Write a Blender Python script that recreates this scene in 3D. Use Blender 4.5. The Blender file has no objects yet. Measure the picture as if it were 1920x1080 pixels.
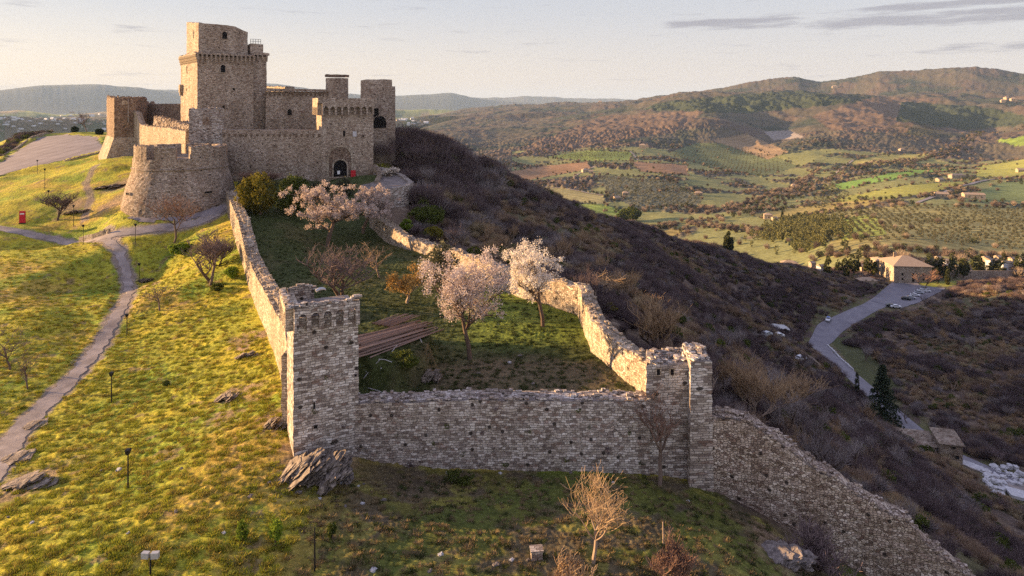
import bpy, bmesh, math, random
import numpy as np
from mathutils import Vector, Matrix
SC = bpy.context.scene
# ------------------------------------------------------------------ camera, sky, sun, exposure
PITCH = 0.0; HROW = 195.0           # level camera, lens shifted down: uprights stay upright
FPX = 1200.0                      # focal length in photo pixels (photo 1920 wide)
CP, SP = math.cos(PITCH), math.sin(PITCH)
cam = bpy.data.cameras.new('camera'); camo = bpy.data.objects.new('camera', cam)
SC.collection.objects.link(camo); SC.camera = camo
cam.sensor_width = 36.0; cam.lens = 36.0 * FPX / 1920.0
cam.clip_start = 0.5; cam.clip_end = 120000.0
cam.shift_y = -(540.0 - HROW) / 1920.0
camo.location = (0, 0, 0); camo.rotation_euler = (math.pi / 2 - PITCH, 0, 0)

SUN_EL = math.radians(9.5); SUN_AZ = math.radians(-81.0)      # azimuth measured from +Y towards +X
world = bpy.data.worlds.new('World'); SC.world = world; world.use_nodes = True
nt = world.node_tree; N = nt.nodes; L = nt.links
for n in list(N): N.remove(n)
def wn(t, **k):
    n = N.new(t)
    for a, b in k.items(): setattr(n, a, b)
    return n
def wmath(op, a, b=None, c=None):
    n = wn('ShaderNodeMath', operation=op)
    for i, v in enumerate((a, b, c)):
        if v is None: continue
        if isinstance(v, (int, float)): n.inputs[i].default_value = v
        else: L.new(v, n.inputs[i])
    return n.outputs[0]
out = wn('ShaderNodeOutputWorld'); bg = wn('ShaderNodeBackground'); L.new(bg.outputs[0], out.inputs[0])
sky = wn('ShaderNodeTexSky', sky_type='NISHITA', sun_disc=False, sun_elevation=SUN_EL,
         sun_rotation=SUN_AZ, altitude=500.0, air_density=1.0, dust_density=2.5, ozone_density=1.5)
bg.inputs[1].default_value = 0.068
geo = wn('ShaderNodeTexCoord'); sep = wn('ShaderNodeSeparateXYZ'); L.new(geo.outputs['Generated'], sep.inputs[0])
el = wmath('ARCSINE', sep.outputs[2])
az = wmath('ARCTAN2', sep.outputs[0], sep.outputs[1])
cmb = wn('ShaderNodeCombineXYZ'); L.new(wmath('MULTIPLY', az, 5.0), cmb.inputs[0]); L.new(wmath('MULTIPLY', el, 52.0), cmb.inputs[1])
nz = wn('ShaderNodeTexNoise'); nz.inputs['Scale'].default_value = 1.6; nz.inputs['Detail'].default_value = 9; nz.inputs['Roughness'].default_value = 0.62
L.new(cmb.outputs[0], nz.inputs['Vector'])
def band(a0, a1, e0, ew, soft=0.05):
    m = wn('ShaderNodeMapRange', interpolation_type='SMOOTHSTEP'); L.new(az, m.inputs[0]); m.inputs[1].default_value = a0 - soft; m.inputs[2].default_value = a0 + soft
    m2 = wn('ShaderNodeMapRange', interpolation_type='SMOOTHSTEP'); L.new(az, m2.inputs[0]); m2.inputs[1].default_value = a1 + soft; m2.inputs[2].default_value = a1 - soft
    g = wmath('DIVIDE', wmath('SUBTRACT', el, e0), ew); g = wmath('POWER', 2.718, wmath('MULTIPLY', wmath('MULTIPLY', g, g), -1.0))
    return wmath('MULTIPLY', wmath('MULTIPLY', m.outputs[0], m2.outputs[0]), g)
R = math.radians
b = band(R(13.0), R(24.5), R(6.85), R(0.50), R(1.6))
b = wmath('MAXIMUM', b, band(R(24.5), R(60), R(6.35), R(0.62), R(3.0)))
b = wmath('MAXIMUM', b, band(R(29), R(60), R(7.35), R(0.36), R(2.5)))
b = wmath('MAXIMUM', b, wmath('MULTIPLY', band(R(33), R(60), R(4.2), R(0.35), R(2)), 0.62))
cl = wmath('ADD', wmath('MULTIPLY', b, 0.62), wmath('MULTIPLY', wmath('SUBTRACT', nz.outputs[0], 0.5), 2.1))
cr = wn('ShaderNodeMapRange', interpolation_type='SMOOTHSTEP'); L.new(cl, cr.inputs[0]); cr.inputs[1].default_value = 0.14; cr.inputs[2].default_value = 0.62
# a thin high veil whitens the sky in view; warmer towards the sun
veilw = wn('ShaderNodeMapRange', interpolation_type='SMOOTHSTEP'); L.new(az, veilw.inputs[0]); veilw.inputs[1].default_value = R(-50); veilw.inputs[2].default_value = R(40)
vc = wn('ShaderNodeMix', data_type='RGBA'); L.new(veilw.outputs[0], vc.inputs[0])
vc.inputs[6].default_value = (4.9, 4.0, 3.2, 1); vc.inputs[7].default_value = (3.7, 3.25, 3.1, 1)
velev = wn('ShaderNodeMapRange', interpolation_type='SMOOTHSTEP'); L.new(el, velev.inputs[0]); velev.inputs[1].default_value = R(0); velev.inputs[2].default_value = R(10)
vt = wn('ShaderNodeMix', data_type='RGBA'); L.new(velev.outputs[0], vt.inputs[0]); L.new(vc.outputs[2], vt.inputs[6]); vt.inputs[7].default_value = (3.0, 2.98, 3.2, 1)
veil = wn('ShaderNodeMix', data_type='RGBA'); veil.inputs[0].default_value = 0.84
hi = wn('ShaderNodeMapRange', interpolation_type='SMOOTHSTEP'); L.new(el, hi.inputs[0]); hi.inputs[1].default_value = R(9); hi.inputs[2].default_value = R(38)
vz = wn('ShaderNodeMix', data_type='RGBA'); L.new(hi.outputs[0], vz.inputs[0]); L.new(vt.outputs[2], vz.inputs[6]); vz.inputs[7].default_value = (2.7, 2.75, 4.1, 1)  # upper sky, out of frame, tinted violet to colour the shade
L.new(sky.outputs[0], veil.inputs[6]); L.new(vz.outputs[2], veil.inputs[7])
cloud = wn('ShaderNodeMix', data_type='RGBA'); L.new(wmath('MULTIPLY', cr.outputs[0], 0.74), cloud.inputs[0])
L.new(veil.outputs[2], cloud.inputs[6]); cloud.inputs[7].default_value = (1.55, 1.50, 1.75, 1)
L.new(cloud.outputs[2], bg.inputs[0])

sun = bpy.data.lights.new('sun', 'SUN'); suno = bpy.data.objects.new('sun', sun); SC.collection.objects.link(suno)
sun.energy = 5.0; sun.angle = R(0.6); sun.color = (1.0, 0.64, 0.31)
sd = Vector((math.sin(SUN_AZ) * math.cos(SUN_EL), math.cos(SUN_AZ) * math.cos(SUN_EL), math.sin(SUN_EL)))
suno.rotation_euler = sd.to_track_quat('Z', 'Y').to_euler()
SC.view_settings.view_transform = 'Standard'; SC.view_settings.look = 'None'
SC.view_settings.exposure = 1.76; SC.view_settings.gamma = 1.0; SC.view_settings.use_curve_mapping = False
SC.render.engine = 'CYCLES'
SC.cycles.max_bounces = 5; SC.cycles.diffuse_bounces = 2; SC.cycles.glossy_bounces = 2
SC.cycles.volume_bounces = 0; SC.cycles.use_denoising = False

# ------------------------------------------------------------------ measuring helpers
rng = np.random.default_rng(7); random.seed(7)
def ray(px, py):
    u = (px - 960.0) / FPX; v = -(py - HROW) / FPX
    return u, CP + v * SP, -SP + v * CP
def P(px, py, Y):
    u, a, b = ray(px, py); return Vector((u * Y / a, Y, b * Y / a))
def PZ(px, py, z):
    u, a, b = ray(px, py); return Vector((u * z / b, a * z / b, z))
def Zat(x, y, py):
    "height whose image row is py for a point above plan position (x, y)"
    u, a, b = ray(960, py); return y * b / a
def pix(x, y, z):
    fy = y * CP - z * SP; up = y * SP + z * CP
    return 960 + FPX * x / fy, HROW - FPX * up / fy

# ------------------------------------------------------------------ noise
_perm = rng.permutation(4096).astype(np.int64)
_ga = rng.random(4096) * 2 * np.pi
def perlin(x, y, seed=0):
    x = np.asarray(x, float) + seed * 17.31; y = np.asarray(y, float) + seed * 9.77
    xi = np.floor(x).astype(np.int64); yi = np.floor(y).astype(np.int64); xf = x - xi; yf = y - yi
    def g(ix, iy, dx, dy):
        h = _perm[(_perm[ix & 4095] + iy) & 4095]; a = _ga[h]; return np.cos(a) * dx + np.sin(a) * dy
    u = xf * xf * xf * (xf * (xf * 6 - 15) + 10); v = yf * yf * yf * (yf * (yf * 6 - 15) + 10)
    a = g(xi, yi, xf, yf); b_ = g(xi + 1, yi, xf - 1, yf); c = g(xi, yi + 1, xf, yf - 1); d = g(xi + 1, yi + 1, xf - 1, yf - 1)
    return ((a + u * (b_ - a)) * (1 - v) + (c + u * (d - c)) * v) * 1.5
def fbm(x, y, o=4, seed=0, gain=0.5):
    s = 0; a = 1.0; f = 1.0
    for i in range(o):
        s = s + a * perlin(x * f, y * f, seed + i * 3); a *= gain; f *= 2.03
    return s
def sst(a, b_, x):
    t = np.clip((x - a) / (b_ - a), 0, 1); return t * t * (3 - 2 * t)

# ------------------------------------------------------------------ terrain
class TPS:
    def __init__(s, pts, vals, lam=0.0):
        s.p = np.array(pts, float); n = len(s.p)
        d2 = ((s.p[:, None] - s.p[None]) ** 2).sum(2); K = 0.5 * d2 * np.log(d2 + 1e-9) + lam * np.eye(n)
        Q = np.c_[np.ones(n), s.p]; A = np.block([[K, Q], [Q.T, np.zeros((3, 3))]])
        s.w = np.linalg.solve(A, np.r_[np.array(vals, float), 0, 0, 0])
    def __call__(s, x, y):
        x = np.asarray(x, float); y = np.asarray(y, float); sh = x.shape; x = x.ravel(); y = y.ravel()
        o = s.w[-3] + s.w[-2] * x + s.w[-1] * y
        for (a, b_), w in zip(s.p, s.w[:-3]):
            d2 = (x - a) ** 2 + (y - b_) ** 2; o += w * 0.5 * d2 * np.log(d2 + 1e-9)
        return o.reshape(sh)

HILL = [(0,1080,38),(300,1080,37.6),(590,1075,38.8),(900,1080,39.5),(1200,1080,40.5),(1420,1080,41.5),
 (240,915,48.5),(470,900,48),(560,850,51),(650,868,52.8),(800,885,53),(1050,885,53.4),(1300,905,53.5),(1400,950,52),(1500,1000,51),(1600,1075,50),
 (209,755,66),(238,630,86),(261,530,112),(156,458,129),(0,430,130),(0,330,175),(0,440,127),(0,560,98),(0,700,72),(0,850,55),
 (100,600,89),(100,500,110),(70,325,180),(100,300,200),(150,251,305),(30,288,230),(0,272,285),(190,250,290),(100,252,320),(230,395,133),(200,310,168),
 (130,350,157),(300,420,128),(400,420,130),(400,560,95),(440,700,70),(520,790,57),(380,800,58),
 (745,262,190),(830,290,208),(830,350,172),(770,350,160),(900,330,237),(900,430,145),(830,450,125),(1000,383,262),(1000,480,125),(1100,510,117),
 (1150,428,305),(1150,570,98),(1300,466,335),(1300,560,190),(1200,500,185),(1300,660,104),(1240,660,82),(1400,720,103),(1400,600,190),(1450,502,350),
 (1440,620,232),(1500,720,172),(1500,640,250),(1550,800,115),(1640,920,76),(1700,850,138),(1800,1000,97),(1900,1080,82),(1900,1000,112),
 (1540,650,240),(1600,700,209),(1640,740,193),(1700,800,173),(1800,860,154),(1900,900,144),(1600,600,270),(1660,560,300),(1740,545,312),
 (1690,510,342),(1850,525,338),(1920,515,348),(1700,650,236),(1750,620,250),(1850,580,268),(1880,540,292),(1800,700,208),(1900,700,203),
 (1850,800,174),(1900,640,233)]
hp = [P(*h) for h in HILL]; hx = [(p.x, p.y) for p in hp]; hz = [p.z for p in hp]
for x, y, z in [(-18,128,-23.5),(-22,150,-19.5),(-56,150,-19.5),(-84,165,-17),(-45,175,-14),(-26,185,-12.5),(-68,200,-13),(-102,230,-15),
                (-110,50,-40),(-95,20,-42),(-190,120,-50),(-290,220,-62),(-370,330,-80),(-225,350,-34),(-170,420,-60),(-68,300,-42),(-26,260,-40),(40,340,-100),
                (-80,500,-180),(-300,520,-160),(100,440,-155),(170,430,-135),(60,520,-200),(240,420,-105),(350,440,-110),(280,560,-180),(0,0,-44),(60,0,-60),(60,30,-42),(150,30,-78),(-40,0,-46),
                (320,300,-80),(320,150,-74),(235,80,-80)]:
    hx.append((x, y)); hz.append(z)
LWBASE = [P(px, py, z_ / (ray(px, py)[2] / ray(px, py)[1])) for px, py, z_ in ((541,780,-27.9),(533,733,-28.3),(515,666,-29.0),(499,624,-29.3),(488,600,-29.1),(478,569,-28.8),(462,527,-28.0),(447,481,-26.4),(436,431,-24.0),(424,380,-21.2))]
for q in LWBASE: hx.append((q.x, q.y)); hz.append(q.z)
hillT = TPS([(a / 100, b_ / 100) for a, b_ in hx], hz, 0.002)
COURT = [(480,400,124),(560,400,128),(640,440,118),(520,500,100),(650,500,100),(750,490,104),(600,560,85),(850,600,79),(1000,600,76.5),(900,700,61.5),
 (1100,725,58.5),(700,720,59),(1060,640,70),(600,640,70),(640,345,147),(560,360,140),(700,345,147),(690,440,121)]
cp_ = [P(*h) for h in COURT]
courtT = TPS([(p.x / 30, p.y / 30) for p in cp_], [p.z for p in cp_], 0.01)
VAL = [(1000,330,1480),(1100,395,1000),(1130,360,1220),(900,270,2400),(850,222,4300),(980,207,4800),(1100,195,5200),(1220,182,5200),(1300,172,4600),
 (1300,262,2200),(1350,222,2600),(1400,262,2380),(1460,246,2620),(1780,217,2950),(1860,237,2780),(1350,400,950),(1500,330,1480),(1200,420,900),(1400,440,740),(1500,470,600),(1650,470,470),(1900,478,480),
 (1600,430,640),(1800,430,620),(1920,430,620),(1700,385,860),(1900,385,860),(1800,360,980),(1700,335,1200),(1900,335,1180),(1550,370,1100),
 (1850,300,1650),(1700,300,1650),(1600,270,2000),(1850,262,2150),(1500,262,2150),(1700,215,2900),(1500,205,2900),(1600,172,3500),(1700,168,3700),(1850,170,3500),(1450,168,3800),
 (1350,172,4000),(1920,178,3300),(1700,215,2700),(1900,230,2600),(1450,350,1330),(1300,330,1450),(1150,310,1620),(1100,260,2300),(1000,275,2150),(950,245,3000),
 (790,250,2900),(880,232,3600),(880,285,2100),(800,290,2000),(760,228,6500),(850,207,9000),(950,200,9000),(1000,305,1750),(920,300,1700),(1050,360,1250),(1250,380,1080)]
vx = []; vz = []
for h in VAL:
    p = P(*h); vx.append((math.atan2(p.x, p.y) * 3, math.log(math.hypot(p.x, p.y)))); vz.append(p.z)
def vadd(azd, d, z): vx.append((math.radians(azd) * 3, math.log(d))); vz.append(z)
for a in (-60, -45, -32, -20):
    for d in (900, 2000, 3500, 6000, 9000): vadd(a, d, -290 if d > 1500 else -255)
vadd(-8, 900, -240); vadd(-12, 2000, -270); vadd(-8, 9000, -280); vadd(-13, 5000, -285)
for a in (-60, -30, -12): vadd(a, 400, -220)
for a, z in ((2, -150), (12, -140), (20, -115)): vadd(a, 500, z - 25)
for a in (48, 60): vadd(a, 500, -95); vadd(a, 1200, -110); vadd(a, 2500, 20); vadd(a, 4500, 120); vadd(a, 300, -80)
for a in (10, 20, 30, 40): vadd(a, 260, -120)
for a in (6, 12, 20, 30, 40): vadd(a, 5000, 20 if a > 11 else -20); vadd(a, 9000, -60)
valT = TPS(vx, vz, 0.002)
RIDGES = [(19000, 2600, [(-900,175),(-300,176),(0,168),(100,159),(180,157),(260,163),(330,172),(400,176),(460,160),(520,155),(600,170),(700,180),(760,178),(800,177),(840,171),(880,182),(950,190),(1100,197),(1300,202),(2400,202)]),
          (24000, 1800, [(-900,172),(100,172),(300,166),(450,167),(600,175),(760,183),(900,183),(1000,179),(1100,184),(1200,186),(1400,192),(2400,192)]),
          (6000, 800, [(-900,230),(700,230),(1000,212),(1150,197),(1250,181),(1300,173),(1350,162),(1420,150),(1480,142),(1500,143),(1530,152),(1545,154),(1580,147),(1650,131),(1700,130),(1720,128),(1760,128),(1780,124),(1830,125),(1880,132),(1920,135),(2100,140),(2500,150)])]
RT = []
for D, wdt, prof in RIDGES:
    a_ = []; z_ = []
    fx = np.linspace(prof[0][0], prof[-1][0], 260); fy = np.interp(fx, [q[0] for q in prof], [q[1] for q in prof])
    ker = np.hanning(7); ker /= ker.sum(); fy = np.convolve(np.pad(fy, 3, 'edge'), ker, 'valid')
    for px, py in zip(fx, fy):
        p = P(px, py, D); a_.append(math.atan2(p.x, p.y)); z_.append(p.z * D / math.hypot(p.x, p.y))
    RT.append((D, wdt, np.array(a_), np.array(z_)))
def inpoly(x, y, poly):
    x = np.asarray(x, float); y = np.asarray(y, float); c = np.zeros(x.shape, bool); n = len(poly)
    for i in range(n):
        x1, y1 = poly[i]; x2, y2 = poly[(i + 1) % n]
        if y1 == y2: continue
        c ^= ((y1 > y) != (y2 > y)) & (x < (x2 - x1) * (y - y1) / (y2 - y1) + x1)
    return c
def pdist(x, y, line, closed=False):
    d = np.full(np.shape(x), 1e9); n = len(line)
    for i in range(n if closed else n - 1):
        x1, y1 = line[i]; x2, y2 = line[(i + 1) % n]; dx = x2 - x1; dy = y2 - y1
        t = np.clip(((x - x1) * dx + (y - y1) * dy) / (dx * dx + dy * dy + 1e-12), 0, 1)
        d = np.minimum(d, np.hypot(x - x1 - t * dx, y - y1 - t * dy))
    return d
def XY(*a):
    p = P(*a); return (p.x, p.y)
# plan of the walled court: centre lines of the walls
cA = XY(575,850,53.2); cB = XY(1255,850,54.5); cC = XY(1095,600,77.5); cD = XY(770,475,112); cE = XY(700,420,126)
cF = (LWBASE[-1].x + 0.9, LWBASE[-1].y + 0.4)
CPOLY = [cA, cB, XY(1190,740,59.5), XY(1122,690,67), cC, XY(985,548,86), cD, cE, XY(775,370,142), XY(760,340,150), XY(600,335,152), XY(445,345,146)] + [(q.x + 0.9, q.y + 0.4) for q in LWBASE[::-1]]
MC = XY(715,640,64.5)
def hill(x, y):
    h = hillT(x / 100, y / 100); near = (y > 40) & (y < 175) & (x > -95) & (x < 35)
    if np.any(near):
        xn = x[near]; yn = y[near]; d = pdist(xn, yn, CPOLY, True); ins = inpoly(xn, yn, CPOLY)
        sdist = np.where(ins, d, -d); w = sst(-0.5, 0.5, sdist)
        c = courtT(xn / 30, yn / 30)
        ang = np.arctan2(yn - MC[1], xn - MC[0]); rr = np.hypot((xn - MC[0]) / 1.0, (yn - MC[1]) / 1.15) + 0.5 * np.sin(3 * ang + 1) + 0.3 * fbm(xn / 1.5, yn / 1.5, 2, 5)
        c = c + 2.5 * (1 - sst(5.0, 6.3, rr))
        h[near] = h[near] * (1 - w) + c * w
    return h
def valley(x, y):
    r = np.maximum(np.hypot(x, y), 150.0); a = np.arctan2(x, y)
    v = valT(a * 3, np.log(np.minimum(r, 12000)))
    v = np.where(r > 7000, v * (1 - sst(7000, 11000, r)) + -290 * sst(7000, 11000, r), v)
    # gullies and knolls grow with distance on the hilly right-hand side
    k = sst(900, 2600, r) * sst(-0.22, 0.05, a) * (1 - sst(8000, 12000, r))
    n = fbm(x / 700, y / 700, 5, 3); rg = 1 - np.abs(fbm(x / 520 + 3, y / 900, 4, 11)) * 2
    v = v + k * (24 * n + 15 * (rg - 0.55) - 6) * np.clip(r / 3000, 0.3, 1.6) * (0.55 + 0.45 * sst(0.1, 0.4, a))
    v = v + (1 - k) * 3.0 * fbm(x / 160, y / 160, 3, 8) * sst(400, 900, r)
    for D, wdt, a_, z_ in RT:
        zz = np.interp(a, a_, z_) + (0 if D > 10000 else 0); zz = zz - (500 * (1 - sst(0.02, 0.12, a)) if D < 10000 else 0) + D * 0.0012 * fbm(a * 30, r * 0 + D, 4, 51); g = np.exp(-((r - D) / wdt) ** 2)
        jit = (0.03 if D > 10000 else 0.06)
        nn = zz - (-290 if D > 10000 else -60)
        ez = zz - 12 + (nn * g - nn) * (1 + jit * 0) + nn * (g < 0.995) * jit * fbm(x / (D / 9), y / (D / 9), 5, 21)
        v = np.where(g > 0.004, np.maximum(v, ez), v)
    return v
def H(x, y, fine=True):
    x = np.atleast_1d(np.asarray(x, float)); y = np.atleast_1d(np.asarray(y, float)); r = np.hypot(x, y)
    v = valley(x, y); h = np.full(x.shape, -1e4); m = r < 650
    if np.any(m):
        hh = hill(x[m], y[m])
        if fine:
            # low rolls and gullies on the open slope, small bumps on the turf
            off = sst(60, 140, r[m]) * (1 - roadclear(x[m], y[m]))
            hh = hh + off * 1.2 * fbm(x[m] / 22, y[m] / 22, 3, 31)
            rc = 1 - roadclear(x[m], y[m]); hh = hh + 0.05 * fbm(x[m] / 2.2, y[m] / 2.2, 2, 41) * rc
            tz = 0.5 * perlin(x[m] / 5, y[m] / 5, 43) + 0.6
            hh = hh + (1 - sst(90, 150, r[m])) * rc * np.clip(tz, 0.15, 1.1) * (0.15 * (0.5 - np.abs(perlin(x[m] / .72, y[m] / .6, 44))) + 0.06 * perlin(x[m] / .34, y[m] / .34, 45))
        hh = hh - 900 * sst(520, 650, r[m])
        h[m] = hh
    k = 6.0; e = np.clip((h - v) / k, -30, 30)
    return np.where(h < v - 60, v, np.where(h > v + 60, h, v + k * np.logaddexp(0, e) - 0))
def ZH(x, y): return float(H(x, y)[0])
# carriageway and paths as plan centre lines
def line(pts): return [XY(*p) for p in pts]
ROAD = line([(1692,505,352),(1690,515,338),(1700,530,322),(1680,548,308),(1640,575,287),(1600,592,274),(1555,615,262),(1532,638,246),(1545,665,231),(1585,700,210),(1640,745,191),(1700,797,174),(1770,845,158),(1850,885,148),(1960,930,138),(2080,985,126)])
LOOP = line([(1692,505,352),(1760,516,346),(1850,516,346),(1960,514,349),(2100,516,346)])
LOT = line([(1745,541,316),(1700,566,298),(1660,578,288)])
PLAZA = [XY(*p) for p in [(-260,380,150),(-60,350,165),(30,318,184),(120,300,198),(190,288,208),(200,280,222),(180,268,262),(120,266,290),(75,268,290),(30,286,240),(0,300,212),(-80,322,190),(-260,340,175)]]
TRACK = line([(-260,420,134),(-60,424,132),(30,431,129.5),(120,437,129),(190,450,125.5),(222,470,120),(238,500,114),(243,540,105),(228,580,95.5),(190,640,83),(150,690,74),(90,745,66),(40,800,60),(5,860,54.5),(-40,930,49),(-90,1000,45)])
FORK = line([(190,450,125.5),(260,445,126),(320,436,127.5),(370,425,130),(410,405,134),(425,392,137)])
FORE = line([(228,402,131),(262,421,128.5),(330,427,129),(418,404,133.5),(424,380,137),(330,390,132)])
STEEP = line([(225,455,124),(200,436,129)])
def roadclear(x, y):
    m = (1 - sst(3.5, 8.5, pdist(x, y, ROAD))) * (y > 90)
    m = np.maximum(m, (1 - sst(3.0, 8, pdist(x, y, LOOP))) * (y > 90))
    m = np.maximum(m, (1 - sst(7, 12, pdist(x, y, LOT))))
    m = np.maximum(m, 0.8 * (1 - sst(1.2, 2.6, pdist(x, y, TRACK))))
    m = np.maximum(m, 0.8 * (1 - sst(1.5, 3.0, pdist(x, y, FORK))))
    m = np.maximum(m, inpoly(x, y, PLAZA) * 1.0); m = np.maximum(m, inpoly(x, y, FORE) * 1.0)
    return m
# ground sheet
NA = 1150
azs = np.radians(np.concatenate([np.linspace(-75, -41, 70)[:-1], np.linspace(-41, 41, NA), np.linspace(41, 75, 70)[1:]]))
rs = np.concatenate([np.geomspace(14, 30, 30)[:-1], np.geomspace(30, 160, 560)[:-1], np.geomspace(160, 650, 330)[:-1], np.geomspace(650, 7000, 400)[:-1], np.geomspace(7000, 36000, 70)])
A, RR = np.meshgrid(azs, rs, indexing='ij')
GX = (np.sin(A) * RR).ravel(); GY = (np.cos(A) * RR).ravel()
GZ = H(GX, GY)
# ------------------------------------------------------------------ materials
def mat_new(name):
    m = bpy.data.materials.new(name); m.use_nodes = True; t = m.node_tree
    for n in list(t.nodes): t.nodes.remove(n)
    o = t.nodes.new('ShaderNodeOutputMaterial'); p = t.nodes.new('ShaderNodeBsdfPrincipled'); t.links.new(p.outputs[0], o.inputs[0])
    p.inputs['Roughness'].default_value = 0.9; p.inputs['Specular IOR Level'].default_value = 0.15
    return m, t, p
class NT:
    "terse node writing"
    def __init__(s, t): s.t = t
    def n(s, typ, ins=None, **k):
        n = s.t.nodes.new(typ)
        for a, b_ in k.items(): setattr(n, a, b_)
        for a, b_ in (ins or {}).items(): s.set(n.inputs[a], b_)
        return n
    def set(s, i, v):
        if isinstance(v, bpy.types.NodeSocket): s.t.links.new(v, i)
        else: i.default_value = v
    def math(s, op, a, b_=0.0, c=0.0): return s.n('ShaderNodeMath', {0: a, 1: b_, 2: c}, operation=op).outputs[0]
    def noise(s, vec, sc, det=4, ro=0.55): return s.n('ShaderNodeTexNoise', {'Vector': vec, 'Scale': sc, 'Detail': det, 'Roughness': ro}).outputs[0]
    def rng(s, v, a, b_, c=0.0, d=1.0): return s.n('ShaderNodeMapRange', {0: v, 1: a, 2: b_, 3: c, 4: d}).outputs[0]
    def mix(s, f, a, b_, mode='MIX'): return s.n('ShaderNodeMix', {0: f, 6: a, 7: b_}, data_type='RGBA', blend_type=mode).outputs[2]
    def bump(s, h, st, dist): return s.n('ShaderNodeBump', {'Height': h, 'Strength': st, 'Distance': dist}).outputs[0]
    def coord(s, which='Object'): return s.n('ShaderNodeTexCoord').outputs[which]
def c4(r, g, b_): return (r, g, b_, 1.0)

def plain(name, col, rough=0.8, var=0.15, scale=6.0, metal=0.0):
    m, t, p = mat_new(name); k = NT(t); v = k.noise(k.coord(), scale, 5)
    col = c4(*col); k.set(p.inputs['Base Color'], k.mix(k.rng(v, 0.3, 0.7), c4(*[x * (1 - var) for x in col[:3]]), c4(*[min(1, x * (1 + var)) for x in col[:3]])))
    p.inputs['Roughness'].default_value = rough; p.inputs['Metallic'].default_value = metal; return m

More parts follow.
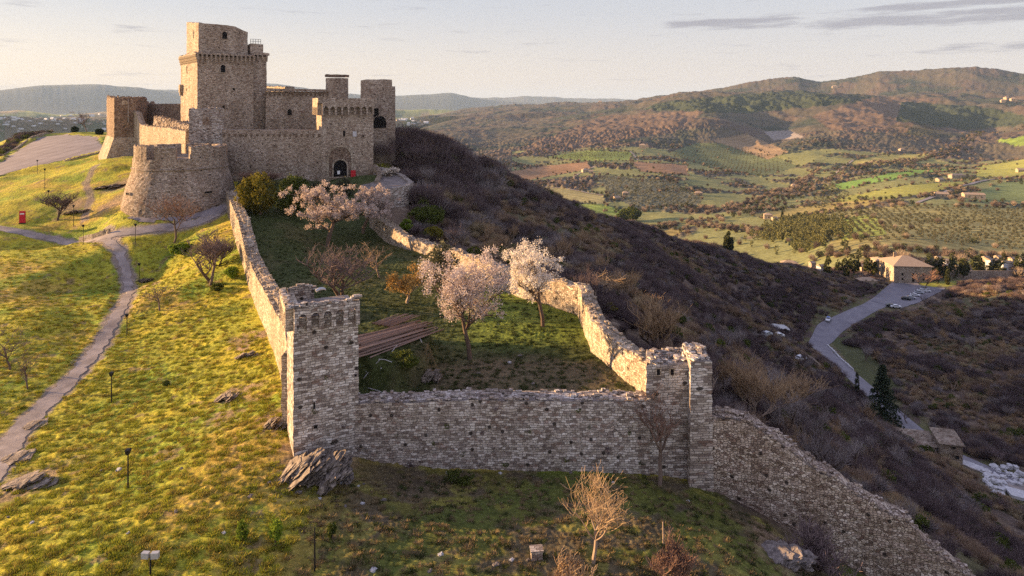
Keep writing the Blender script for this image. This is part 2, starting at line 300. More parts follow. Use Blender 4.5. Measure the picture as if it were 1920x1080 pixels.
def stone(name, light, mid, dark, bw=0.5, bh=0.22, rubble=0.5, red=(0.26, 0.15, 0.11), bump=1.0, stain=0.6, moss=0.0):
    m, t, p = mat_new(name); k = NT(t)
    uv = k.n('ShaderNodeUVMap', uv_map='UVMap').outputs[0]; ob = k.coord()
    w = k.n('ShaderNodeTexNoise', {'Vector': uv, 'Scale': 1.4, 'Detail': 4}).outputs['Color']
    off = k.n('ShaderNodeVectorMath', {0: w, 1: (0.5, 0.5, 0.5)}, operation='SUBTRACT').outputs[0]
    off = k.n('ShaderNodeVectorMath', {0: off, 3: 0.34}, operation='SCALE').outputs[0]
    uvd = k.n('ShaderNodeVectorMath', {0: uv, 1: off}, operation='ADD').outputs[0]
    br = k.n('ShaderNodeTexBrick', {'Vector': uvd, 'Color1': c4(0, 0, 0), 'Color2': c4(1, 1, 1), 'Mortar': c4(0.5, 0.5, 0.5), 'Scale': 1.0,
              'Mortar Size': 0.018, 'Mortar Smooth': 0.3, 'Bias': 0.0, 'Brick Width': bw, 'Row Height': bh}, offset=0.43, squash=0.7, squash_frequency=3)
    sc = k.n('ShaderNodeVectorMath', {0: uvd, 1: (1 / (bw * 0.9), 1 / (bh * 1.15), 1.0)}, operation='MULTIPLY').outputs[0]
    vo = k.n('ShaderNodeTexVoronoi', {'Vector': sc, 'Scale': 1.0, 'Randomness': 0.85}, voronoi_dimensions='2D')
    ve = k.n('ShaderNodeTexVoronoi', {'Vector': sc, 'Scale': 1.0, 'Randomness': 0.85}, voronoi_dimensions='2D', feature='DISTANCE_TO_EDGE')
    big = k.noise(ob, 0.16, 5, 0.6); mid_n = k.noise(ob, 0.9, 5, 0.65); fine = k.noise(ob, 9.0, 4, 0.7)
    rub = k.rng(k.math('ADD', k.math('MULTIPLY', mid_n, 0.8), k.math('MULTIPLY', big, 0.6)), 0.95 - rubble * 0.5, 1.05 - rubble * 0.5)
    vr = k.n('ShaderNodeSeparateColor', {0: vo.outputs['Color']})
    rnd = k.mix(rub, br.outputs['Color'], vr.outputs[0]); gap_b = br.outputs['Fac']; gap_v = k.rng(ve.outputs['Distance'], 0.03, 0.12, 1.0, 0.0)
    gap = k.mix(rub, gap_b, gap_v); rs_ = k.n('ShaderNodeSeparateColor', {0: rnd}).outputs[0]
    rnd2 = k.math('ADD', rs_, k.math('MULTIPLY', k.math('SUBTRACT', fine, 0.5), 0.7))
    ramp = k.n('ShaderNodeValToRGB', {0: rnd2}); cr_ = ramp.color_ramp; cr_.elements[0].position = 0.05; cr_.elements[0].color = c4(*dark)
    cr_.elements[1].position = 0.98; cr_.elements[1].color = c4(*light); e = cr_.elements.new(0.5); e.color = c4(*mid); e = cr_.elements.new(0.80); e.color = c4(*[(a + b_) / 2 for a, b_ in zip(mid, light)])
    col = k.mix(k.rng(vr.outputs[1], 0.86, 0.95, 0, 0.55), ramp.outputs[0], c4(*red))
    # long weather stains and patched areas
    st = k.noise(k.n('ShaderNodeVectorMath', {0: ob, 1: (1, 1, 0.35)}, operation='MULTIPLY').outputs[0], 0.35, 6, 0.62)
    col = k.mix(k.rng(st, 0.38, 0.60, 0, min(1.0, stain * 1.35)), col, k.mix(1.0, col, c4(0.66, 0.61, 0.57), 'MULTIPLY'))
    col = k.mix(k.rng(big, 0.52, 0.70, 0, 0.4), col, k.mix(1.0, col, c4(1.25, 1.22, 1.2), 'MULTIPLY'))
    # odd stones missing: dark put-log holes
    hv = k.n('ShaderNodeTexVoronoi', {'Vector': uv, 'Scale': 0.42, 'Randomness': 1.0}, voronoi_dimensions='2D')
    col = k.mix(k.rng(hv.outputs['Distance'], 0.055, 0.075, 0.92, 0.0), col, c4(0.02, 0.015, 0.012))
    if moss > 0: col = k.mix(k.rng(k.noise(ob, 2.2, 6, 0.7), 0.56, 0.66, 0, moss), col, c4(0.07, 0.055, 0.03))
    col = k.mix(k.math('MULTIPLY', gap, 0.8), col, c4(*[x * 0.45 for x in dark]))
    k.set(p.inputs['Base Color'], col)
    hgt = k.math('ADD', k.math('MULTIPLY', k.math('SUBTRACT', 1.0, gap), 0.6), k.math('ADD', k.math('MULTIPLY', rs_, 0.35), k.math('MULTIPLY', fine, 0.5)))
    k.set(p.inputs['Normal'], k.bump(hgt, 0.9, 0.09 * bump)); return m
M = {}
M['ashlar'] = stone('limestone_ashlar', (0.78, 0.72, 0.65), (0.50, 0.435, 0.375), (0.22, 0.175, 0.15), 0.44, 0.20, 0.42, moss=0.55)
M['rubble'] = stone('limestone_rubble', (0.78, 0.68, 0.57), (0.52, 0.415, 0.33), (0.22, 0.16, 0.125), 0.30, 0.15, 0.8, moss=0.5, bump=1.3)
M['cream'] = stone('cream_sun_tinted_limestone', (0.70, 0.60, 0.48), (0.54, 0.45, 0.34), (0.30, 0.235, 0.17), 0.42, 0.20, 0.6, moss=0.4)  # cream stone; on left-hand tower faces its warmth paints in the sun
M['castle'] = stone('castle_limestone', (0.68, 0.57, 0.46), (0.475, 0.38, 0.295), (0.27, 0.205, 0.155), 0.46, 0.23, 0.5, stain=0.5)
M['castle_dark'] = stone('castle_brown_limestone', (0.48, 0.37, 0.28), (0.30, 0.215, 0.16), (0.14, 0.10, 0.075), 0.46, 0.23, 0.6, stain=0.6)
M['bastion'] = stone('bastion_limestone', (0.60, 0.50, 0.41), (0.40, 0.32, 0.25), (0.22, 0.17, 0.13), 0.46, 0.23, 0.5)
M['house'] = stone('house_stone', (0.50, 0.42, 0.33), (0.36, 0.29, 0.22), (0.2, 0.15, 0.11), 0.6, 0.3, 0.5)
M['dark'] = plain('dark_opening', (0.012, 0.010, 0.010), 0.9)
M['rock'] = None
def rockmat(name, a, b_, sc=1.0):
    m, t, p = mat_new(name); k = NT(t); ob = k.coord()
    st = k.n('ShaderNodeVectorMath', {0: ob, 1: (0.5 * sc, 0.9 * sc, 5.0 * sc)}, operation='MULTIPLY').outputs[0]
    n1 = k.noise(st, 1.3, 7, 0.65); n2 = k.noise(ob, 3 * sc, 6, 0.7)
    k.set(p.inputs['Base Color'], k.mix(k.rng(n2, 0.3, 0.65), c4(*a), k.mix(k.rng(n1, 0.35, 0.65), c4(*a), c4(*b_)))); k.set(p.inputs['Normal'], k.bump(k.math('ADD', n1, n2), 1.0, 0.12)); return m
M['rock'] = rockmat('layered_rock', (0.12, 0.095, 0.075), (0.48, 0.40, 0.32))
M['greyrock'] = rockmat('grey_rock', (0.12, 0.10, 0.09), (0.42, 0.36, 0.32))
M['whiterock'] = rockmat('quarry_rock', (0.45, 0.44, 0.45), (0.8, 0.78, 0.76))
def leaf(name, a, b_, trans=0.25, vs=0.7, rw=0.35):
    m, t, p = mat_new(name); k = NT(t); oi = k.n('ShaderNodeObjectInfo')
    v = k.noise(k.coord('Object'), vs, 3, 0.6); g = k.n('ShaderNodeNewGeometry')
    f = k.math('ADD', k.math('MULTIPLY', v, 0.9), k.math('ADD', k.math('MULTIPLY', oi.outputs['Random'], rw), k.math('MULTIPLY', g.outputs['Random Per Island'], 0.5)))
    col = k.mix(k.rng(f, 0.45, 0.9 + rw), c4(*a), c4(*b_)); k.set(p.inputs['Base Color'], col)
    if trans:
        tr = k.n('ShaderNodeBsdfTranslucent', {0: col}); mx = k.n('ShaderNodeMixShader', {0: trans, 1: p.outputs[0], 2: tr.outputs[0]})
        o = [n for n in t.nodes if n.type == 'OUTPUT_MATERIAL'][0]; t.links.new(mx.outputs[0], o.inputs[0])
    return m
M['bark'] = leaf('bark', (0.07, 0.045, 0.035), (0.20, 0.145, 0.11), 0)
M['barkpale'] = leaf('pale_bark', (0.20, 0.14, 0.10), (0.42, 0.32, 0.24), 0)
M['twig'] = leaf('winter_twigs', (0.07, 0.048, 0.048), (0.20, 0.145, 0.135), 0)
M['twigred'] = leaf('reddish_twigs', (0.13, 0.075, 0.055), (0.31, 0.185, 0.13), 0)
M['twigpale'] = leaf('straw_twigs', (0.22, 0.14, 0.08), (0.46, 0.32, 0.18), 0)
M['blossom'] = leaf('almond_blossom', (0.34, 0.24, 0.20), (0.86, 0.76, 0.70), 0.3, 1.2)
M['blossompink'] = leaf('pink_blossom', (0.30, 0.21, 0.17), (0.72, 0.60, 0.52), 0.3, 1.2)
M['blossomwhite'] = leaf('white_blossom', (0.50, 0.40, 0.32), (0.92, 0.86, 0.76), 0.3, 1.2)
M['green'] = leaf('green_leaves', (0.035, 0.05, 0.012), (0.12, 0.14, 0.025), 0.25)
M['bright'] = leaf('bright_leaves', (0.10, 0.14, 0.015), (0.22, 0.30, 0.03), 0.3)
M['yellowgreen'] = leaf('yellow_green_leaves', (0.10, 0.085, 0.015), (0.26, 0.22, 0.03), 0.25)
M['olive'] = leaf('olive_leaves', (0.06, 0.062, 0.035), (0.17, 0.16, 0.09), 0.2)
M['orange'] = leaf('rusty_leaves', (0.19, 0.105, 0.035), (0.42, 0.26, 0.08), 0.3)
M['cypress'] = leaf('cypress_needles', (0.022, 0.028, 0.012), (0.06, 0.065, 0.022), 0.1)
M['pine'] = leaf('pine_needles', (0.02, 0.032, 0.018), (0.055, 0.07, 0.035), 0.1)
M['grass'] = leaf('grass_blades', (0.13, 0.15, 0.016), (0.38, 0.37, 0.04), 0.3, 0.12, 0.9)
M['grassgold'] = leaf('gold_grass', (0.15, 0.12, 0.025), (0.42, 0.32, 0.06), 0.3, 0.12, 0.9)
M['grassshade'] = leaf('shade_darkened_grass', (0.03, 0.04, 0.012), (0.085, 0.10, 0.028), 0.3, 0.12)  # grass with shade put into its colour, for court and front strip
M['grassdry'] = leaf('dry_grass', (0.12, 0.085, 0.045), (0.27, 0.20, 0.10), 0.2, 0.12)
M['twigscrub'] = leaf('brown_scrub', (0.14, 0.095, 0.065), (0.36, 0.25, 0.165), 0)
M['twigfawn'] = leaf('fawn_scrub', (0.20, 0.155, 0.09), (0.48, 0.37, 0.22), 0)
M['twigash'] = leaf('ashen_scrub', (0.14, 0.115, 0.11), (0.34, 0.29, 0.27), 0)
M['poplar'] = leaf('young_wood_leaves', (0.09, 0.09, 0.035), (0.22, 0.21, 0.08), 0.15)
M['wooddark'] = leaf('dark_wood', (0.03, 0.038, 0.018), (0.085, 0.09, 0.04), 0.1)
M['woodtwig'] = leaf('brown_wood', (0.085, 0.062, 0.052), (0.19, 0.14, 0.115), 0)
M['woodpale'] = leaf('pale_wood', (0.15, 0.115, 0.09), (0.32, 0.25, 0.19), 0)
def gravel(name, a, b_, sc=2.0, tracks=False):
    m, t, p = mat_new(name); k = NT(t); ob = k.coord()
    n1 = k.noise(ob, 0.25 * sc, 6, 0.6); n2 = k.noise(ob, 6 * sc, 5, 0.8)
    f = k.math('ADD', k.math('MULTIPLY', n1, 0.7), k.math('MULTIPLY', n2, 0.5))
    if tracks:
        wv = k.n('ShaderNodeTexWave', {'Vector': ob, 'Scale': 0.045, 'Distortion': 5.0, 'Detail': 3.0, 'Detail Scale': 0.25}).outputs['Fac']
        f = k.math('SUBTRACT', f, k.rng(wv, 0.90, 0.98, 0, 0.16))
    k.set(p.inputs['Base Color'], k.mix(k.rng(f, 0.40, 0.80), c4(*a), c4(*b_))); k.set(p.inputs['Normal'], k.bump(n2, 0.6, 0.05)); return m
M['asphalt'] = gravel('worn_asphalt', (0.15, 0.14, 0.16), (0.27, 0.255, 0.27), 1.0)
M['dirt'] = gravel('pebbly_dirt', (0.14, 0.115, 0.105), (0.42, 0.36, 0.325), 1.6)
M['plaza'] = gravel('gravel_lot', (0.17, 0.145, 0.145), (0.31, 0.27, 0.26), 0.5, True)
M['tile'] = plain('clay_roof_tiles', (0.38, 0.28, 0.195), 0.85, 0.3, 3.0)
M['metal'] = plain('dark_metal', (0.03, 0.03, 0.032), 0.5, 0.2, 4, 0.6)
M['palemetal'] = plain('grey_metal', (0.45, 0.44, 0.43), 0.45, 0.1, 4, 0.3)
M['red'] = plain('red_cloth', (0.55, 0.03, 0.04), 0.7, 0.15)
M['white'] = plain('white_paint', (0.75, 0.74, 0.72), 0.6, 0.08)
M['wood'] = leaf('cut_wood', (0.075, 0.05, 0.042), (0.33, 0.23, 0.18), 0, 0.5, 1.0)

# ground: colour painted from what grows there and, in court and front, shade, fine grain added in the shader
def groundmat():
    m, t, p = mat_new('ground_cover'); k = NT(t); ob = k.coord()
    col = k.n('ShaderNodeAttribute', attribute_name='Col').outputs['Color']; nearf = k.n('ShaderNodeAttribute', attribute_name='near').outputs['Fac']
    f1 = k.noise(ob, 2.6, 6, 0.75); f2 = k.noise(ob, 0.55, 5, 0.6); f3 = k.noise(ob, 9.0, 3, 0.7)
    s1 = k.rng(f1, 0.33, 0.68, 0.50, 1.42); s2 = k.rng(f2, 0.35, 0.65, 0.80, 1.18); s3 = k.rng(f3, 0.3, 0.7, 0.75, 1.25)
    s = k.math('MULTIPLY', s1, k.math('MULTIPLY', s2, s3)); s = k.mix(nearf, c4(1, 1, 1), k.n('ShaderNodeCombineColor', {0: s, 1: s, 2: s}).outputs[0])
    far = k.math('MULTIPLY', k.rng(k.noise(ob, 0.085, 5, 0.75), 0.3, 0.7, 0.70, 1.3), k.rng(k.noise(ob, 0.30, 3, 0.7), 0.35, 0.65, 0.72, 1.3)); farc = k.mix(nearf, k.n('ShaderNodeCombineColor', {0: far, 1: far, 2: far}).outputs[0], c4(1, 1, 1))
    k.set(p.inputs['Base Color'], k.mix(1.0, k.mix(1.0, col, s, 'MULTIPLY'), farc, 'MULTIPLY'))
    vor = k.n('ShaderNodeTexVoronoi', {'Vector': ob, 'Scale': 2.4, 'Randomness': 1.0}, feature='SMOOTH_F1').outputs['Distance']
    hgt = k.math('ADD', k.math('MULTIPLY', k.math('SUBTRACT', 1.0, vor), 0.7), k.math('ADD', k.math('MULTIPLY', f1, 1.0), k.math('MULTIPLY', f3, 0.35)))
    k.set(p.inputs['Normal'], k.bump(hgt, k.math('MULTIPLY', nearf, 0.85), 0.27)); return m
M['ground'] = groundmat()

# ------------------------------------------------------------------ ground colours
FIELDS = [  # outline in the photo, colour, canopy height
 ([(1045,380),(1130,383),(1190,398),(1140,416),(1095,404)], (0.20,0.26,0.055), 0),
 ([(965,345),(1060,352),(1130,365),(1138,383),(1045,380),(985,356)], (0.26,0.23,0.10), 0),
 ([(925,326),(1020,310),(1100,302),(1112,316),(1030,331),(950,346)], (0.27,0.16,0.085), 0),
 ([(1020,294),(1100,281),(1190,284),(1180,301),(1090,303)], (0.20,0.25,0.06), 0),
 ([(1180,302),(1290,309),(1290,330),(1200,322)], (0.25,0.15,0.085), 0),
 ([(1250,287),(1310,266),(1400,272),(1500,312),(1430,332),(1330,314)], (0.115,0.135,0.06), 0),
 ([(1110,326),(1260,338),(1320,372),(1300,392),(1200,397),(1140,362)], (0.125,0.125,0.08), 1.5),
 ([(1590,302),(1660,289),(1745,287),(1735,297),(1650,310),(1600,310)], (0.34,0.30,0.09), 0),
 ([(1555,347),(1700,318),(1810,316),(1700,331),(1580,356)], (0.16,0.27,0.05), 0),
 ([(1565,372),(1700,346),(1840,337),(1745,362),(1620,382),(1560,387)], (0.26,0.26,0.06), 0),
 ([(1400,402),(1560,379),(1690,370),(1600,393),(1450,413)], (0.34,0.27,0.085), 0),
 ([(1790,376),(1880,341),(1990,338),(1990,388),(1830,379)], (0.16,0.20,0.075), 0),
 ([(1830,312),(1990,288),(1990,332),(1830,336)], (0.28,0.28,0.065), 0),
 ([(1865,264),(1990,242),(1990,276),(1900,273)], (0.22,0.30,0.05), 0),
 ([(1545,396),(1700,385),(1990,390),(1990,486),(1560,484)], (0.24,0.215,0.085), 0),
 ([(1556,412),(1640,400),(1665,440),(1580,452)], (0.24,0.27,0.055), 0),
 ([(975,277),(1130,217),(1330,205),(1260,250),(1180,262),(1000,292)], (0.125,0.088,0.064), 7),
 ([(1520,218),(1640,180),(1765,184),(1700,250),(1560,247)], (0.125,0.088,0.064), 7),
 ([(1240,190),(1500,168),(1620,190),(1400,214),(1200,206)], (0.045,0.058,0.035), 12),
 ([(1690,190),(1850,200),(1990,232),(1800,244),(1680,226)], (0.045,0.058,0.035), 12),
 ([(1430,246),(1480,243),(1512,258),(1450,264)], (0.25,0.215,0.185), 0),
 ([(1330,262),(1400,250),(1480,285),(1440,300)], (0.26,0.18,0.10), 0),
 ([(1455,440),(1500,404),(1545,410),(1552,460),(1500,475)], (0.13,0.14,0.04), 5),
 ([(1180,440),(1210,425),(1290,432),(1250,450)], (0.25,0.20,0.07), 0),
]
PIXA = lambda x, y, z: pix(x, y, z)
def colours(X, Y, Z):
    r = np.hypot(X, Y); n = len(X); C = np.zeros((n, 3)); az_ = np.arctan2(X, Y); hgt = np.zeros(n)
    n1 = fbm(X / 9, Y / 9, 5, 61); n2 = fbm(X / 3.0, Y / 3.0, 4, 71); n3 = fbm(X / 25, Y / 25, 4, 81); n4 = fbm(X / 1.1, Y / 1.1, 3, 91)
    def mixc(f, c): C[:] = C * (1 - f[:, None]) + np.array(c)[None] * f[:, None]
    # --- hill: turf on the left and front, scrub soil on the right slope
    C[:] = (0.34, 0.34, 0.035)
    mixc(sst(-0.25, 0.45, n1 + 0.5 * n2), (0.44, 0.375, 0.035))
    mixc(0.85 * sst(0.22, 0.6, n3 + 0.5 * n1 + 0.3 * n4), (0.44, 0.31, 0.065))
    mixc(0.75 * sst(0.25, 0.65, -n1 + 0.5 * n3 + 0.25 * n2), (0.19, 0.27, 0.026))
    mixc(0.75 * sst(0.50, 0.85, n2 + 0.5 * n4 + 0.2 * n3), (0.27, 0.185, 0.10))
    mixc(0.55 * sst(0.25, 0.6, n4 - 0.2 * n2), (0.15, 0.14, 0.026))
    # front strip under the wall: turf darkened for wall and tower shade, bare soil, dry patches
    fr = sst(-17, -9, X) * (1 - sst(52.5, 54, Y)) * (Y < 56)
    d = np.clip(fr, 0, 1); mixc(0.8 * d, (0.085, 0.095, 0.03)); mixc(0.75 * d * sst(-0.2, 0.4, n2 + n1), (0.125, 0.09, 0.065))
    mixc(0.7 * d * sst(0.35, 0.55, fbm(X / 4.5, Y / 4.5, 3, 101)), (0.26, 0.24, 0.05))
    # court: grass colour darkened to stand for the shade over it
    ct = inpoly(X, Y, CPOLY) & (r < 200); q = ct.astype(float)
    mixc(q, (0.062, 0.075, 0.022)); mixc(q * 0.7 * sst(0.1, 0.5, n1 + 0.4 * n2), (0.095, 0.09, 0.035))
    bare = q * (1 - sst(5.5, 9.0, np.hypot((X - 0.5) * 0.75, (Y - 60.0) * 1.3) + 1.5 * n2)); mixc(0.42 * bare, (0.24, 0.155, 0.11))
    back = q * sst(-9, -2, X) * sst(66, 72, Y); mixc(0.7 * back, (0.17, 0.22, 0.03))  # sunlit rear right of the court painted brighter
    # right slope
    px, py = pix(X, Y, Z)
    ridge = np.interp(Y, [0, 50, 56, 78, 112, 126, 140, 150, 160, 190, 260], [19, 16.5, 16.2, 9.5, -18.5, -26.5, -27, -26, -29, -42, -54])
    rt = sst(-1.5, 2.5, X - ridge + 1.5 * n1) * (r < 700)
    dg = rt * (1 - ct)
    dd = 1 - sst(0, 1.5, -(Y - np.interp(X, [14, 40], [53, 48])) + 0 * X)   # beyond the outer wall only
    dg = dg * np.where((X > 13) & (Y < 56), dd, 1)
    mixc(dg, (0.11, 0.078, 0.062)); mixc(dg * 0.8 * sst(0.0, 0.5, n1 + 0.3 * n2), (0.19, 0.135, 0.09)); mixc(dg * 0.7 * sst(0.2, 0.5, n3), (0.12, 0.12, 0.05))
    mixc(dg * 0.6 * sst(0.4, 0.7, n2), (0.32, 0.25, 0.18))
    # bottom right, below the outer wall foot: thin turf
    # green verges beside the road
    rd = pdist(X, Y, ROAD); vg = (r < 420) * (1 - sst(5, 14, rd)) * sst(0.0, 0.4, n2 + 0.35 + 0.4 * n1) * (X > 60); mixc(0.7 * vg, (0.11, 0.115, 0.04))
    vg2 = inpoly(px, py, [(1550,632),(1605,632),(1700,740),(1640,735)]) & (r < 400) & (r > 120); mixc(0.85 * vg2, (0.085, 0.095, 0.035))
    vg3 = (inpoly(px, py, [(1675,530),(1765,528),(1750,545),(1700,544)]) | inpoly(px, py, [(1750,528),(1850,524),(1770,538)])) & (r > 250) & (r < 420); mixc(0.9 * vg3, (0.22, 0.24, 0.05))
    # rocky outcrops on the turf
    for (a, b_, c, w) in [(700-245,665,80,2.2),(470,662,80,1.6),(440,745,64,2.2),(425,790,59,1.5),(515,785,57,1.8),(280,510,108,2.0),(230,330,155,5),(215,380,142,4),(140,395,144,4),(590,900,51,4),(60,890,50,3),(1470,1050,46,3)]:
        cx, cy = XY(a, b_, c); mixc(0.85 * (1 - sst(w * 0.4, w, np.hypot(X - cx, (Y - cy) * 0.7) + 1.2 * n2 + 0.8 * n4)) * (r < 200), (0.30, 0.205, 0.135))
    for ln, w, cc in ((TRACK, 1.0, (0.28, 0.22, 0.20)), (FORK, 1.3, (0.28, 0.22, 0.20)), (STEEP, 0.6, (0.3, 0.24, 0.2))):
        dd = pdist(X, Y, ln); mixc(0.9 * (1 - sst(w, w * 1.7, dd + 0.5 * n2)) * (r < 250), cc)
    stp = pdist(X, Y, line([(180,312,168),(160,345,158),(170,375,148),(158,420,136)])); mixc((r < 250) * 0.8 * (1 - sst(0.5, 1.1, stp + 0.4 * n2)), (0.24, 0.18, 0.16))
    # --- valley and far country
    fa = r > 430
    w1 = fbm(X / 230, Y / 230, 5, 111); w2 = fbm(X / 60, Y / 60, 4, 121); w3 = fbm(X / 420, Y / 420, 4, 131)
    D = np.zeros((n, 3)); D[:] = (0.095, 0.082, 0.058)
    def mixd(f, c): D[:] = D * (1 - f[:, None]) + np.array(c)[None] * f[:, None]
    mixd(sst(-0.1, 0.35, w3 + 0.3 * w1), (0.042, 0.052, 0.038)); mixd(0.8 * sst(0.1, 0.4, w1 - 0.3 * w3), (0.105, 0.076, 0.06)); mixd(0.3 * sst(0.2, 0.5, w2), (0.15, 0.115, 0.08))
    hgt = np.where(fa, 5.0 + 3 * w1, 0)
    clear = (r < 2100) * sst(-0.25, 0.0, fbm(X / 140 + 5, Y / 140, 3, 141)) * (az_ > 0); mixd(0.9 * clear, (0.21, 0.215, 0.08)); hgt = hgt * (1 - clear)
    for poly, c, hh in FIELDS:
        m = inpoly(px, py, poly) & fa & (az_ > -0.1)
        if not m.any(): continue
        e = pdist(px[m], py[m], poly, True); k = sst(0.2, 1.2, e + 0.9 * w2[m])
        g = 1 + 0.16 * np.sin((X[m] * 0.35 + Y[m] * 0.2) * 0.9) * (hh == 0) + 0.18 * w1[m]
        D[m] = D[m] * (1 - k[:, None]) + (np.array(c)[None] * g[:, None]) * k[:, None]; hgt[m] = hgt[m] * (1 - k) + hh * k
        if hh == 0:                                    # hedge on the boundary
            hd = (1 - sst(0.3, 1.0, e)) * (w2[m] > -0.15); D[m] = D[m] * (1 - hd[:, None]) + np.array((0.07, 0.055, 0.035))[None] * hd[:, None]; hgt[m] = np.maximum(hgt[m], 4 * hd)
    # left-hand plain: pale fields, a scatter of roofs
    pl = (1 - sst(-0.20 + 0.12 * sst(5000, 9000, r), -0.13 + 0.12 * sst(5000, 9000, r), az_)) * (r > 700)
    cell = fbm(np.floor(X / 330 + 0.4 * w3) * 7.7, np.floor(Y / 520) * 3.3, 1, 151)
    E = np.where((cell > 0.1)[:, None], np.array((0.19, 0.22, 0.09)), np.where((cell > -0.25)[:, None], np.array((0.13, 0.15, 0.08)), np.array((0.20, 0.17, 0.11))))
    mnt = sst(13000, 16000, r); E = E * (1 - mnt[:, None]) + np.array((0.06, 0.065, 0.05)) * mnt[:, None]
    D = D * (1 - pl[:, None]) + E * pl[:, None]; hgt = hgt * (1 - pl)
    C[fa] = D[fa]
    return np.clip(C, 0.01, 0.9), hgt * fa
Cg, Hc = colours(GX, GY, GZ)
GR = np.hypot(GX, GY)
cell_ = np.maximum(GR * 0.0045, 7.0)
GZ = GZ + Hc * (perlin(GX / 9.0, GY / 9.0, 161) * 0.9 * (GR < 2600) + (perlin(GX / 22.0, GY / 22.0, 171) * .5 + fbm(GX / 55, GY / 55, 3, 173) * .8) * (GR >= 1200))
def quickmesh(name, V, Fq, smooth=True):
    me = bpy.data.meshes.new(name); nv = len(V); nf = len(Fq)
    me.vertices.add(nv); me.vertices.foreach_set('co', np.asarray(V, np.float32).ravel())
    k = Fq.shape[1]; me.loops.add(nf * k); me.loops.foreach_set('vertex_index', Fq.astype(np.int32).ravel())
    me.polygons.add(nf); me.polygons.foreach_set('loop_start', np.arange(0, nf * k, k, dtype=np.int32))
    me.polygons.foreach_set('use_smooth', np.full(nf, smooth)); me.update(calc_edges=True); return me
na, nr = A.shape; I = np.arange(na * nr).reshape(na, nr)
FQ = np.stack([I[:-1, :-1], I[1:, :-1], I[1:, 1:], I[:-1, 1:]], -1).reshape(-1, 4)
me = quickmesh('ground', np.stack([GX, GY, GZ], 1), FQ)
go = bpy.data.objects.new('ground', me); SC.collection.objects.link(go); go['kind'] = 'structure'
me.materials.append(M['ground'])
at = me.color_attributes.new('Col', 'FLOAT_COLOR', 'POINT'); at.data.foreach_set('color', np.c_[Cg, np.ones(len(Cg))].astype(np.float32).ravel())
at = me.attributes.new('near', 'FLOAT', 'POINT'); at.data.foreach_set('value', (1 - sst(260, 480, GR)).astype(np.float32))
# ------------------------------------------------------------------ object helpers
def obj(name, me, m=None, parent=None):
    if isinstance(me, MB): me = me.mesh(name)
    if m is not None and not me.materials: me.materials.append(m)
    o = bpy.data.objects.new(name, me); SC.collection.objects.link(o)
    if parent is not None: o.parent = parent; o.matrix_parent_inverse = Matrix.Identity(4)
    return o
def thing(name, loc, label, cat, group=None, rz=0.0):
    o = bpy.data.objects.new(name, None); SC.collection.objects.link(o); o.location = loc; o.rotation_euler = (0, 0, rz); o.empty_display_size = 0.3
    o['label'] = label; o['category'] = cat
    if group: o['group'] = group
    return o
def tag(o, label, cat, group=None):
    o['label'] = label; o['category'] = cat
    if group: o['group'] = group
    return o
def struct(o, kind='structure'): o['kind'] = kind; return o
class MB:
    "collects faces with metre uvs"
    def __init__(s, origin=(0, 0, 0)): s.v = []; s.f = []; s.uv = []; s.o = Vector(origin)
    def face(s, pts, uvs=None):
        i = len(s.v); s.v += [tuple(Vector(p) - s.o) for p in pts]; s.f.append(tuple(range(i, i + len(pts))))
        if uvs is None:
            p = [Vector(q) for q in pts]; n = Vector((0, 0, 0))
            for a in range(len(p)): n += p[a].cross(p[(a + 1) % len(p)])
            n = n.normalized() if n.length > 0 else Vector((0, 0, 1))
            if abs(n.z) > 0.75: uvs = [(q.x, q.y) for q in p]
            else:
                t = Vector((-n.y, n.x, 0)).normalized(); uvs = [(q.dot(t), q.z) for q in p]
        s.uv.append(uvs)
    def box(s, c, sx, sy, sz, ax=None, taper=1.0):
        "c = centre of the base; ax = horizontal x direction"
        c = Vector(c); ax = Vector((1, 0, 0)) if ax is None else Vector(ax).normalized(); ay = Vector((-ax.y, ax.x, 0)); up = Vector((0, 0, 1))
        lo = [c + ax * a * sx / 2 + ay * b_ * sy / 2 for a, b_ in ((-1, -1), (1, -1), (1, 1), (-1, 1))]
        hi = [c + ax * a * sx * taper / 2 + ay * b_ * sy * taper / 2 + up * sz for a, b_ in ((-1, -1), (1, -1), (1, 1), (-1, 1))]
        s.face(lo[::-1]); s.face(hi)
        for i in range(4): j = (i + 1) % 4; s.face([lo[i], lo[j], hi[j], hi[i]])
    def prism(s, poly, z0, z1):
        n = len(poly); s.face([(x, y, z1) for x, y in poly]); s.face([(x, y, z0) for x, y in poly][::-1])
        for i in range(n):
            a = poly[i]; b_ = poly[(i + 1) % n]; s.face([(*a, z0), (*b_, z0), (*b_, z1), (*a, z1)])
    def tube(s, pts, r0, r1=None, n=6):
        r1 = r0 if r1 is None else r1; pts = [Vector(p) for p in pts]; rings = []
        for i, p in enumerate(pts):
            d = (pts[min(i + 1, len(pts) - 1)] - pts[max(i - 1, 0)]).normalized(); a = d.orthogonal().normalized(); b_ = d.cross(a); r = r0 + (r1 - r0) * i / (len(pts) - 1)
            rings.append([p + a * math.cos(2 * math.pi * k / n) * r + b_ * math.sin(2 * math.pi * k / n) * r for k in range(n)])
        for q, w in zip(rings, rings[1:]):
            for k in range(n): s.face([q[k], q[(k + 1) % n], w[(k + 1) % n], w[k]])
        s.face(rings[0][::-1]); s.face(rings[-1])
    def mesh(s, name='mesh'):
        me = bpy.data.meshes.new(name); me.from_pydata(s.v, [], s.f); uvl = me.uv_layers.new(name='UVMap')
        uvl.data.foreach_set('uv', np.array([c for f in s.uv for q in f for c in q], np.float32)); me.update(); return me
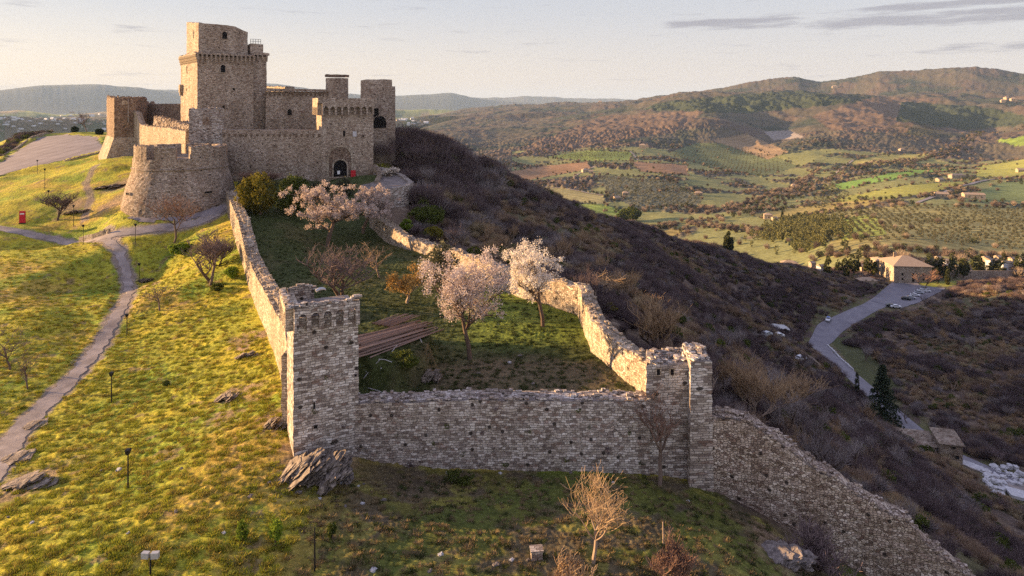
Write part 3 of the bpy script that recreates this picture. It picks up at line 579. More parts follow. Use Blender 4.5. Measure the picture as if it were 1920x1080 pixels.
def lump(c, sx, sy, sz, seed, rot=0.0, n=3, rough=0.22, flat=None):
    "a rough stone: subdivided box pushed about by noise; returns verts and faces"
    n += 2; bm = bmesh.new(); bmesh.ops.create_cube(bm, size=1.0); bmesh.ops.subdivide_edges(bm, edges=bm.edges[:], cuts=n, use_grid_fill=True)
    r = random.Random(seed); ca, sa = math.cos(rot), math.sin(rot)
    for v in bm.verts:
        p = v.co.copy(); l = p.length; p = p * (0.5 + 0.5 * (0.62 / max(l, 0.01)))
        d = rough * float(perlin(p.x * 3.1 + seed, p.y * 3.1 + p.z * 2.3, seed % 17)); lay = round(p.z * 6) / 6; d += rough * .9 * float(perlin(lay * 9.0 + seed, p.x * 1.5, seed % 13)) + rough * .5 * float(perlin(p.x * 8 + seed, p.y * 8 + p.z * 7, 3)); p *= 1 + d
        x, y, z = p.x * sx, p.y * sy, p.z * sz; v.co = (c[0] + x * ca - y * sa, c[1] + x * sa + y * ca, c[2] + z)
    V = [tuple(v.co) for v in bm.verts]; F = [tuple(v.index for v in f.verts) for f in bm.faces]; bm.free(); return V, F
def mesh_vf(name, V, F):
    me = bpy.data.meshes.new(name); me.from_pydata(V, [], F); me.update()
    uvl = me.uv_layers.new(name='UVMap'); return me
def curtain(name, path, zt, zb, thick, m, cell=0.4, rough=0.06, ragged=0.25, closed=False, parent=None, seed=0, batter=0.0, org=None, step=0.0, ends=True, inner_z=None, stones=0.0):
    "masonry wall along a plan line, with a broken top; batter widens the foot outwards (left of the line)"
    P2 = [Vector((p[0], p[1])) for p in path]; n = len(P2); zt = list(zt); zb = list(zb)
    if closed: P2.append(P2[0]); zt.append(zt[0]); zb.append(zb[0])
    seg = [(P2[i + 1] - P2[i]).length for i in range(len(P2) - 1)]; S = np.r_[0, np.cumsum(seg)]
    nor = []
    for i in range(len(P2)):
        if closed: d0 = P2[i] - P2[i - 1] if i > 0 else P2[-1] - P2[-2]; d1 = P2[(i + 1)] - P2[i] if i < len(P2) - 1 else P2[1] - P2[0]
        else: d0 = P2[i] - P2[i - 1] if i > 0 else P2[1] - P2[0]; d1 = P2[i + 1] - P2[i] if i < len(P2) - 1 else P2[i] - P2[i - 1]
        d0 = d0.normalized(); d1 = d1.normalized(); n0 = Vector((-d0.y, d0.x)); n1 = Vector((-d1.y, d1.x)); b_ = (n0 + n1).normalized(); nor.append(b_ / max(b_.dot(n0), 0.4))
    ss = []
    for i in range(len(P2) - 1):
        k = max(1, int(round(seg[i] / cell))); ss += [S[i] + seg[i] * j / k for j in range(k)]
    if not closed: ss.append(S[-1])
    ss = np.array(ss); cx = np.interp(ss, S, [p.x for p in P2]); cy = np.interp(ss, S, [p.y for p in P2])
    nx = np.interp(ss, S, [p.x for p in nor]); ny = np.interp(ss, S, [p.y for p in nor]); T = np.interp(ss, S, zt); B = np.interp(ss, S, zb)
    T = T + ragged * (0.6 * fbm(ss / 2.5 + seed * 3.3, ss * 0 + seed, 4, seed) + 0.5 * np.round(perlin(ss / 1.3, ss * 0 + 7.3 + seed, seed + 2) * 1.6) / 1.6)
    if step > 0: T = np.round(T / step) * step
    hmax = float((T - B).max()); nr = max(2, int(hmax / cell)); ox, oy, oz = (0, 0, 0) if org is None else org
    V = []; UV = []; rows = []
    def ring(off, fz, uvoff, zoff=0.0, bot=None):
        Bq = B if bot is None else bot; z = Bq + (T + zoff - Bq) * fz; o_ = off + (batter * (1 - fz) ** 1.5 if off > 0 else 0)
        d = rough * (perlin(ss / 0.7 + uvoff, z / 0.45, seed) + 0.7 * perlin(ss / 2.1, z / 1.7 + uvoff, seed + 4)) * (1 if abs(off) > 0.01 else 0); o2 = o_ + d * (1 if off > 0 else -1)
        i0 = len(V); V.extend(zip(cx + nx * o2 - ox, cy + ny * o2 - oy, z - oz)); UV.extend(zip(ss + uvoff, z)); return i0
    h = thick / 2; Bi = None if inner_z is None else np.full(len(ss), float(inner_z))
    for k in range(nr + 1): rows.append(ring(h, k / nr, 0.0))
    nt_ = max(1, int(thick / 0.6))
    for k in range(1, nt_): rows.append(None); q = ring(h - thick * k / nt_, 1.0, 0.0, 0.10 * ((k % 2) * 2 - 1)); rows[-1] = q; i0 = q; UV[i0:i0 + len(ss)] = [(a, T[j] + thick * k / nt_) for j, (a, b_) in enumerate(UV[i0:i0 + len(ss)])]
    for k in range(nr, -1, -1): rows.append(ring(-h, k / nr, 37.7, bot=Bi))
    F = []; ns = len(ss); FU = []
    for a, b_ in zip(rows, rows[1:]):
        for j in range(ns if closed else ns - 1):
            j2 = (j + 1) % ns; f = (a + j, b_ + j, b_ + j2, a + j2); F.append(f); us = [UV[q] for q in f]
            if closed and j2 == 0: us = [us[0], us[1], (us[1][0] + cell, us[2][1]), (us[0][0] + cell, us[3][1])]
            FU.append(us)
    if not closed and ends:
        for j, flip in ((0, True), (ns - 1, False)):
            # end caps, row against row
            m_ = len(rows); lo = 0; hi = m_ - 1
            while lo + 1 < hi:
                f = (rows[lo] + j, rows[lo + 1] + j, rows[hi - 1] + j, rows[hi] + j)
                if lo + 1 == hi - 1: f = (rows[lo] + j, rows[lo + 1] + j, rows[hi] + j)
                f = f if flip else f[::-1]; F.append(f); FU.append([((V[q][0] + V[q][1]) * 0.9, V[q][2] + oz) for q in f]); lo += 1; hi -= 1
    F = [f[::-1] for f in F]; FU = [u[::-1] for u in FU]
    # loose capping stones along the crest
    if stones > 0:
        r = random.Random(seed + 5)
        for j in range(ns):
            for kk in (-1, 1, 0):
                if r.random() > stones: continue
                o_ = kk * (h - 0.28) + r.uniform(-.1, .1); c = (cx[j] + nx[j] * o_ - ox, cy[j] + ny[j] * o_ - oy, T[j] + r.uniform(-0.02, 0.10) - oz)
                b_ = MB(); dx = Vector((ny[j], -nx[j], 0)) + Vector((r.uniform(-.3, .3), r.uniform(-.3, .3), 0)); b_.box(c, r.uniform(.25, .62), r.uniform(.22, .45), r.uniform(.08, .22), dx, r.uniform(.8, .98))
                i0 = len(V); V.extend(b_.v); F.extend(tuple(i0 + q for q in f) for f in b_.f); FU.extend([[(a + j * .7, c2 + j * .3) for a, c2 in u] for u in b_.uv])
    me = bpy.data.meshes.new(name); me.from_pydata([tuple(map(float, v)) for v in V], [], F); uvl = me.uv_layers.new(name='UVMap')
    uvl.data.foreach_set('uv', np.array([c for f in FU for q in f for c in q], np.float32)); me.update()
    o = obj(name, me, m, parent); return o

def xyat(px, A, d):
    "point on the plan line A + t d whose image column is px (row taken near the horizon plane of that place)"
    # solved with the column equation x = u*(y*CP - z*SP), z guessed from A[2]
    u = (px - 960.0) / FPX; z = A[2]; t = (u * (A[1] * CP - z * SP) - A[0]) / (d[0] - u * d[1] * CP); return (A[0] + t * d[0], A[1] + t * d[1]), t
def quadplan(pl, pf, pr, py, Y, phi, depth=None):
    "plan of a block: pl/pf/pr = image columns of the back-left, front-left and front-right corners at row py"
    f = P(pf, py, Y); A = (f.x, f.y, f.z); dd = (math.sin(phi), math.cos(phi)); fd = (math.cos(phi), -math.sin(phi))
    fr, w = xyat(pr, A, fd)
    if depth is None: bl, depth = xyat(pl, A, dd)
    bl = (A[0] + dd[0] * depth, A[1] + dd[1] * depth); br = (fr[0] + dd[0] * depth, fr[1] + dd[1] * depth)
    return [(A[0], A[1]), fr, br, bl], w, depth, Vector((*fd, 0)), Vector((*dd, 0))
def clock(poly):
    a = sum(poly[i][0] * poly[(i + 1) % len(poly)][1] - poly[(i + 1) % len(poly)][0] * poly[i][1] for i in range(len(poly)))
    return poly if a < 0 else poly[::-1]
def inset(poly, d):
    "shrink a convex plan"
    c = Vector((sum(p[0] for p in poly) / len(poly), sum(p[1] for p in poly) / len(poly))); o = []; n = len(poly)
    for i in range(n):
        p0, p1, p2 = Vector(poly[i - 1]), Vector(poly[i]), Vector(poly[(i + 1) % n]); d0 = (p1 - p0).normalized(); d1 = (p2 - p1).normalized()
        n0 = Vector((-d0.y, d0.x)); n1 = Vector((-d1.y, d1.x))
        if n0.dot(c - p1) < 0: n0 = -n0
        if n1.dot(c - p1) < 0: n1 = -n1
        b_ = (n0 + n1).normalized(); o.append(tuple(p1 + b_ / max(b_.dot(n0), .4) * d))
    return o
def block(name, poly, zt, zb, m, parent=None, cell=0.55, rough=0.06, ragged=0.12, seed=0, thick=1.0, deck=0.9, org=(0, 0, 0), zts=None, stones=0.0, batter=0.0):
    "a masonry block: a ring wall with the given outer plan and a deck inside"
    poly = clock(poly); ip = inset(poly, thick / 2); zt_ = [zt] * len(poly) if zts is None else zts
    o = curtain(name, ip, zt_, [zb] * len(poly), thick, m, cell, rough, ragged, True, parent, seed, batter, org, stones=stones)
    return o, poly
def deck(poly, z, parent, m, org=(0, 0, 0), name='roof_deck', t=0.3):
    b_ = MB(org); b_.prism(inset(clock(poly)[::-1], 0.5), z - t, z); return obj(name, b_, m, parent)
def arch_pts(w, h, n=8, segmental=1.0):
    r = w / 2; pts = [(-r, 0), (r, 0)]; sp = h - r * segmental
    for i in range(n + 1):
        a = math.pi * i / n; pts.append((r * math.cos(a), sp + r * segmental * math.sin(a)))
    return pts
def opening(parent, c, ax, w, h, org=(0, 0, 0), frame=0.18, proud=0.10, arch=True, name='window', fm=None, pane='dark', panename='pane'):
    "arched or square opening: a stone surround standing proud of the wall and a dark recess face inside it; c = sill centre on the wall face"
    ax = Vector(ax).normalized(); nrm = Vector((ax.y, -ax.x, 0)); c = Vector(c); up = Vector((0, 0, 1))
    inn = arch_pts(w, h) if arch else [(-w / 2, 0), (w / 2, 0), (w / 2, h), (-w / 2, h)]
    cx_, cy_ = 0, h * 0.45
    out_ = [(x + math.copysign(frame, x) if abs(x) > 1e-6 else x, (y + (frame if y > h * .5 else -frame * .6))) for x, y in inn]
    b_ = MB(org); n = len(inn); f = lambda q, d: c + ax * q[0] + up * q[1] + nrm * d
    for i in range(n):
        j = (i + 1) % n; b_.face([f(out_[i], proud), f(out_[j], proud), f(inn[j], proud), f(inn[i], proud)]); b_.face([f(out_[i], -0.3), f(out_[j], -0.3), f(out_[j], proud), f(out_[i], proud)]); b_.face([f(inn[i], proud), f(inn[j], proud), f(inn[j], 0.0), f(inn[i], 0.0)])
    o = obj(name, b_, fm or M['castle'], parent); q = MB(org); q.face([f(p, 0.075 if proud > 0.08 else proud * .7) for p in inn]); obj(panename, q, M[pane], o); return o
def corbels(parent, p0, p1, z, org, spacing=1.0, w=0.35, h=1.6, proj=0.7, outw=None, m=None, seed=0, inv=False):
    "a row of stepped brackets along p0-p1"
    p0 = Vector(p0); p1 = Vector(p1); d = (p1 - p0); Ln = d.length; d.normalize(); nrm = Vector((d.y, -d.x)) if not inv else Vector((-d.y, d.x)); n = max(1, int(Ln / spacing)); b_ = MB(); ax = (d.x, d.y, 0)
    pf = [(-0.02, 0), (proj / 3, 0), (proj / 3, h / 3), (2 * proj / 3, h / 3), (2 * proj / 3, 2 * h / 3), (proj, 2 * h / 3), (proj, h), (-0.02, h)]
    f = lambda q, sd_: Vector((d.x * sd_ * w / 2 + nrm.x * q[0], d.y * sd_ * w / 2 + nrm.y * q[0], q[1]))
    for i in range(8): j = (i + 1) % 8; b_.face([f(pf[i], 1), f(pf[j], 1), f(pf[j], -1), f(pf[i], -1)])
    for s_ in (1, -1):
        for a_, c_, z0, z1 in ((-.02, proj / 3, 0, h), (proj / 3, 2 * proj / 3, h / 3, h), (2 * proj / 3, proj, 2 * h / 3, h)):
            q = [f(t_, s_) for t_ in ((a_, z0), (c_, z0), (c_, z1), (a_, z1))]; b_.face(q if s_ < 0 else q[::-1])
    me = b_.mesh('corbel'); me.materials.append(m or M['castle'])
    for i in range(n + 1):
        q = p0 + d * (Ln * i / n); o = obj('corbel', me, None, parent); o.location = Vector((q.x, q.y, z - h)) - Vector(org)
def arcade(parent, p0, p1, z0, z1, proj, org, aw=0.75, ah=0.75, pier=0.35, m=None, name='machicolation', back=0.45, inv=False, foot=0.5):
    "projecting parapet carried on small arches"
    p0 = Vector(p0); p1 = Vector(p1); d = (p1 - p0); Ln = d.length; d.normalize(); nrm = Vector((d.y, -d.x)) if not inv else Vector((-d.y, d.x)); n = max(1, int(round((Ln - pier) / (aw + pier)))); pitch = (Ln - pier) / n; a_w = pitch - pier
    prof = [(0.0, z0 - foot), (pier, z0 - foot)]
    for i in range(n):
        s0 = pier + i * pitch
        for k in range(9):
            a = math.pi - math.pi * k / 8; prof.append((s0 + a_w / 2 + a_w / 2 * math.cos(a), z0 + (ah - a_w * .5) + a_w / 2 * math.sin(a)))
        prof += [(s0 + a_w, z0 - foot), (s0 + a_w + pier, z0 - foot)]
    # strips between the outline and the top keep every face convex
    b_ = MB(org); f = lambda s_, z, o_: (p0.x + d.x * s_ + nrm.x * o_, p0.y + d.y * s_ + nrm.y * o_, z)
    for (s0, za), (s1, zc) in zip(prof, prof[1:]):
        if s1 - s0 > 1e-6:
            b_.face([f(s0, za, proj), f(s1, zc, proj), f(s1, z1, proj), f(s0, z1, proj)]); b_.face([f(s1, zc, 0.02), f(s0, za, 0.02), f(s0, z1, 0.02), f(s1, z1, 0.02)])
            b_.face([f(s0, z1, proj), f(s1, z1, proj), f(s1, z1, -back), f(s0, z1, -back)])
        b_.face([f(s0, za, 0.02), f(s1, zc, 0.02), f(s1, zc, proj), f(s0, za, proj)])
    b_.face([f(0, z0 - foot, 0.02), f(0, z0 - foot, proj), f(0, z1, proj), f(0, z1, 0.02)]); b_.face([f(Ln, z0 - foot, proj), f(Ln, z0 - foot, 0.02), f(Ln, z1, 0.02), f(Ln, z1, proj)])
    return obj(name, b_, m or M['castle'], parent)

# ------------------------------------------------------------------ the near corner tower
PH = R(-25.0)
NTp, ntw, _, nax, ndx = quadplan(0, 550, 672, 700, 51.0, PH, depth=4.6)
ntz = Zat(NTp[0][0], NTp[0][1], 565)
org = Vector((*NTp[0], -28.0))
tw = thing('corner_tower', org, 'square pale stone watchtower with small arches under its broken top, at the near wall corner', 'tower')
block('shaft', NTp, ntz - 1.4, -32, M['ashlar'], tw, 0.30, 0.045, 0.05, 3, 0.9, org=org)
deck(NTp, ntz - 1.2, tw, M['greyrock'], org)
zA = ntz - 1.75
arcade(tw, NTp[0], NTp[1], zA, ntz - 0.45, 0.62, org, 0.72, 0.80, 0.34, M['ashlar'], foot=0.62)
arcade(tw, NTp[3], NTp[0], zA, ntz - 0.45, 0.62, org, 0.72, 0.80, 0.34, M['cream'], foot=0.62)
pp = [Vector((p[0], p[1])) for p in NTp]; fdv = Vector(nax.xy); ddv = Vector(ndx.xy)
par = [pp[3] - fdv * 0.36, pp[0] - fdv * 0.36 - ddv * 0.36, pp[1] - ddv * 0.36 + fdv * 0.05]
curtain('parapet', [tuple(p) for p in par], [ntz - 0.2, ntz - 0.35, ntz - 0.35], [ntz - 0.3] * 3, 0.52, M['ashlar'], 0.3, 0.04, 0.25, False, tw, 11, 0, org, stones=0.5)
curtain('parapet', [tuple(pp[3]), tuple(pp[3] + fdv * 2.2)], [ntz - 0.15, ntz - 0.5], [ntz - 1.3] * 2, 0.5, M['ashlar'], 0.3, 0.05, 0.5, False, tw, 14, 0, org, stones=0.5)
for s_, zq, w_, h_ in ((1.6, -24.6, .16, .55), (1.7, -26.2, .32, .3), (4.9, -22.6, .2, .22), (5.2, -26.6, .35, .35)):
    q = pp[0] + fdv * s_; opening(tw, (q.x, q.y, zq), nax, w_, h_, org, 0.03, 0.06, False, 'loophole', M['ashlar'])

# ------------------------------------------------------------------ curtain walls round the court
FRW = [tuple(pp[1] + ddv * 0.9 - fdv * 0.05), XY(900, 880, 54.3), XY(1214, 885, 54.3)]
def pathz(path, rows): return [Zat(x, y, r) for (x, y), r in zip(path, rows)]
bx_ = [ZH(x, y - 1.3) for x, y in FRW]
o = curtain('front_wall', FRW, pathz(FRW, [748, 741, 744]), [-33, -33.5, -34], 1.9, M['ashlar'], 0.33, 0.07, 0.13, False, None, 21, 0.0, None, stones=0.55)
tag(o, 'long straight grey stone wall facing the camera between the two near towers', 'wall')
# the wall end tower on the right and its buttress
W2 = [XY(1212, 700, 53.6), XY(1290, 700, 53.6)]
wt = thing('wall_tower', (*W2[0], -30), 'ruined stone wall tower with a jagged top at the right end of the front wall', 'tower'); wo = Vector((*W2[0], -30))
zt_ = Zat(W2[0][0], W2[0][1], 674) - 0.45
block('shaft', [W2[0], (W2[1][0] + .1, W2[1][1] + .2), (W2[1][0] + 0.6, W2[1][1] + 3.3), (W2[0][0] + .7, W2[0][1] + 3.3)], zt_, -35.5, M['ashlar'], wt, 0.33, 0.07, 0.16, 31, 1.1, org=wo, stones=0.45, zts=None)
B2 = [(W2[1][0] + 0.0, W2[1][1] - 0.85), (W2[1][0] + 1.75, W2[1][1] - 0.75), (W2[1][0] + 2.1, W2[1][1] + 3.2), (W2[1][0] + 0.35, W2[1][1] + 3.2)]
block('buttress', B2, Zat(W2[1][0], W2[1][1], 659) - 0.6, -36.5, M['ashlar'], wt, 0.33, 0.07, 0.14, 32, 0.84, org=wo, stones=0.5, batter=0.25)
for dx in (0.85, 2.0): opening(wt, (W2[0][0] + dx + 0.15, W2[0][1] + 0.03, Zat(W2[0][0], W2[0][1], 703)), (1, 0.03, 0), 0.28, 0.5, wo, 0.10, 0.08, False, 'niche', M['cream'])
# outer wall running down the slope to the right
OW = [(B2[1][0] - 0.25, B2[1][1] + 1.1), XY(1400, 900, 53.1), XY(1500, 950, 52.0), XY(1600, 1000, 51.0), XY(1740, 1075, 49.6), XY(1900, 1150, 48.0), XY(2060, 1200, 46)]
def rowz(path, rows, dy=0.0):
    return [Zat(x, y + dy, r) for (x, y), r in zip(path, rows)]
OWpx = [772, 783, 850, 918, 1022, 1130, 1230]
OWd = []; OWz = []
for i in range(len(OW) - 1):
    for k in range(3):
        t_ = k / 3; OWd.append((OW[i][0] * (1 - t_) + OW[i + 1][0] * t_, OW[i][1] * (1 - t_) + OW[i + 1][1] * t_)); OWz.append(OWpx[i] * (1 - t_) + OWpx[i + 1] * t_)
# iterate: rows are given against image columns
colrow = [(1325,772),(1345,774),(1380,776),(1420,792),(1460,820),(1500,848),(1540,876),(1580,896),(1620,928),(1680,958),(1720,998),(1760,1030),(1820,1080),(1900,1150),(2100,1290)]
def colz(x, y):
    z = -28.0
    for _ in range(12):
        pxx, _r = pix(x, y, z); r_ = np.interp(pxx, [c[0] for c in colrow], [c[1] for c in colrow]); z = Zat(x, y, r_)
    return z
OWz = [colz(x, y + 0.2) for x, y in OWd]
OWb = [min(ZH(x, y - 2.2), ZH(x, y)) - 1.5 for x, y in OWd]
o = curtain('outer_wall', OWd, OWz, OWb, 2.0, M['rubble'], 0.36, 0.11, 0.30, False, None, 41, 0.0, None, stones=0.6)
tag(o, 'rubble stone wall sloping down to the bottom right corner from the ruined wall tower', 'wall')
# left wall from the corner tower up to the round bastion
lrow2 = [(418,345),(425,361),(434,384),(447,416),(454,455),(467,492),(485,528),(504,562),(520,594),(538,622),(600,700)]
def lz(x, y):
    z = -20.0
    for _ in range(14):
        pxx, _r = pix(x, y, z); z = Zat(x, y, np.interp(pxx, [c[0] for c in lrow2], [c[1] for c in lrow2]))
    return z
LW = []
for i, (x, y, z) in enumerate(LWBASE):
    LW.append((x + 0.87, y + 0.38))
LW = [tuple(pp[3] + fdv * 0.45 + ddv * 0.3)] + LW
LW[-1] = (LW[-1][0], LW[-1][1])
LWz = [lz(x - 0.9, y - 0.4) for x, y in LW]; LWb = [min(ZH(x - 2.2, y - .8), ZH(x + 2, y + .5)) - 1.2 for x, y in LW]; LWz[0] = LWz[1] = min(LWz[1], LWz[2])
print('left wall heights', [round(a - b_, 1) for a, b_ in zip(LWz, LWb)])
o = curtain('court_wall', LW[::-1], LWz[::-1], LWb[::-1], 1.9, M['cream'], 0.42, 0.08, 0.25, False, None, 51, 0.0, None, stones=0.5)
tag(o, 'long sunlit stone wall climbing from the corner tower to the round bastion', 'wall')
# right wall: tower -> bend -> up to the gate terrace
RW = [(W2[0][0] + 1.6, W2[0][1] + 2.6), XY(1190, 740, 59.5), XY(1122, 690, 67), cC]
RWz = [Zat(RW[0][0], RW[0][1], 683), Zat(RW[1][0], RW[1][1], 660), Zat(RW[2][0], RW[2][1], 600), Zat(RW[3][0], RW[3][1], 533)]
RWs = []; RWzs = []
for i in range(3):
    for k in range(4):
        t_ = k / 4; RWs.append(tuple(Vector(RW[i]).lerp(Vector(RW[i + 1]), t_))); RWzs.append(RWz[i] * (1 - t_) + RWz[i + 1] * t_)
RWs.append(RW[3]); RWzs.append(RWz[3])
o = curtain('court_wall', RWs, RWzs, [-32.5] * len(RWs), 1.5, M['cream'], 0.36, 0.09, 0.25, False, None, 61, 0.0, None, stones=0.5)
tag(o, 'curved stone wall with sunlit inner face rising from the ruined wall tower to the bend', 'wall')
RW2 = [(cC[0] - .2, cC[1] + 0.8), XY(985, 548, 86), XY(880, 505, 99), cD, cE, XY(706, 392, 134)]
RW2z = [Zat(RW2[0][0], RW2[0][1], 536), Zat(RW2[1][0], RW2[1][1], 512), Zat(RW2[2][0], RW2[2][1], 478), Zat(RW2[3][0], RW2[3][1], 446), Zat(RW2[4][0], RW2[4][1], 398), Zat(RW2[5][0], RW2[5][1], 378)]
o = curtain('court_wall', RW2, RW2z, [-33, -32, -31, -30, -29, -27], 1.5, M['cream'], 0.42, 0.09, 0.3, False, None, 71, 0.0, None, stones=0.5)
tag(o, 'low sunlit stone wall behind the blossoming trees, running up to the gate terrace', 'wall')

# ------------------------------------------------------------------ the castle
CO = Vector((-50, 160, -16))
def cthing(name, c, label, cat='castle'): return thing(name, c, label, cat)
castle = thing('castle', CO, 'medieval brown stone castle with a tall square keep, gate tower and walls on the hilltop', 'castle')
# gate tower
GP, gw, gd, gax, gdx = quadplan(584, 603, 700, 300, 150.0, R(-24.0), depth=9.5)
gz = lambda row, A=GP[0]: Zat(A[0], A[1], row)
block('gate_tower', GP, gz(196), -23.5, M['castle'], castle, 0.6, 0.06, 0.05, 81, 1.2, org=CO); deck(GP, gz(196) - 0.1, castle, M['castle'], CO)
g0, g1, g2, g3 = [Vector(p) for p in GP]; gf = Vector(gax.xy); gdd = Vector(gdx.xy)
arcade(castle, GP[0], GP[1], gz(208), gz(192), 0.95, CO, 1.0, 0.95, 0.38, M['castle'], foot=1.0)
arcade(castle, GP[3], GP[0], gz(208), gz(192), 0.95, CO, 1.0, 0.95, 0.38, M['cream'], foot=1.0)
pr_ = [g3 - gf * .4, g0 - gf * .4 - gdd * .4, g1 - gdd * .4 + gf * 0.1, g2 + gf * .1]
curtain('parapet', [tuple(p) for p in pr_], [gz(184)] * 4, [gz(193)] * 4, 1.05, M['castle'], 0.6, 0.05, 0.10, False, castle, 83, 0, CO)
def onface(P0, ax, px, row, dz=0.0, out_=0.0):
    q, t_ = xyat(px, (P0[0], P0[1], Zat(P0[0], P0[1], row)), (ax.x, ax.y)); n_ = Vector((ax.y, -ax.x, 0)); return Vector((q[0], q[1], Zat(q[0], q[1], row))) + n_ * out_
opening(castle, onface(g0, gax, 637.5, 331), gax, 5.2, 3 * 2.35, CO, 0.45, 0.22, True, 'blind_arch', M['cream'], 'castle_dark', 'infill')
opening(castle, onface(g0, gax, 637.5, 332, 0, 0.12), gax, 3.1, 4.1, CO, 0.30, 0.35, True, 'gateway', M['cream'])
opening(castle, onface(g0, gax, 645, 256), gax, 0.5, 1.4, CO, 0.12, 0.1, False, 'slit', M['castle'])
opening(castle, onface(g0, gax, 665, 256), gax, 0.9, 1.3, CO, 0.12, 0.1, False, 'plaque', M['castle'], 'whiterock', 'slab')
opening(castle, onface(g0, gax, 681, 257), gax, 0.35, 0.5, CO, 0.05, 0.1, False, 'slit', M['castle'])
q = onface(g3, gdx * -1, 594, 245); opening(castle, q, gdx * -1, 0.3, 2.0, CO, 0.15, 0.1, False, 'slit', M['cream'])
# link wall between gate tower and the right-hand tower, with a dark arch
TP, tw_, td, tax, tdx = quadplan(684, 686, 735, 230, 170.0, R(-22.0), depth=9)
tz = lambda row, A=TP[0]: Zat(A[0], A[1], row)
block('side_tower', TP, tz(149), -22, M['castle'], castle, 0.6, 0.07, 0.15, 84, 1.2, org=CO); deck(TP, tz(150) - 0.6, castle, M['castle'], CO)
for pxx, row, w_, h_, ar in ((704, 219, 1.7, 2.3, False), (712, 240, 3.4, 3.3, True)): opening(castle, onface(TP[0], tax, pxx, row), tax, w_, h_, CO, 0.12, 0.12, ar, 'window', M['castle'])
b2 = [Vector(TP[1]), Vector(TP[1]) + Vector(tax.xy) * 0.9, Vector(TP[2]) + Vector(tax.xy) * 0.9, Vector(TP[2])]
block('side_tower_buttress', [tuple(p) for p in b2], tz(161), -22, M['castle'], castle, 0.6, 0.05, 0.1, 85, 0.4, org=CO)
curtain('link_wall', [tuple(g2 + gf * .2), tuple(Vector(TP[0]) + Vector(tax.xy) * 1.2)], [gz(194), tz(186)], [-22] * 2, 1.6, M['castle'], 0.6, 0.06, 0.15, False, castle, 86, 0, CO)
# great wall behind, with the round turret
WP, _, _, wax, wdx = quadplan(0, 498, 640, 240, 178.0, R(-20.0), depth=10)
wz = lambda row, A=WP[0]: Zat(A[0], A[1], row)
block('hall_wall', WP, wz(172), -20, M['castle'], castle, 0.7, 0.06, 0.12, 87, 1.5, org=CO); deck(WP, wz(175), castle, M['castle'], CO)
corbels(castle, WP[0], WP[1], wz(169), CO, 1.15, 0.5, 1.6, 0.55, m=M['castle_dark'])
wp0, wp1 = Vector(WP[0]), Vector(WP[1])
curtain('parapet', [tuple(wp0 - Vector(wdx.xy) * 0.1), tuple(wp1 - Vector(wdx.xy) * 0.1)], [wz(165.5), Zat(WP[1][0], WP[1][1], 168)], [wz(171), wz(171)], 0.9, M['castle'], 0.6, 0.05, 0.12, False, castle, 88, 0, CO)
q0 = P(497, 162, 206); q1 = P(549, 162, 184)
curtain('hall_back_wall', [(q0.x, q0.y), (q1.x, q1.y)], [Zat(q0.x, q0.y, 162), Zat(q1.x, q1.y, 163)], [wz(178)] * 2, 1.0, M['cream'], 0.6, 0.05, 0.3, False, castle, 89, 0, CO)
opening(castle, onface(WP[0], wax, 543, 216), wax, 1.15, 1.7, CO, 0.3, 0.14, True, 'window', M['castle'])
cc = P(632, 170, 186); rT = 20.0 / FPX * 186 * 1.02
ringp = [(cc.x + rT * math.cos(a), cc.y + rT * math.sin(a)) for a in np.linspace(0, -2 * math.pi, 25)[:-1]]
block('round_turret', ringp, Zat(cc.x, cc.y - rT, 146), -20, M['castle'], castle, 0.6, 0.05, 0.05, 90, 0.7, org=CO)
ringo = [(cc.x + (rT + .25) * math.cos(a), cc.y + (rT + .25) * math.sin(a)) for a in np.linspace(0, -2 * math.pi, 25)[:-1]]
block('turret_rim', ringo, Zat(cc.x, cc.y - rT, 139.5), Zat(cc.x, cc.y - rT, 143.5), M['castle_dark'], castle, 0.5, 0.03, 0.25, 91, 0.6, org=CO); deck(ringp, Zat(cc.x, cc.y - rT, 147), castle, M['castle'], CO)
# the keep
KP, kw, kd, kax, kdx = quadplan(339, 370, 475, 200, 168.0, R(-40.0))
kz = lambda row, A=KP[0]: Zat(A[0], A[1], row)
k0, k1, k2, k3 = [Vector(p) for p in KP]; kf = Vector(kax.xy); kdd = Vector(kdx.xy); print('keep', kw, kd)
block('keep_shaft', KP, kz(104), -20, M['castle'], castle, 0.65, 0.06, 0.04, 92, 1.8, org=CO, batter=0.05); deck(KP, kz(103), castle, M['castle'], CO)
corbels(castle, k0, k1, kz(101), CO, 1.05, 0.42, 2.2, 0.65, m=M['castle']); corbels(castle, k3, k0, kz(101), CO, 0.95, 0.42, 2.2, 0.55, m=M['cream'])
KB = [tuple(k0 - kf * .55 - kdd * .6), tuple(k1 - kdd * .6 + kf * .1), tuple(k2 + kf * .1), tuple(k3 - kf * .55)]
block('keep_gallery', KB, kz(99), kz(101.5), M['castle'], castle, 0.6, 0.06, 0.35, 93, 1.2, org=CO, stones=0.2)
UPp, uw, ud, _, _ = quadplan(350, 372, 468, 80, 168.9, R(-40.0)); u0, u1, u2, u3 = [Vector(p) for p in UPp]
UP5 = [tuple(u0), tuple(u0.lerp(u1, 0.72)), tuple(u1 + kdd * 1.6), tuple(u2), tuple(u3)]
UPz = [Zat(u0.x, u0.y, 42.5), Zat(u0.lerp(u1, .6).x, u0.lerp(u1, .6).y, 49), Zat(u1.x, u1.y + 1.5, 61), Zat(u1.x, u1.y, 55), Zat(u3.x, u3.y, 42)]
cl_ = clock(UP5); zl = [UPz[UP5.index(p)] for p in cl_]
block('keep_top', UP5, 0, kz(102), M['castle'], castle, 0.6, 0.06, 0.22, 94, 1.3, org=CO, zts=zl); deck(UP5, kz(60), castle, M['castle'], CO)
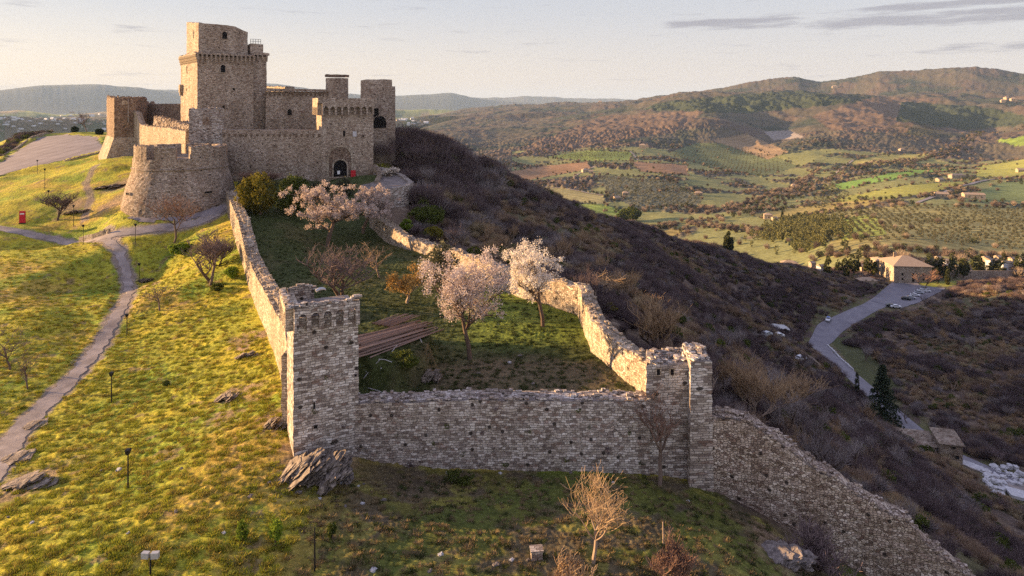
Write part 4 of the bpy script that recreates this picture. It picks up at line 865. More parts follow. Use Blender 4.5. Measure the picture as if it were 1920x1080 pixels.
SP_, sw_, sd_, sax, sdx = quadplan(0, 474, 500, 180, 169.0 + kw * math.sin(R(40)) + 0.6, R(-32.0), depth=8)
s0_, s1_, s2_, s3_ = [Vector(p) for p in SP_]; sz = lambda row: Zat(s1_.x, s1_.y, row)
block('stair_turret', SP_, sz(106), -20, M['castle'], castle, 0.6, 0.06, 0.05, 95, 1.2, org=CO)
corbels(castle, s0_, s1_, sz(103), CO, 1.1, 0.45, 1.9, 0.6, m=M['castle']); 
SB = [tuple(s0_ - Vector(sdx.xy) * .6 - Vector(sax.xy) * .2), tuple(s1_ + Vector(sax.xy) * .7 - Vector(sdx.xy) * .6), tuple(s2_ + Vector(sax.xy) * .7), tuple(s3_)]
block('stair_gallery', SB, sz(100), sz(104), M['castle'], castle, 0.5, 0.06, 0.25, 96, 1.0, org=CO)
ST2 = [tuple(s0_ + Vector(sax.xy) * -.6), tuple(s1_ - Vector(sax.xy) * .9), tuple(s2_ - Vector(sax.xy) * .9), tuple(s3_ - Vector(sax.xy) * .6)]
block('stair_top', ST2, sz(83), sz(103), M['castle'], castle, 0.5, 0.06, 0.15, 97, 0.8, org=CO); deck(ST2, sz(85), castle, M['castle'], CO)
rl = MB(CO); q0 = Vector((*ST2[0], sz(83))); q1 = Vector((*ST2[1], sz(83))); q1 = q0.lerp(q1, 0.8); nn = 5
for i in range(nn):
    p_ = q0.lerp(q1, i / (nn - 1)); rl.tube([p_, p_ + Vector((0, 0, 1.25))], 0.06, n=5)
for h_ in (0.65, 1.25): rl.tube([q0 + Vector((0, 0, h_)), q1 + Vector((0, 0, h_))], 0.05, n=5)
obj('railing', rl, M['metal'], castle)
for pxx, row, w_, h_, ar in ((421, 73, 1.25, 1.95, True), (418, 136, 1.2, 2.1, True), (438, 169, .6, .6, False), (419, 205, .6, 1.1, True)):
    A0 = u0 if row < 90 else k0; opening(castle, onface(A0, kax, pxx, row), kax, w_, h_, CO, 0.28, 0.15, ar, 'window', M['castle'])
for pxx, row, w_, h_ in ((363, 71, .35, 1.8), (350.5, 137, .35, 1.9), (350, 170, .3, .5)):
    A0 = u0 if row < 90 else k0; opening(castle, onface(A0, kdx * -1, pxx, row), kdx * -1, w_, h_, CO, 0.22, 0.13, False, 'slit', M['cream'])
bt = MB(CO); q = onface(k0, kdx * -1, 342, 172, 0, 0.4); bt.box((q.x, q.y, q.z - .2), 1.3, 0.9, 2.2, -kdx); bt.box((q.x, q.y, q.z - 1.1), 0.7, 0.6, 0.9, -kdx); obj('latrine', bt, M['cream'], castle)
# middle ruined block in front of the keep and the lower front wall
MP, mw_, md_, max_, mdx = quadplan(350, 354, 420, 260, 150.0, R(-24.0), depth=6)
mz = lambda row: Zat(MP[0][0], MP[0][1], row)
block('ruined_bastion', MP, mz(204), -23.5, M['ashlar'], castle, 0.5, 0.12, 0.35, 98, 1.2, org=CO, stones=0.3); deck(MP, mz(206), castle, M['greyrock'], CO)
opening(castle, onface(MP[0], max_, 386, 233), max_, 1.1, 1.7, CO, 0.2, 0.12, True, 'blocked_window', M['castle'], 'castle_dark', 'infill')
FWs = Vector(MP[1]) + Vector(mdx.xy) * 0.6; FWe = g0 + gdd * 1.5 + gf * 0.8
curtain('lower_wall', [tuple(FWs), tuple(FWe)], [Zat(FWs.x, FWs.y, 243), Zat(FWe.x, FWe.y, 244)], [-24] * 2, 1.6, M['castle'], 0.5, 0.08, 0.08, False, castle, 99, 0, CO, ends=True)
corbels(castle, FWs - Vector(mdx.xy) * .8, FWe - Vector(mdx.xy) * .8, Zat(FWs.x, FWs.y, 250), CO, 1.3, 0.45, 0.9, 0.3, m=M['castle_dark'])
for pxx, row in ((470, 318), (548, 318), (560, 270)): opening(castle, onface(FWs - Vector(mdx.xy) * .82, Vector(((FWe - FWs).normalized()).to_3d()), pxx, row), (FWe - FWs).normalized().to_3d(), .3, .9, CO, .1, .1, False, 'slit', M['castle'])
# left wall and left ruined tower
LT, _, _, lax, ldx = quadplan(200, 214, 243, 240, 185.0, R(-38.0)); lz_ = lambda row: Zat(LT[0][0], LT[0][1], row)
l0, l1, l2, l3 = [Vector(p) for p in LT]; lf = Vector(lax.xy); ldd = Vector(ldx.xy)
LTp = [tuple(l0), tuple(l0 + lf * 5.6), tuple(l0 + lf * 8.8 + ldd * 3.2), tuple(l0 + lf * 6.8 + ldd * 8), tuple(l3)]
zq = {LTp[0]: lz_(184), LTp[1]: lz_(180), LTp[2]: Zat(*LTp[2], 184), LTp[3]: lz_(182), LTp[4]: lz_(180)}
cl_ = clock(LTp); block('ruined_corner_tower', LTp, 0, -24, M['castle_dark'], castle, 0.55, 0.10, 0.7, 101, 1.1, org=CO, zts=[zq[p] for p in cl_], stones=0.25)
sk = MB(CO)
def skirt(a, b_, out1, out2, z1, z0):
    a = Vector(a); b_ = Vector(b_); sk.face([(a.x + out1.x, a.y + out1.y, z0), (b_.x + out2.x, b_.y + out2.y, z0), (b_.x, b_.y, z1), (a.x, a.y, z1)])
zs = lz_(258); zb_ = -19.5
o0 = -lf * 3.4 - ldd * 2.2; o1 = -ldd * 2.4 + lf * .2
a_ = l0 - lf * .05 - ldd * .05; c_ = l3 - lf * .05
sk.face([(l3.x - lf.x * 3.4, l3.y - lf.y * 3.4, zb_), (l0.x + o0.x, l0.y + o0.y, zb_), (a_.x, a_.y, zs), (c_.x, c_.y, zs)])
e_ = l0 + lf * 5.6 - ldd * .05; sk.face([(l0.x + o0.x, l0.y + o0.y, zb_), (e_.x + o1.x, e_.y + o1.y, zb_), (e_.x, e_.y, zs), (a_.x, a_.y, zs)])
sk.face([(e_.x + o1.x, e_.y + o1.y, zb_), (e_.x + 1.5, e_.y + 2, zb_), (e_.x, e_.y, zs)]); sk.face([(l3.x - lf.x * 3.4, l3.y - lf.y * 3.4, zb_), (c_.x, c_.y, zs), (l3.x, l3.y, zb_)])
obj('battered_foot', sk, M['cream'], castle)
opening(castle, Vector((*(l0 + lf * 2.6), lz_(196))), lax, 1.6, 1.3, CO, .1, .08, True, 'window', M['castle_dark'], 'cream', 'sky_gap')
e0 = l0 + lf * 5.7; e1 = Vector(MP[3]) - Vector(max_.xy) * 0.3
mid1 = e0.lerp(e1, .26); mid2 = e0.lerp(e1, .30)
lw_rows = [(243,205),(254,207),(262,212),(267,234),(285,237),(320,240),(350,246)]
def lwz(x, y):
    z = -8.0
    for _ in range(12): z = Zat(x, y, np.interp(pix(x, y, z)[0], [c[0] for c in lw_rows], [c[1] for c in lw_rows]))
    return z
LLp = [e0.lerp(e1, i / 20) for i in range(21)]
curtain('sunlit_wall', [tuple(p) for p in LLp][::-1], [lwz(p.x, p.y) for p in LLp][::-1], [-24] * 21, 1.5, M['cream'], 0.5, 0.06, 0.25, False, castle, 102, 0, CO, stones=0.4)
# ruined upper masonry set back on top of it
LL2 = [e0.lerp(e1, 0.28 + .70 * i / 10) + Vector((1.4, 1.2)) for i in range(11)]
curtain('broken_wall_core', [tuple(p) for p in LL2][::-1], [Zat(p.x, p.y, r) for p, r in zip(LL2, np.interp(np.arange(11), [0, 3, 6, 10], [219, 223, 229, 236]))][::-1], [-22] * 11, 1.6, M['rubble'], 0.45, 0.35, 0.6, False, castle, 103, 0, CO, stones=0.8)
# crenellated wall behind, from the ruined tower to the keep
z0p = P(272, 210, 198); z1p = P(345, 210, 190)
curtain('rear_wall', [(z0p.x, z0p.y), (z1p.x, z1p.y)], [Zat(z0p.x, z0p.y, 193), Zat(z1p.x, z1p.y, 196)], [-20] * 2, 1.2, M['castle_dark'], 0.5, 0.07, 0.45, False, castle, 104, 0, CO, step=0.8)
# round bastion
bc = P(340, 330, 141.5); rb = 84.0 / FPX * 133; rf_ = 105.0 / FPX * 131
def bz(row, r=rb): return Zat(bc.x, bc.y - r, row)
nb = 96; V = []; F = []; UVs = []
prof = [(rf_ + 0.25, -25.5), (rf_, bz(392, rf_)), (rf_ * .55 + rb * .45, bz(352)), (rb + 0.12, bz(322)), (rb + 0.12, bz(321)), (rb + 0.34, bz(320.6)), (rb + 0.34, bz(318.6)), (rb + 0.05, bz(318)), (rb, bz(300)), (rb - 2.0, bz(300)), (rb - 2.3, bz(303)), (0.5, bz(303))]
pf2 = []
for (r0, z0), (r1, z1) in zip(prof, prof[1:]):
    k = max(1, int(math.hypot(r1 - r0, z1 - z0) / 0.6)); pf2 += [(r0 + (r1 - r0) * i / k, z0 + (z1 - z0) * i / k, i / k) for i in range(k)]
pf2.append((*prof[-1], 1)); acc = 0.0
for i, (r_, z_, _) in enumerate(pf2):
    if i: acc += math.hypot(r_ - pf2[i - 1][0], z_ - pf2[i - 1][1])
    for j in range(nb):
        a = 2 * math.pi * j / nb; rr = r_ + 0.07 * float(perlin(a * 14, z_ * 1.6, 5)) * (r_ > 5); V.append((bc.x + rr * math.cos(a) - CO.x, bc.y + rr * math.sin(a) - CO.y, z_ - CO.z)); UVs.append((a * rb, acc))
for i in range(len(pf2) - 1):
    for j in range(nb):
        j2 = (j + 1) % nb; F.append((i * nb + j, i * nb + j2, (i + 1) * nb + j2, (i + 1) * nb + j))
me = bpy.data.meshes.new('round_bastion'); me.from_pydata(V, [], F); uvl = me.uv_layers.new(name='UVMap')
uvl.data.foreach_set('uv', np.array([c for f in F for n_, q in enumerate(f) for c in ((UVs[q][0] + (2 * math.pi * rb if (n_ in (1, 2) and q % nb == 0) else 0)), UVs[q][1])], np.float32)); me.update()
bast = obj('round_bastion', me, M['bastion'], castle)
def merlon(px0, px1, row=276, seed=0, z0=None):
    a0 = math.acos(max(-1, min(1, (px0 - 342.5) / 88.0))); a1 = math.acos(max(-1, min(1, (px1 - 342.5) / 88.0))); k = 8
    pts = [(bc.x + (rb - .95) * math.cos(a), bc.y - (rb - .95) * math.sin(a)) for a in np.linspace(a0, a1, k)]
    curtain('merlon', pts, [bz(row)] * k, [bz(301)] * k, 1.9, M['bastion'], 0.4, 0.07, 0.22, False, bast, seed, 0, CO, stones=0.3)
for i, (a, b_) in enumerate(((277, 318), (333, 374), (397, 425))): merlon(a, b_, 276 if i else 275, 120 + i)
for a0, a1, s_ in ((-2.75, -2.05, 5), (-1.9, -1.2, 6), (-1.05, -.35, 7), (-0.2, 0.35, 8), (2.86, 3.2, 9)):
    pts = [(bc.x + (rb - .95) * math.cos(-a), bc.y - (rb - .95) * math.sin(-a) * 1.0) for a in np.linspace(-a0, -a1, 8)][::-1]
    curtain('merlon', pts, [bz(279)] * 8, [bz(301)] * 8, 1.9, M['bastion'], 0.45, 0.07, 0.22, False, bast, 130 + s_, 0, CO)
for a in (2.2, 0.62):
    q = Vector((bc.x + (rf_ * .7 + rb * .3) * math.cos(-a), bc.y - (rf_ * .7 + rb * .3) * math.sin(a), bz(369, rf_))); tx = Vector((math.sin(a), -math.cos(a) * 1, 0)); tx = Vector((math.sin(a) , math.cos(a) * -1, 0))
    tx = Vector((math.sin(a), math.cos(a), 0)); tx = tx if tx.x > 0 else -tx; opening(bast, q, tx, 1.7, .45, CO, .1, .25, False, 'gun_slit', M['castle'])
# gate terrace: a low rounded retaining wall with a flagged top
TR = [XY(775, 372, 139), XY(771, 352, 142.5), XY(752, 330, 149), XY(712, 318, 156)]
TRp = [XY(703, 395, 131.5), XY(735, 388, 132.5), XY(762, 380, 135), *TR[1:]]
trz = [Zat(*TRp[0], 358), Zat(*TRp[1], 352), Zat(*TRp[2], 347), Zat(*TRp[3], 341), Zat(*TRp[4], 327), Zat(*TRp[5], 313)]
ter = thing('gate_terrace', (*TRp[1], -20), 'rounded stone terrace with a paved top below the castle gate', 'terrace'); to = Vector((*TRp[1], -20))
curtain('retaining_wall', TRp, trz, [-28] * 6, 1.1, M['ashlar'], 0.45, 0.08, 0.12, False, ter, 141, 0, to)
tb = MB(to); poly = TRp + [XY(690, 335, 149), XY(672, 352, 141)]; cz = [z - .35 for z in trz] + [Zat(*poly[6], 336), Zat(*poly[7], 352)]
cen = Vector((sum(p[0] for p in poly) / 8, sum(p[1] for p in poly) / 8, sum(cz) / 8))
for i in range(8): j = (i + 1) % 8; tb.face([(*poly[i], cz[i]), (*poly[j], cz[j]), cen])
obj('paving', tb, M['greyrock'], ter)
w0 = g1 + gf * 0.3 - gdd * 0.5; w1 = Vector(XY(706, 348, 143))
curtain('ramp_wall', [tuple(w0), tuple(w0.lerp(w1, .5) + Vector((1.2, 0))), tuple(w1)], [gz(312), gz(322), Zat(w1.x, w1.y, 338)], [-25] * 3, .9, M['castle'], .45, .08, .25, False, ter, 143, 0, to, stones=0.4)
# things at the gate
q = onface(g0, gax, 661, 335, 0, 0.9); q.z = max(q.z, ZH(q.x, q.y)) + .1; bn = MB(q); bn.box(q - gax * 1.0 * 0 , 1.15, .06, 2.0, gax); t_ = thing('banner', q, 'red upright banner standing beside the castle gateway', 'banner'); obj('cloth', bn, M['red'], t_)
bp = MB(q); bp.tube([q - gax * .6 - Vector((0, 0, .5)), q - gax * .6 + Vector((0, 0, 2.1))], .04, n=6); bp.tube([q + gax * .6 - Vector((0, 0, .5)), q + gax * .6 + Vector((0, 0, 2.1))], .04, n=6); obj('frame', bp, M['metal'], t_)
q = onface(g0, gax, 634, 326, 0, 0.75); nb_ = MB(q); nb_.box(q, .62, .05, .8, gax); tag(obj('notice_board', nb_, M['white'], None), 'small white notice board hanging in the dark gateway', 'sign').location = q
q = g0 - gdd * -2 + gf * 1.0; fp = MB((q.x, q.y, gz(192))); fp.tube([(q.x, q.y, gz(192)), (q.x, q.y, gz(176))], .06, .03, 6); o = obj('flagpole', fp, M['palemetal']); o.location = (q.x, q.y, gz(192)); tag(o, 'thin bare flagpole on top of the gate tower', 'pole')
q = Vector(LT[0]).to_3d() + lax * 3.5 - ldx * .3; q.z = lz_(230); fp = MB(q); fp.tube([q, q + Vector((0, 0, (lz_(184) - lz_(230))))], .07, .04, 6); o = obj('flagpole', fp, M['palemetal']); o.location = q; tag(o, 'tall grey pole in front of the ruined corner tower left of the keep', 'pole')
# ------------------------------------------------------------------ vegetation
def hit(px, py, r0=25.0, r1=4000.0):
    "where the sight line through a photo pixel meets the ground"
    u, a, b_ = ray(px, py); t = np.geomspace(r0, r1, 700); h = H(u * t / 1.0, a * t, False) if False else H(u * t, a * t); d = b_ * t - h
    i = int(np.argmax(d < 0)); t0, t1 = t[max(i - 1, 0)], t[i]
    for _ in range(14):
        m = (t0 + t1) / 2
        if b_ * m < ZH(u * m, a * m): t1 = m
        else: t0 = m
    return Vector((u * t1, a * t1, b_ * t1))
def pxm(p): return FPX / (p[1] * CP - p[2] * SP)           # photo pixels per metre at p
class TM:
    "fast tree mesh: tapered limbs and small leaf faces"
    def __init__(s): s.V = []; s.F = []; s.n = 0
    def limb(s, pts, r, k=5):
        m = len(pts); rings = []
        for i in range(m):
            d = (pts[min(i + 1, m - 1)] - pts[max(i - 1, 0)]).normalized(); a = d.orthogonal().normalized(); b_ = d.cross(a)
            for q in range(k):
                t = 2 * math.pi * q / k; s.V.append(tuple(pts[i] + (a * math.cos(t) + b_ * math.sin(t)) * r[i]))
        for i in range(m - 1):
            for q in range(k): a0 = s.n + i * k + q; a1 = s.n + i * k + (q + 1) % k; s.F.append((a0, a1, a1 + k, a0 + k))
        s.n += m * k
    def mesh(s, name, m):
        me = bpy.data.meshes.new(name); me.from_pydata(s.V, [], s.F); me.materials.append(m); me.update(); return me
def grow(rn, tm, tw, p, d, L, r, lvl, maxl, tips, spread=0.6, kids=(5, 4, 4, 3), up=0.12, k=6, minr=0.012, wig=0.16):
    n = 4 if lvl < maxl else 3; pts = [p]; rr = [r]; q = p.copy(); dd = d.normalized()
    for i in range(n):
        dd = (dd + Vector((rn.gauss(0, wig), rn.gauss(0, wig), rn.gauss(0, wig * .7) + up * .5))).normalized(); q = q + dd * (L / n); pts.append(q); rr.append(max(minr, r * (1 - 0.45 * (i + 1) / n)) if lvl < maxl else max(minr * .5, r * (1 - .8 * (i + 1) / n)))
    (tm if lvl <= 1 else tw).limb(pts, rr, max(3, k - lvl))
    if lvl >= maxl: tips.append((q, dd)); return
    for j in range(kids[min(lvl, len(kids) - 1)]):
        f = rn.uniform(0.35, 1.0) if lvl else rn.uniform(0.55, 1.0); i = min(n, max(1, int(round(f * n)))); b0 = pts[i]
        az = rn.uniform(0, 2 * math.pi) + j * 2.4; sd_ = Vector((math.cos(az), math.sin(az), 0)); nd = (dd * (1 - spread) + sd_ * spread + Vector((0, 0, up + rn.uniform(-.1, .25)))).normalized()
        grow(rn, tm, tw, b0, nd, L * rn.uniform(0.55, 0.82), rr[i] * 0.62, lvl + 1, maxl, tips, spread, kids, up, k, minr, wig)
def leaves(rn, name, pts, n, size, mat_, jitter=0.35, flat=0.0):
    "n little leaf faces scattered about the given points (numpy)"
    g = np.random.default_rng(rn.randrange(1 << 30)); P0 = np.array([tuple(p) for p in pts]); idx = g.integers(0, len(P0), n)
    c = P0[idx] + g.normal(0, jitter, (n, 3)); a = g.normal(0, 1, (n, 3)); a /= np.linalg.norm(a, axis=1)[:, None]; b_ = g.normal(0, 1, (n, 3)); b_ -= a * (a * b_).sum(1)[:, None]; b_ /= np.linalg.norm(b_, axis=1)[:, None]
    s_ = size * g.uniform(0.6, 1.35, (n, 1)); V = np.stack([c + a * s_ * .5, c + b_ * s_ * .36, c - a * s_ * .5, c - b_ * s_ * .36], 1).reshape(-1, 3)
    me = quickmesh(name, V, np.arange(n * 4).reshape(n, 4), False); me.materials.append(mat_); return me
def tree_data(seed, h, r, kind, spread=0.62, width=None, maxl=3, kids=(6, 5, 4, 3), tfrac=0.3, lean=(0, 0), leafn=0, leafs=0.2, leafm=None, barkm='bark', twigm='twig', jit=0.35, minr=0.016, up=0.12, stems=1):
    rn = random.Random(seed); tm = TM(); tw = TM(); tips = []
    for s_ in range(stems):
        base = Vector((0, 0, -0.3)) + (Vector((rn.uniform(-.3, .3), rn.uniform(-.3, .3), 0)) if stems > 1 else Vector()); d = Vector((lean[0] + (rn.uniform(-.45, .45) if stems > 1 else 0), lean[1] + (rn.uniform(-.45, .45) if stems > 1 else 0), 1))
        grow(rn, tm, tw, base, d, h * (tfrac + 0.12), r, 0, maxl, tips, spread, kids, up, 7, minr)
    # scale the whole to the wanted height and width
    A = np.array(tm.V + tw.V); hz_ = A[:, 2].max(); wx = np.percentile(np.abs(A[:, :2]), 98); sz = h / hz_; sx = (width / 2 / wx) if width else sz
    def sc(L): return [(x * sx if z > 0.2 * hz_ * 0 else x, y * sx, z * sz) for x, y, z in L]
    tm.V = sc(tm.V); tw.V = sc(tw.V); T = [Vector((q.x * sx, q.y * sx, q.z * sz)) for q, _ in tips]
    parts = [('trunk', tm.mesh('trunk', M[barkm]))]
    if leafm: parts.append(('twigs', tw.mesh('twigs', M[barkm]))); parts.append(('crown', leaves(rn, 'crown', T, leafn, leafs, M[leafm], jit)))
    else: parts.append(('crown', tw.mesh('crown', M[twigm])))
    return parts
def place(parts, name, p, label, cat='tree', group=None, rz=0.0, s=1.0):
    t = thing(name, p, label, cat, group, rz); t.scale = (s, s, s)
    for n_, me_ in parts: obj(n_, me_, None, t)
    return t
def foliage_mass(seed, lobes, n, size, leafm, name='crown'):
    "leaves filling several lobes (centre, radii), denser near each surface, with gaps"
    g = np.random.default_rng(seed); pts = []; wts = np.array([l[1][0] * l[1][1] * l[1][2] for l in lobes]) ** .67; wts /= wts.sum()
    k = g.choice(len(lobes), n, p=wts); d = g.normal(0, 1, (n, 3)); d /= np.linalg.norm(d, axis=1)[:, None]; rr = g.uniform(0.45, 1.0, n) ** 0.45
    C_ = np.array([l[0] for l in lobes])[k]; Rd = np.array([l[1] for l in lobes])[k]; bump = 1 + 0.22 * perlin(d[:, 0] * 3 + k * 7, d[:, 1] * 3 + d[:, 2] * 4, seed); P0 = C_ + d * Rd * (rr * bump)[:, None]
    gap = perlin(P0[:, 0] / (size * 5), P0[:, 1] / (size * 5) + P0[:, 2] / (size * 4), seed + 3) > -0.32; P0 = P0[gap]; n = len(P0)
    a = g.normal(0, 1, (n, 3)) ; a /= np.linalg.norm(a, axis=1)[:, None]; b_ = g.normal(0, 1, (n, 3)); b_ -= a * (a * b_).sum(1)[:, None]; b_ /= np.linalg.norm(b_, axis=1)[:, None]
    s_ = size * g.uniform(0.6, 1.4, (n, 1)); V = np.stack([P0 + a * s_ * .55, P0 + b_ * s_ * .4, P0 - a * s_ * .55, P0 - b_ * s_ * .4], 1).reshape(-1, 3)
    me = quickmesh(name, V, np.arange(n * 4).reshape(n, 4), False); me.materials.append(M[leafm]); return me
def trunk_mesh(h, r, seed=0, lean=0.0, m='bark'):
    tm = TM(); rn = random.Random(seed); pts = [Vector((0, 0, -.4))]; 
    for i in range(4): pts.append(pts[-1] + Vector((rn.gauss(lean, .06 * h), rn.gauss(0, .06 * h), (h + .4) / 4)))
    tm.limb(pts, [r * 1.3, r, r * .85, r * .7, r * .5], 7)
    for j in range(4):
        a = rn.uniform(0, 6.3); p = pts[3].lerp(pts[4], rn.random()); tm.limb([p, p + Vector((math.cos(a), math.sin(a), 1)) * h * .35], [r * .5, r * .2], 5)
    return tm.mesh('trunk', M[m])
def bush(name, p, w, h, leafm, label, n=2500, size=0.25, seed=1, cat='bush', group=None, lobes=None, depth=None):
    rn = random.Random(seed); depth = depth or w * .8
    if lobes is None:
        lobes = [((0, 0, h * .5), (w * .34, depth * .34, h * .5))]
        for j in range(6): a = rn.uniform(0, 6.28); rr = rn.uniform(.18, .32); lobes.append(((math.cos(a) * w * rr, math.sin(a) * depth * rr, h * rn.uniform(.3, .68)), (w * rn.uniform(.16, .26), depth * .22, h * rn.uniform(.22, .36))))
    t = thing(name, p, label, cat, group); obj('foliage', foliage_mass(seed, lobes, n, size, leafm, 'foliage'), None, t); obj('stem', trunk_mesh(h * .45, max(.06, h * .03), seed), None, t); return t

# --- named trees -----------------------------------------------------------
TREES = [
 # base px, base row, top row, crown width px, seed, kind, name, label
 (20,693,602,95,11,'bare','bare_tree','leafless tree with a bent trunk at the left edge of the meadow below the path'),
 (53,730,662,70,12,'bare','bare_tree','smaller leafless tree just right of the bent one beside the dirt path'),
 (298,583,535,72,13,'bare','bare_tree','low spreading leafless tree on the turf right of the dirt path'),
 (326,455,362,88,14,'red','bare_tree','reddish leafless tree in front of the round bastion'),
 (393,530,432,100,15,'thick','bare_tree','dense purplish leafless tree close to the sunlit court wall'),
 (112,412,360,66,16,'thick','bare_tree','leafless shrubby tree on the slope above the red panel'),
 (163,250,211,40,17,'bare','bare_tree','lone bare tree at the far edge of the gravel lot'),
 (652,572,455,140,18,'thick','bare_tree','broad brown leafless tree in the court just behind the corner tower'),
 (712,520,452,60,19,'pale','bare_tree','pale branched leafless tree behind the broad brown one'),
 (1246,668,548,125,20,'fan','bare_tree','tall fan shaped leafless tree behind the ruined wall tower'),
 (1228,890,712,128,21,'red2','bare_tree','slender leafless tree with rusty twigs growing against the front wall'),
 (1112,1056,890,118,22,'pale2','bare_tree','pale leafless tree standing in the grass below the front wall'),
 (1730,548,502,44,23,'red','bare_tree','bushy leafless tree in front of the hip roofed building'),
 (1862,872,838,34,24,'bare','bare_tree','small leafless tree by the yard of pale blocks'),
 (1702,795,760,36,25,'bare','bare_tree','small leafless tree on the verge right of the dark fir'),
 (1128,560,505,85,26,'pale','bare_tree','pale twiggy tree just outside the bend of the court wall'),
]
KIND = {'bare': dict(kids=(6, 5, 5, 4), maxl=3, r=.10, tfrac=.35, minr=.013), 'thick': dict(kids=(5, 4, 4, 4, 3), maxl=4, r=.11, tfrac=.18, stems=2, minr=.014, spread=.66),
        'red': dict(kids=(6, 5, 4, 4, 3), maxl=4, r=.11, tfrac=.3, twigm='twigred', minr=.014), 'pale': dict(kids=(7, 5, 4, 3), maxl=3, r=.14, tfrac=.25, barkm='barkpale', twigm='twigpale'),
        'fan': dict(kids=(6, 5, 5, 4), maxl=3, r=.14, tfrac=.25, twigm='twigpale', up=.5, spread=.38, stems=4), 'red2': dict(kids=(8, 6, 5, 4), maxl=3, r=.13, tfrac=.45, twigm='twigred', up=.25, spread=.5, minr=.011),
        'pale2': dict(kids=(8, 5, 4, 3, 3), maxl=4, r=.12, tfrac=.28, barkm='barkpale', twigm='twigpale', up=.15, spread=.55, minr=.012)}
for px, py, top, wpx, seed, kind, name, label in TREES:
    p = hit(px, py); s_ = pxm(p); h = (py - top) / s_ * 1.06
    if py < 256: q_ = XY(px, py, 292); p = Vector((*q_, ZH(*q_)))
    if px == 1228: p.y = 51.9; p.z = ZH(p.x, p.y)
    k = dict(KIND[kind]); r = k.pop('r')
    k['minr'] = max(k.get('minr', .013), .22 / s_); place(tree_data(seed, h, max(r * max(.8, h / 6), .8 / s_), kind, width=wpx / s_, **k), name, p, label)
# blossoming almonds
def almond(px, py, top, wpx, seed, leafm, label, n, size, lean=(0, 0)):
    p = hit(px, py); s_ = pxm(p); h = (py - top) / s_ * 1.04
    pt = tree_data(seed, h, .26, 'b', width=wpx / s_ * .88, kids=(7, 6, 5, 4), maxl=3, tfrac=.24, lean=lean, leafn=n, leafs=size, leafm=leafm, jit=h * .021, up=.06, spread=.72)
    return place(pt, 'almond_tree', p, label, group='almond trees in blossom')
almond(614, 462, 346, 158, 31, 'blossompink', 'rosy almond tree in blossom with the broadest crown, in the upper court below the gate', 13000, .25)
almond(680, 437, 350, 104, 32, 'blossompink', 'pale pink almond tree in blossom beside the gate terrace wall', 9000, .26)
almond(882, 672, 462, 182, 33, 'blossom', 'biggest almond tree, full of pinkish white blossom, in the middle of the court', 18000, .15)
almond(1018, 612, 457, 118, 34, 'blossomwhite', 'creamy white almond tree in blossom leaning over the bend of the court wall', 11500, .16, (0.12, 0))
almond(735, 336, 314, 34, 35, 'blossomwhite', 'small white blossoming tree behind the gate terrace', 1500, .35)
p = hit(764, 568); place(tree_data(41, 60 / pxm(p), .12, 'o', width=62 / pxm(p), kids=(6, 5, 4), maxl=2, leafn=2200, leafs=.26, leafm='orange', jit=.3, barkm='barkpale'), 'rusty_tree', p, 'small tree with rusty orange leaves between the brown tree and the big almond')
# evergreens in the court
p = hit(488, 402); w = 85 / pxm(p); bush('evergreen_bush', p, w, 80 / pxm(p), 'yellowgreen', 'large yellow green bush by the top of the sunlit court wall', 7000, .38, 51)
p = hit(548, 404); bush('evergreen_bush', p, 80 / pxm(p), 78 / pxm(p), 'green', 'large dark green bush right of the yellow green one below the castle', 6500, .38, 52)
p = hit(600, 372); bush('olive_tree', p, 50 / pxm(p), 36 / pxm(p), 'olive', 'grey green olive tree behind the rosy almond', 2500, .34, 53, 'tree')
p = hit(645, 366); bush('olive_tree', p, 42 / pxm(p), 34 / pxm(p), 'olive', 'small olive tree in front of the castle gateway', 2200, .34, 54, 'tree')
p = hit(828, 540); bush('olive_tree', p, 70 / pxm(p), 92 / pxm(p), 'olive', 'grey olive tree just behind the biggest almond', 4500, .26, 55, 'tree')
for i, (px, py, w, h, mt_, lb) in enumerate((
 (436,522,34,24,'bright','bright green bush at the foot of the sunlit court wall'),
 (338,476,52,20,'bright','low bright green bush left of the dense purplish tree'),
 (405,545,30,14,'green','small green bush below the dense purplish tree'),
 (312,723,16,9,'green','tiny round green shrub alone on the turf'),
 (762,432,26,22,'bright','bright rounded bush just above the low court wall'),
 (800,425,78,40,'green','dark green bush behind the low court wall'),
 (812,448,46,24,'yellowgreen','yellowish bush against the outside of the low court wall'),
 (968,505,42,22,'yellowgreen','yellow green bush behind the white almond tree'),
 (1142,588,36,20,'yellowgreen','mossy yellow bush outside the court wall bend'),
 (1172,580,26,16,'orange','small ochre bush outside the court wall bend'),
 (516,1022,34,56,'bright','fresh light green shrub on the dark bank below the corner tower'),
 (452,1015,30,40,'bright','pale green shrub left of the fresh light green one'),
 (622,1010,22,30,'green','green shrub right of the thin post below the rocks'),
 (760,690,60,34,'green','low dark shrub on the grassy mound'),
 (860,905,60,22,'green','dark creeper bush at the foot of the front wall'),
 (140,250,12,11,'pine','small dark fir left of the lone bare tree'),
 (188,252,16,11,'pine','small dark spreading fir right of the lone bare tree'),
 (1183,414,50,26,'green','dark round tree clump on the ridge beside the light green field'),
 (1366,472,0,0,None,''),
)):
    if not w: continue
    p = hit(px, py)
    if py < 256: q_ = XY(px, py, 290); p = Vector((*q_, ZH(*q_)))
    s_ = pxm(p); bush('bush', p, w / s_, h / s_, mt_, lb, int(600 + min(3500, (w / s_) ** 2 * 90)), max(.13, 3.2 / s_), 60 + i)
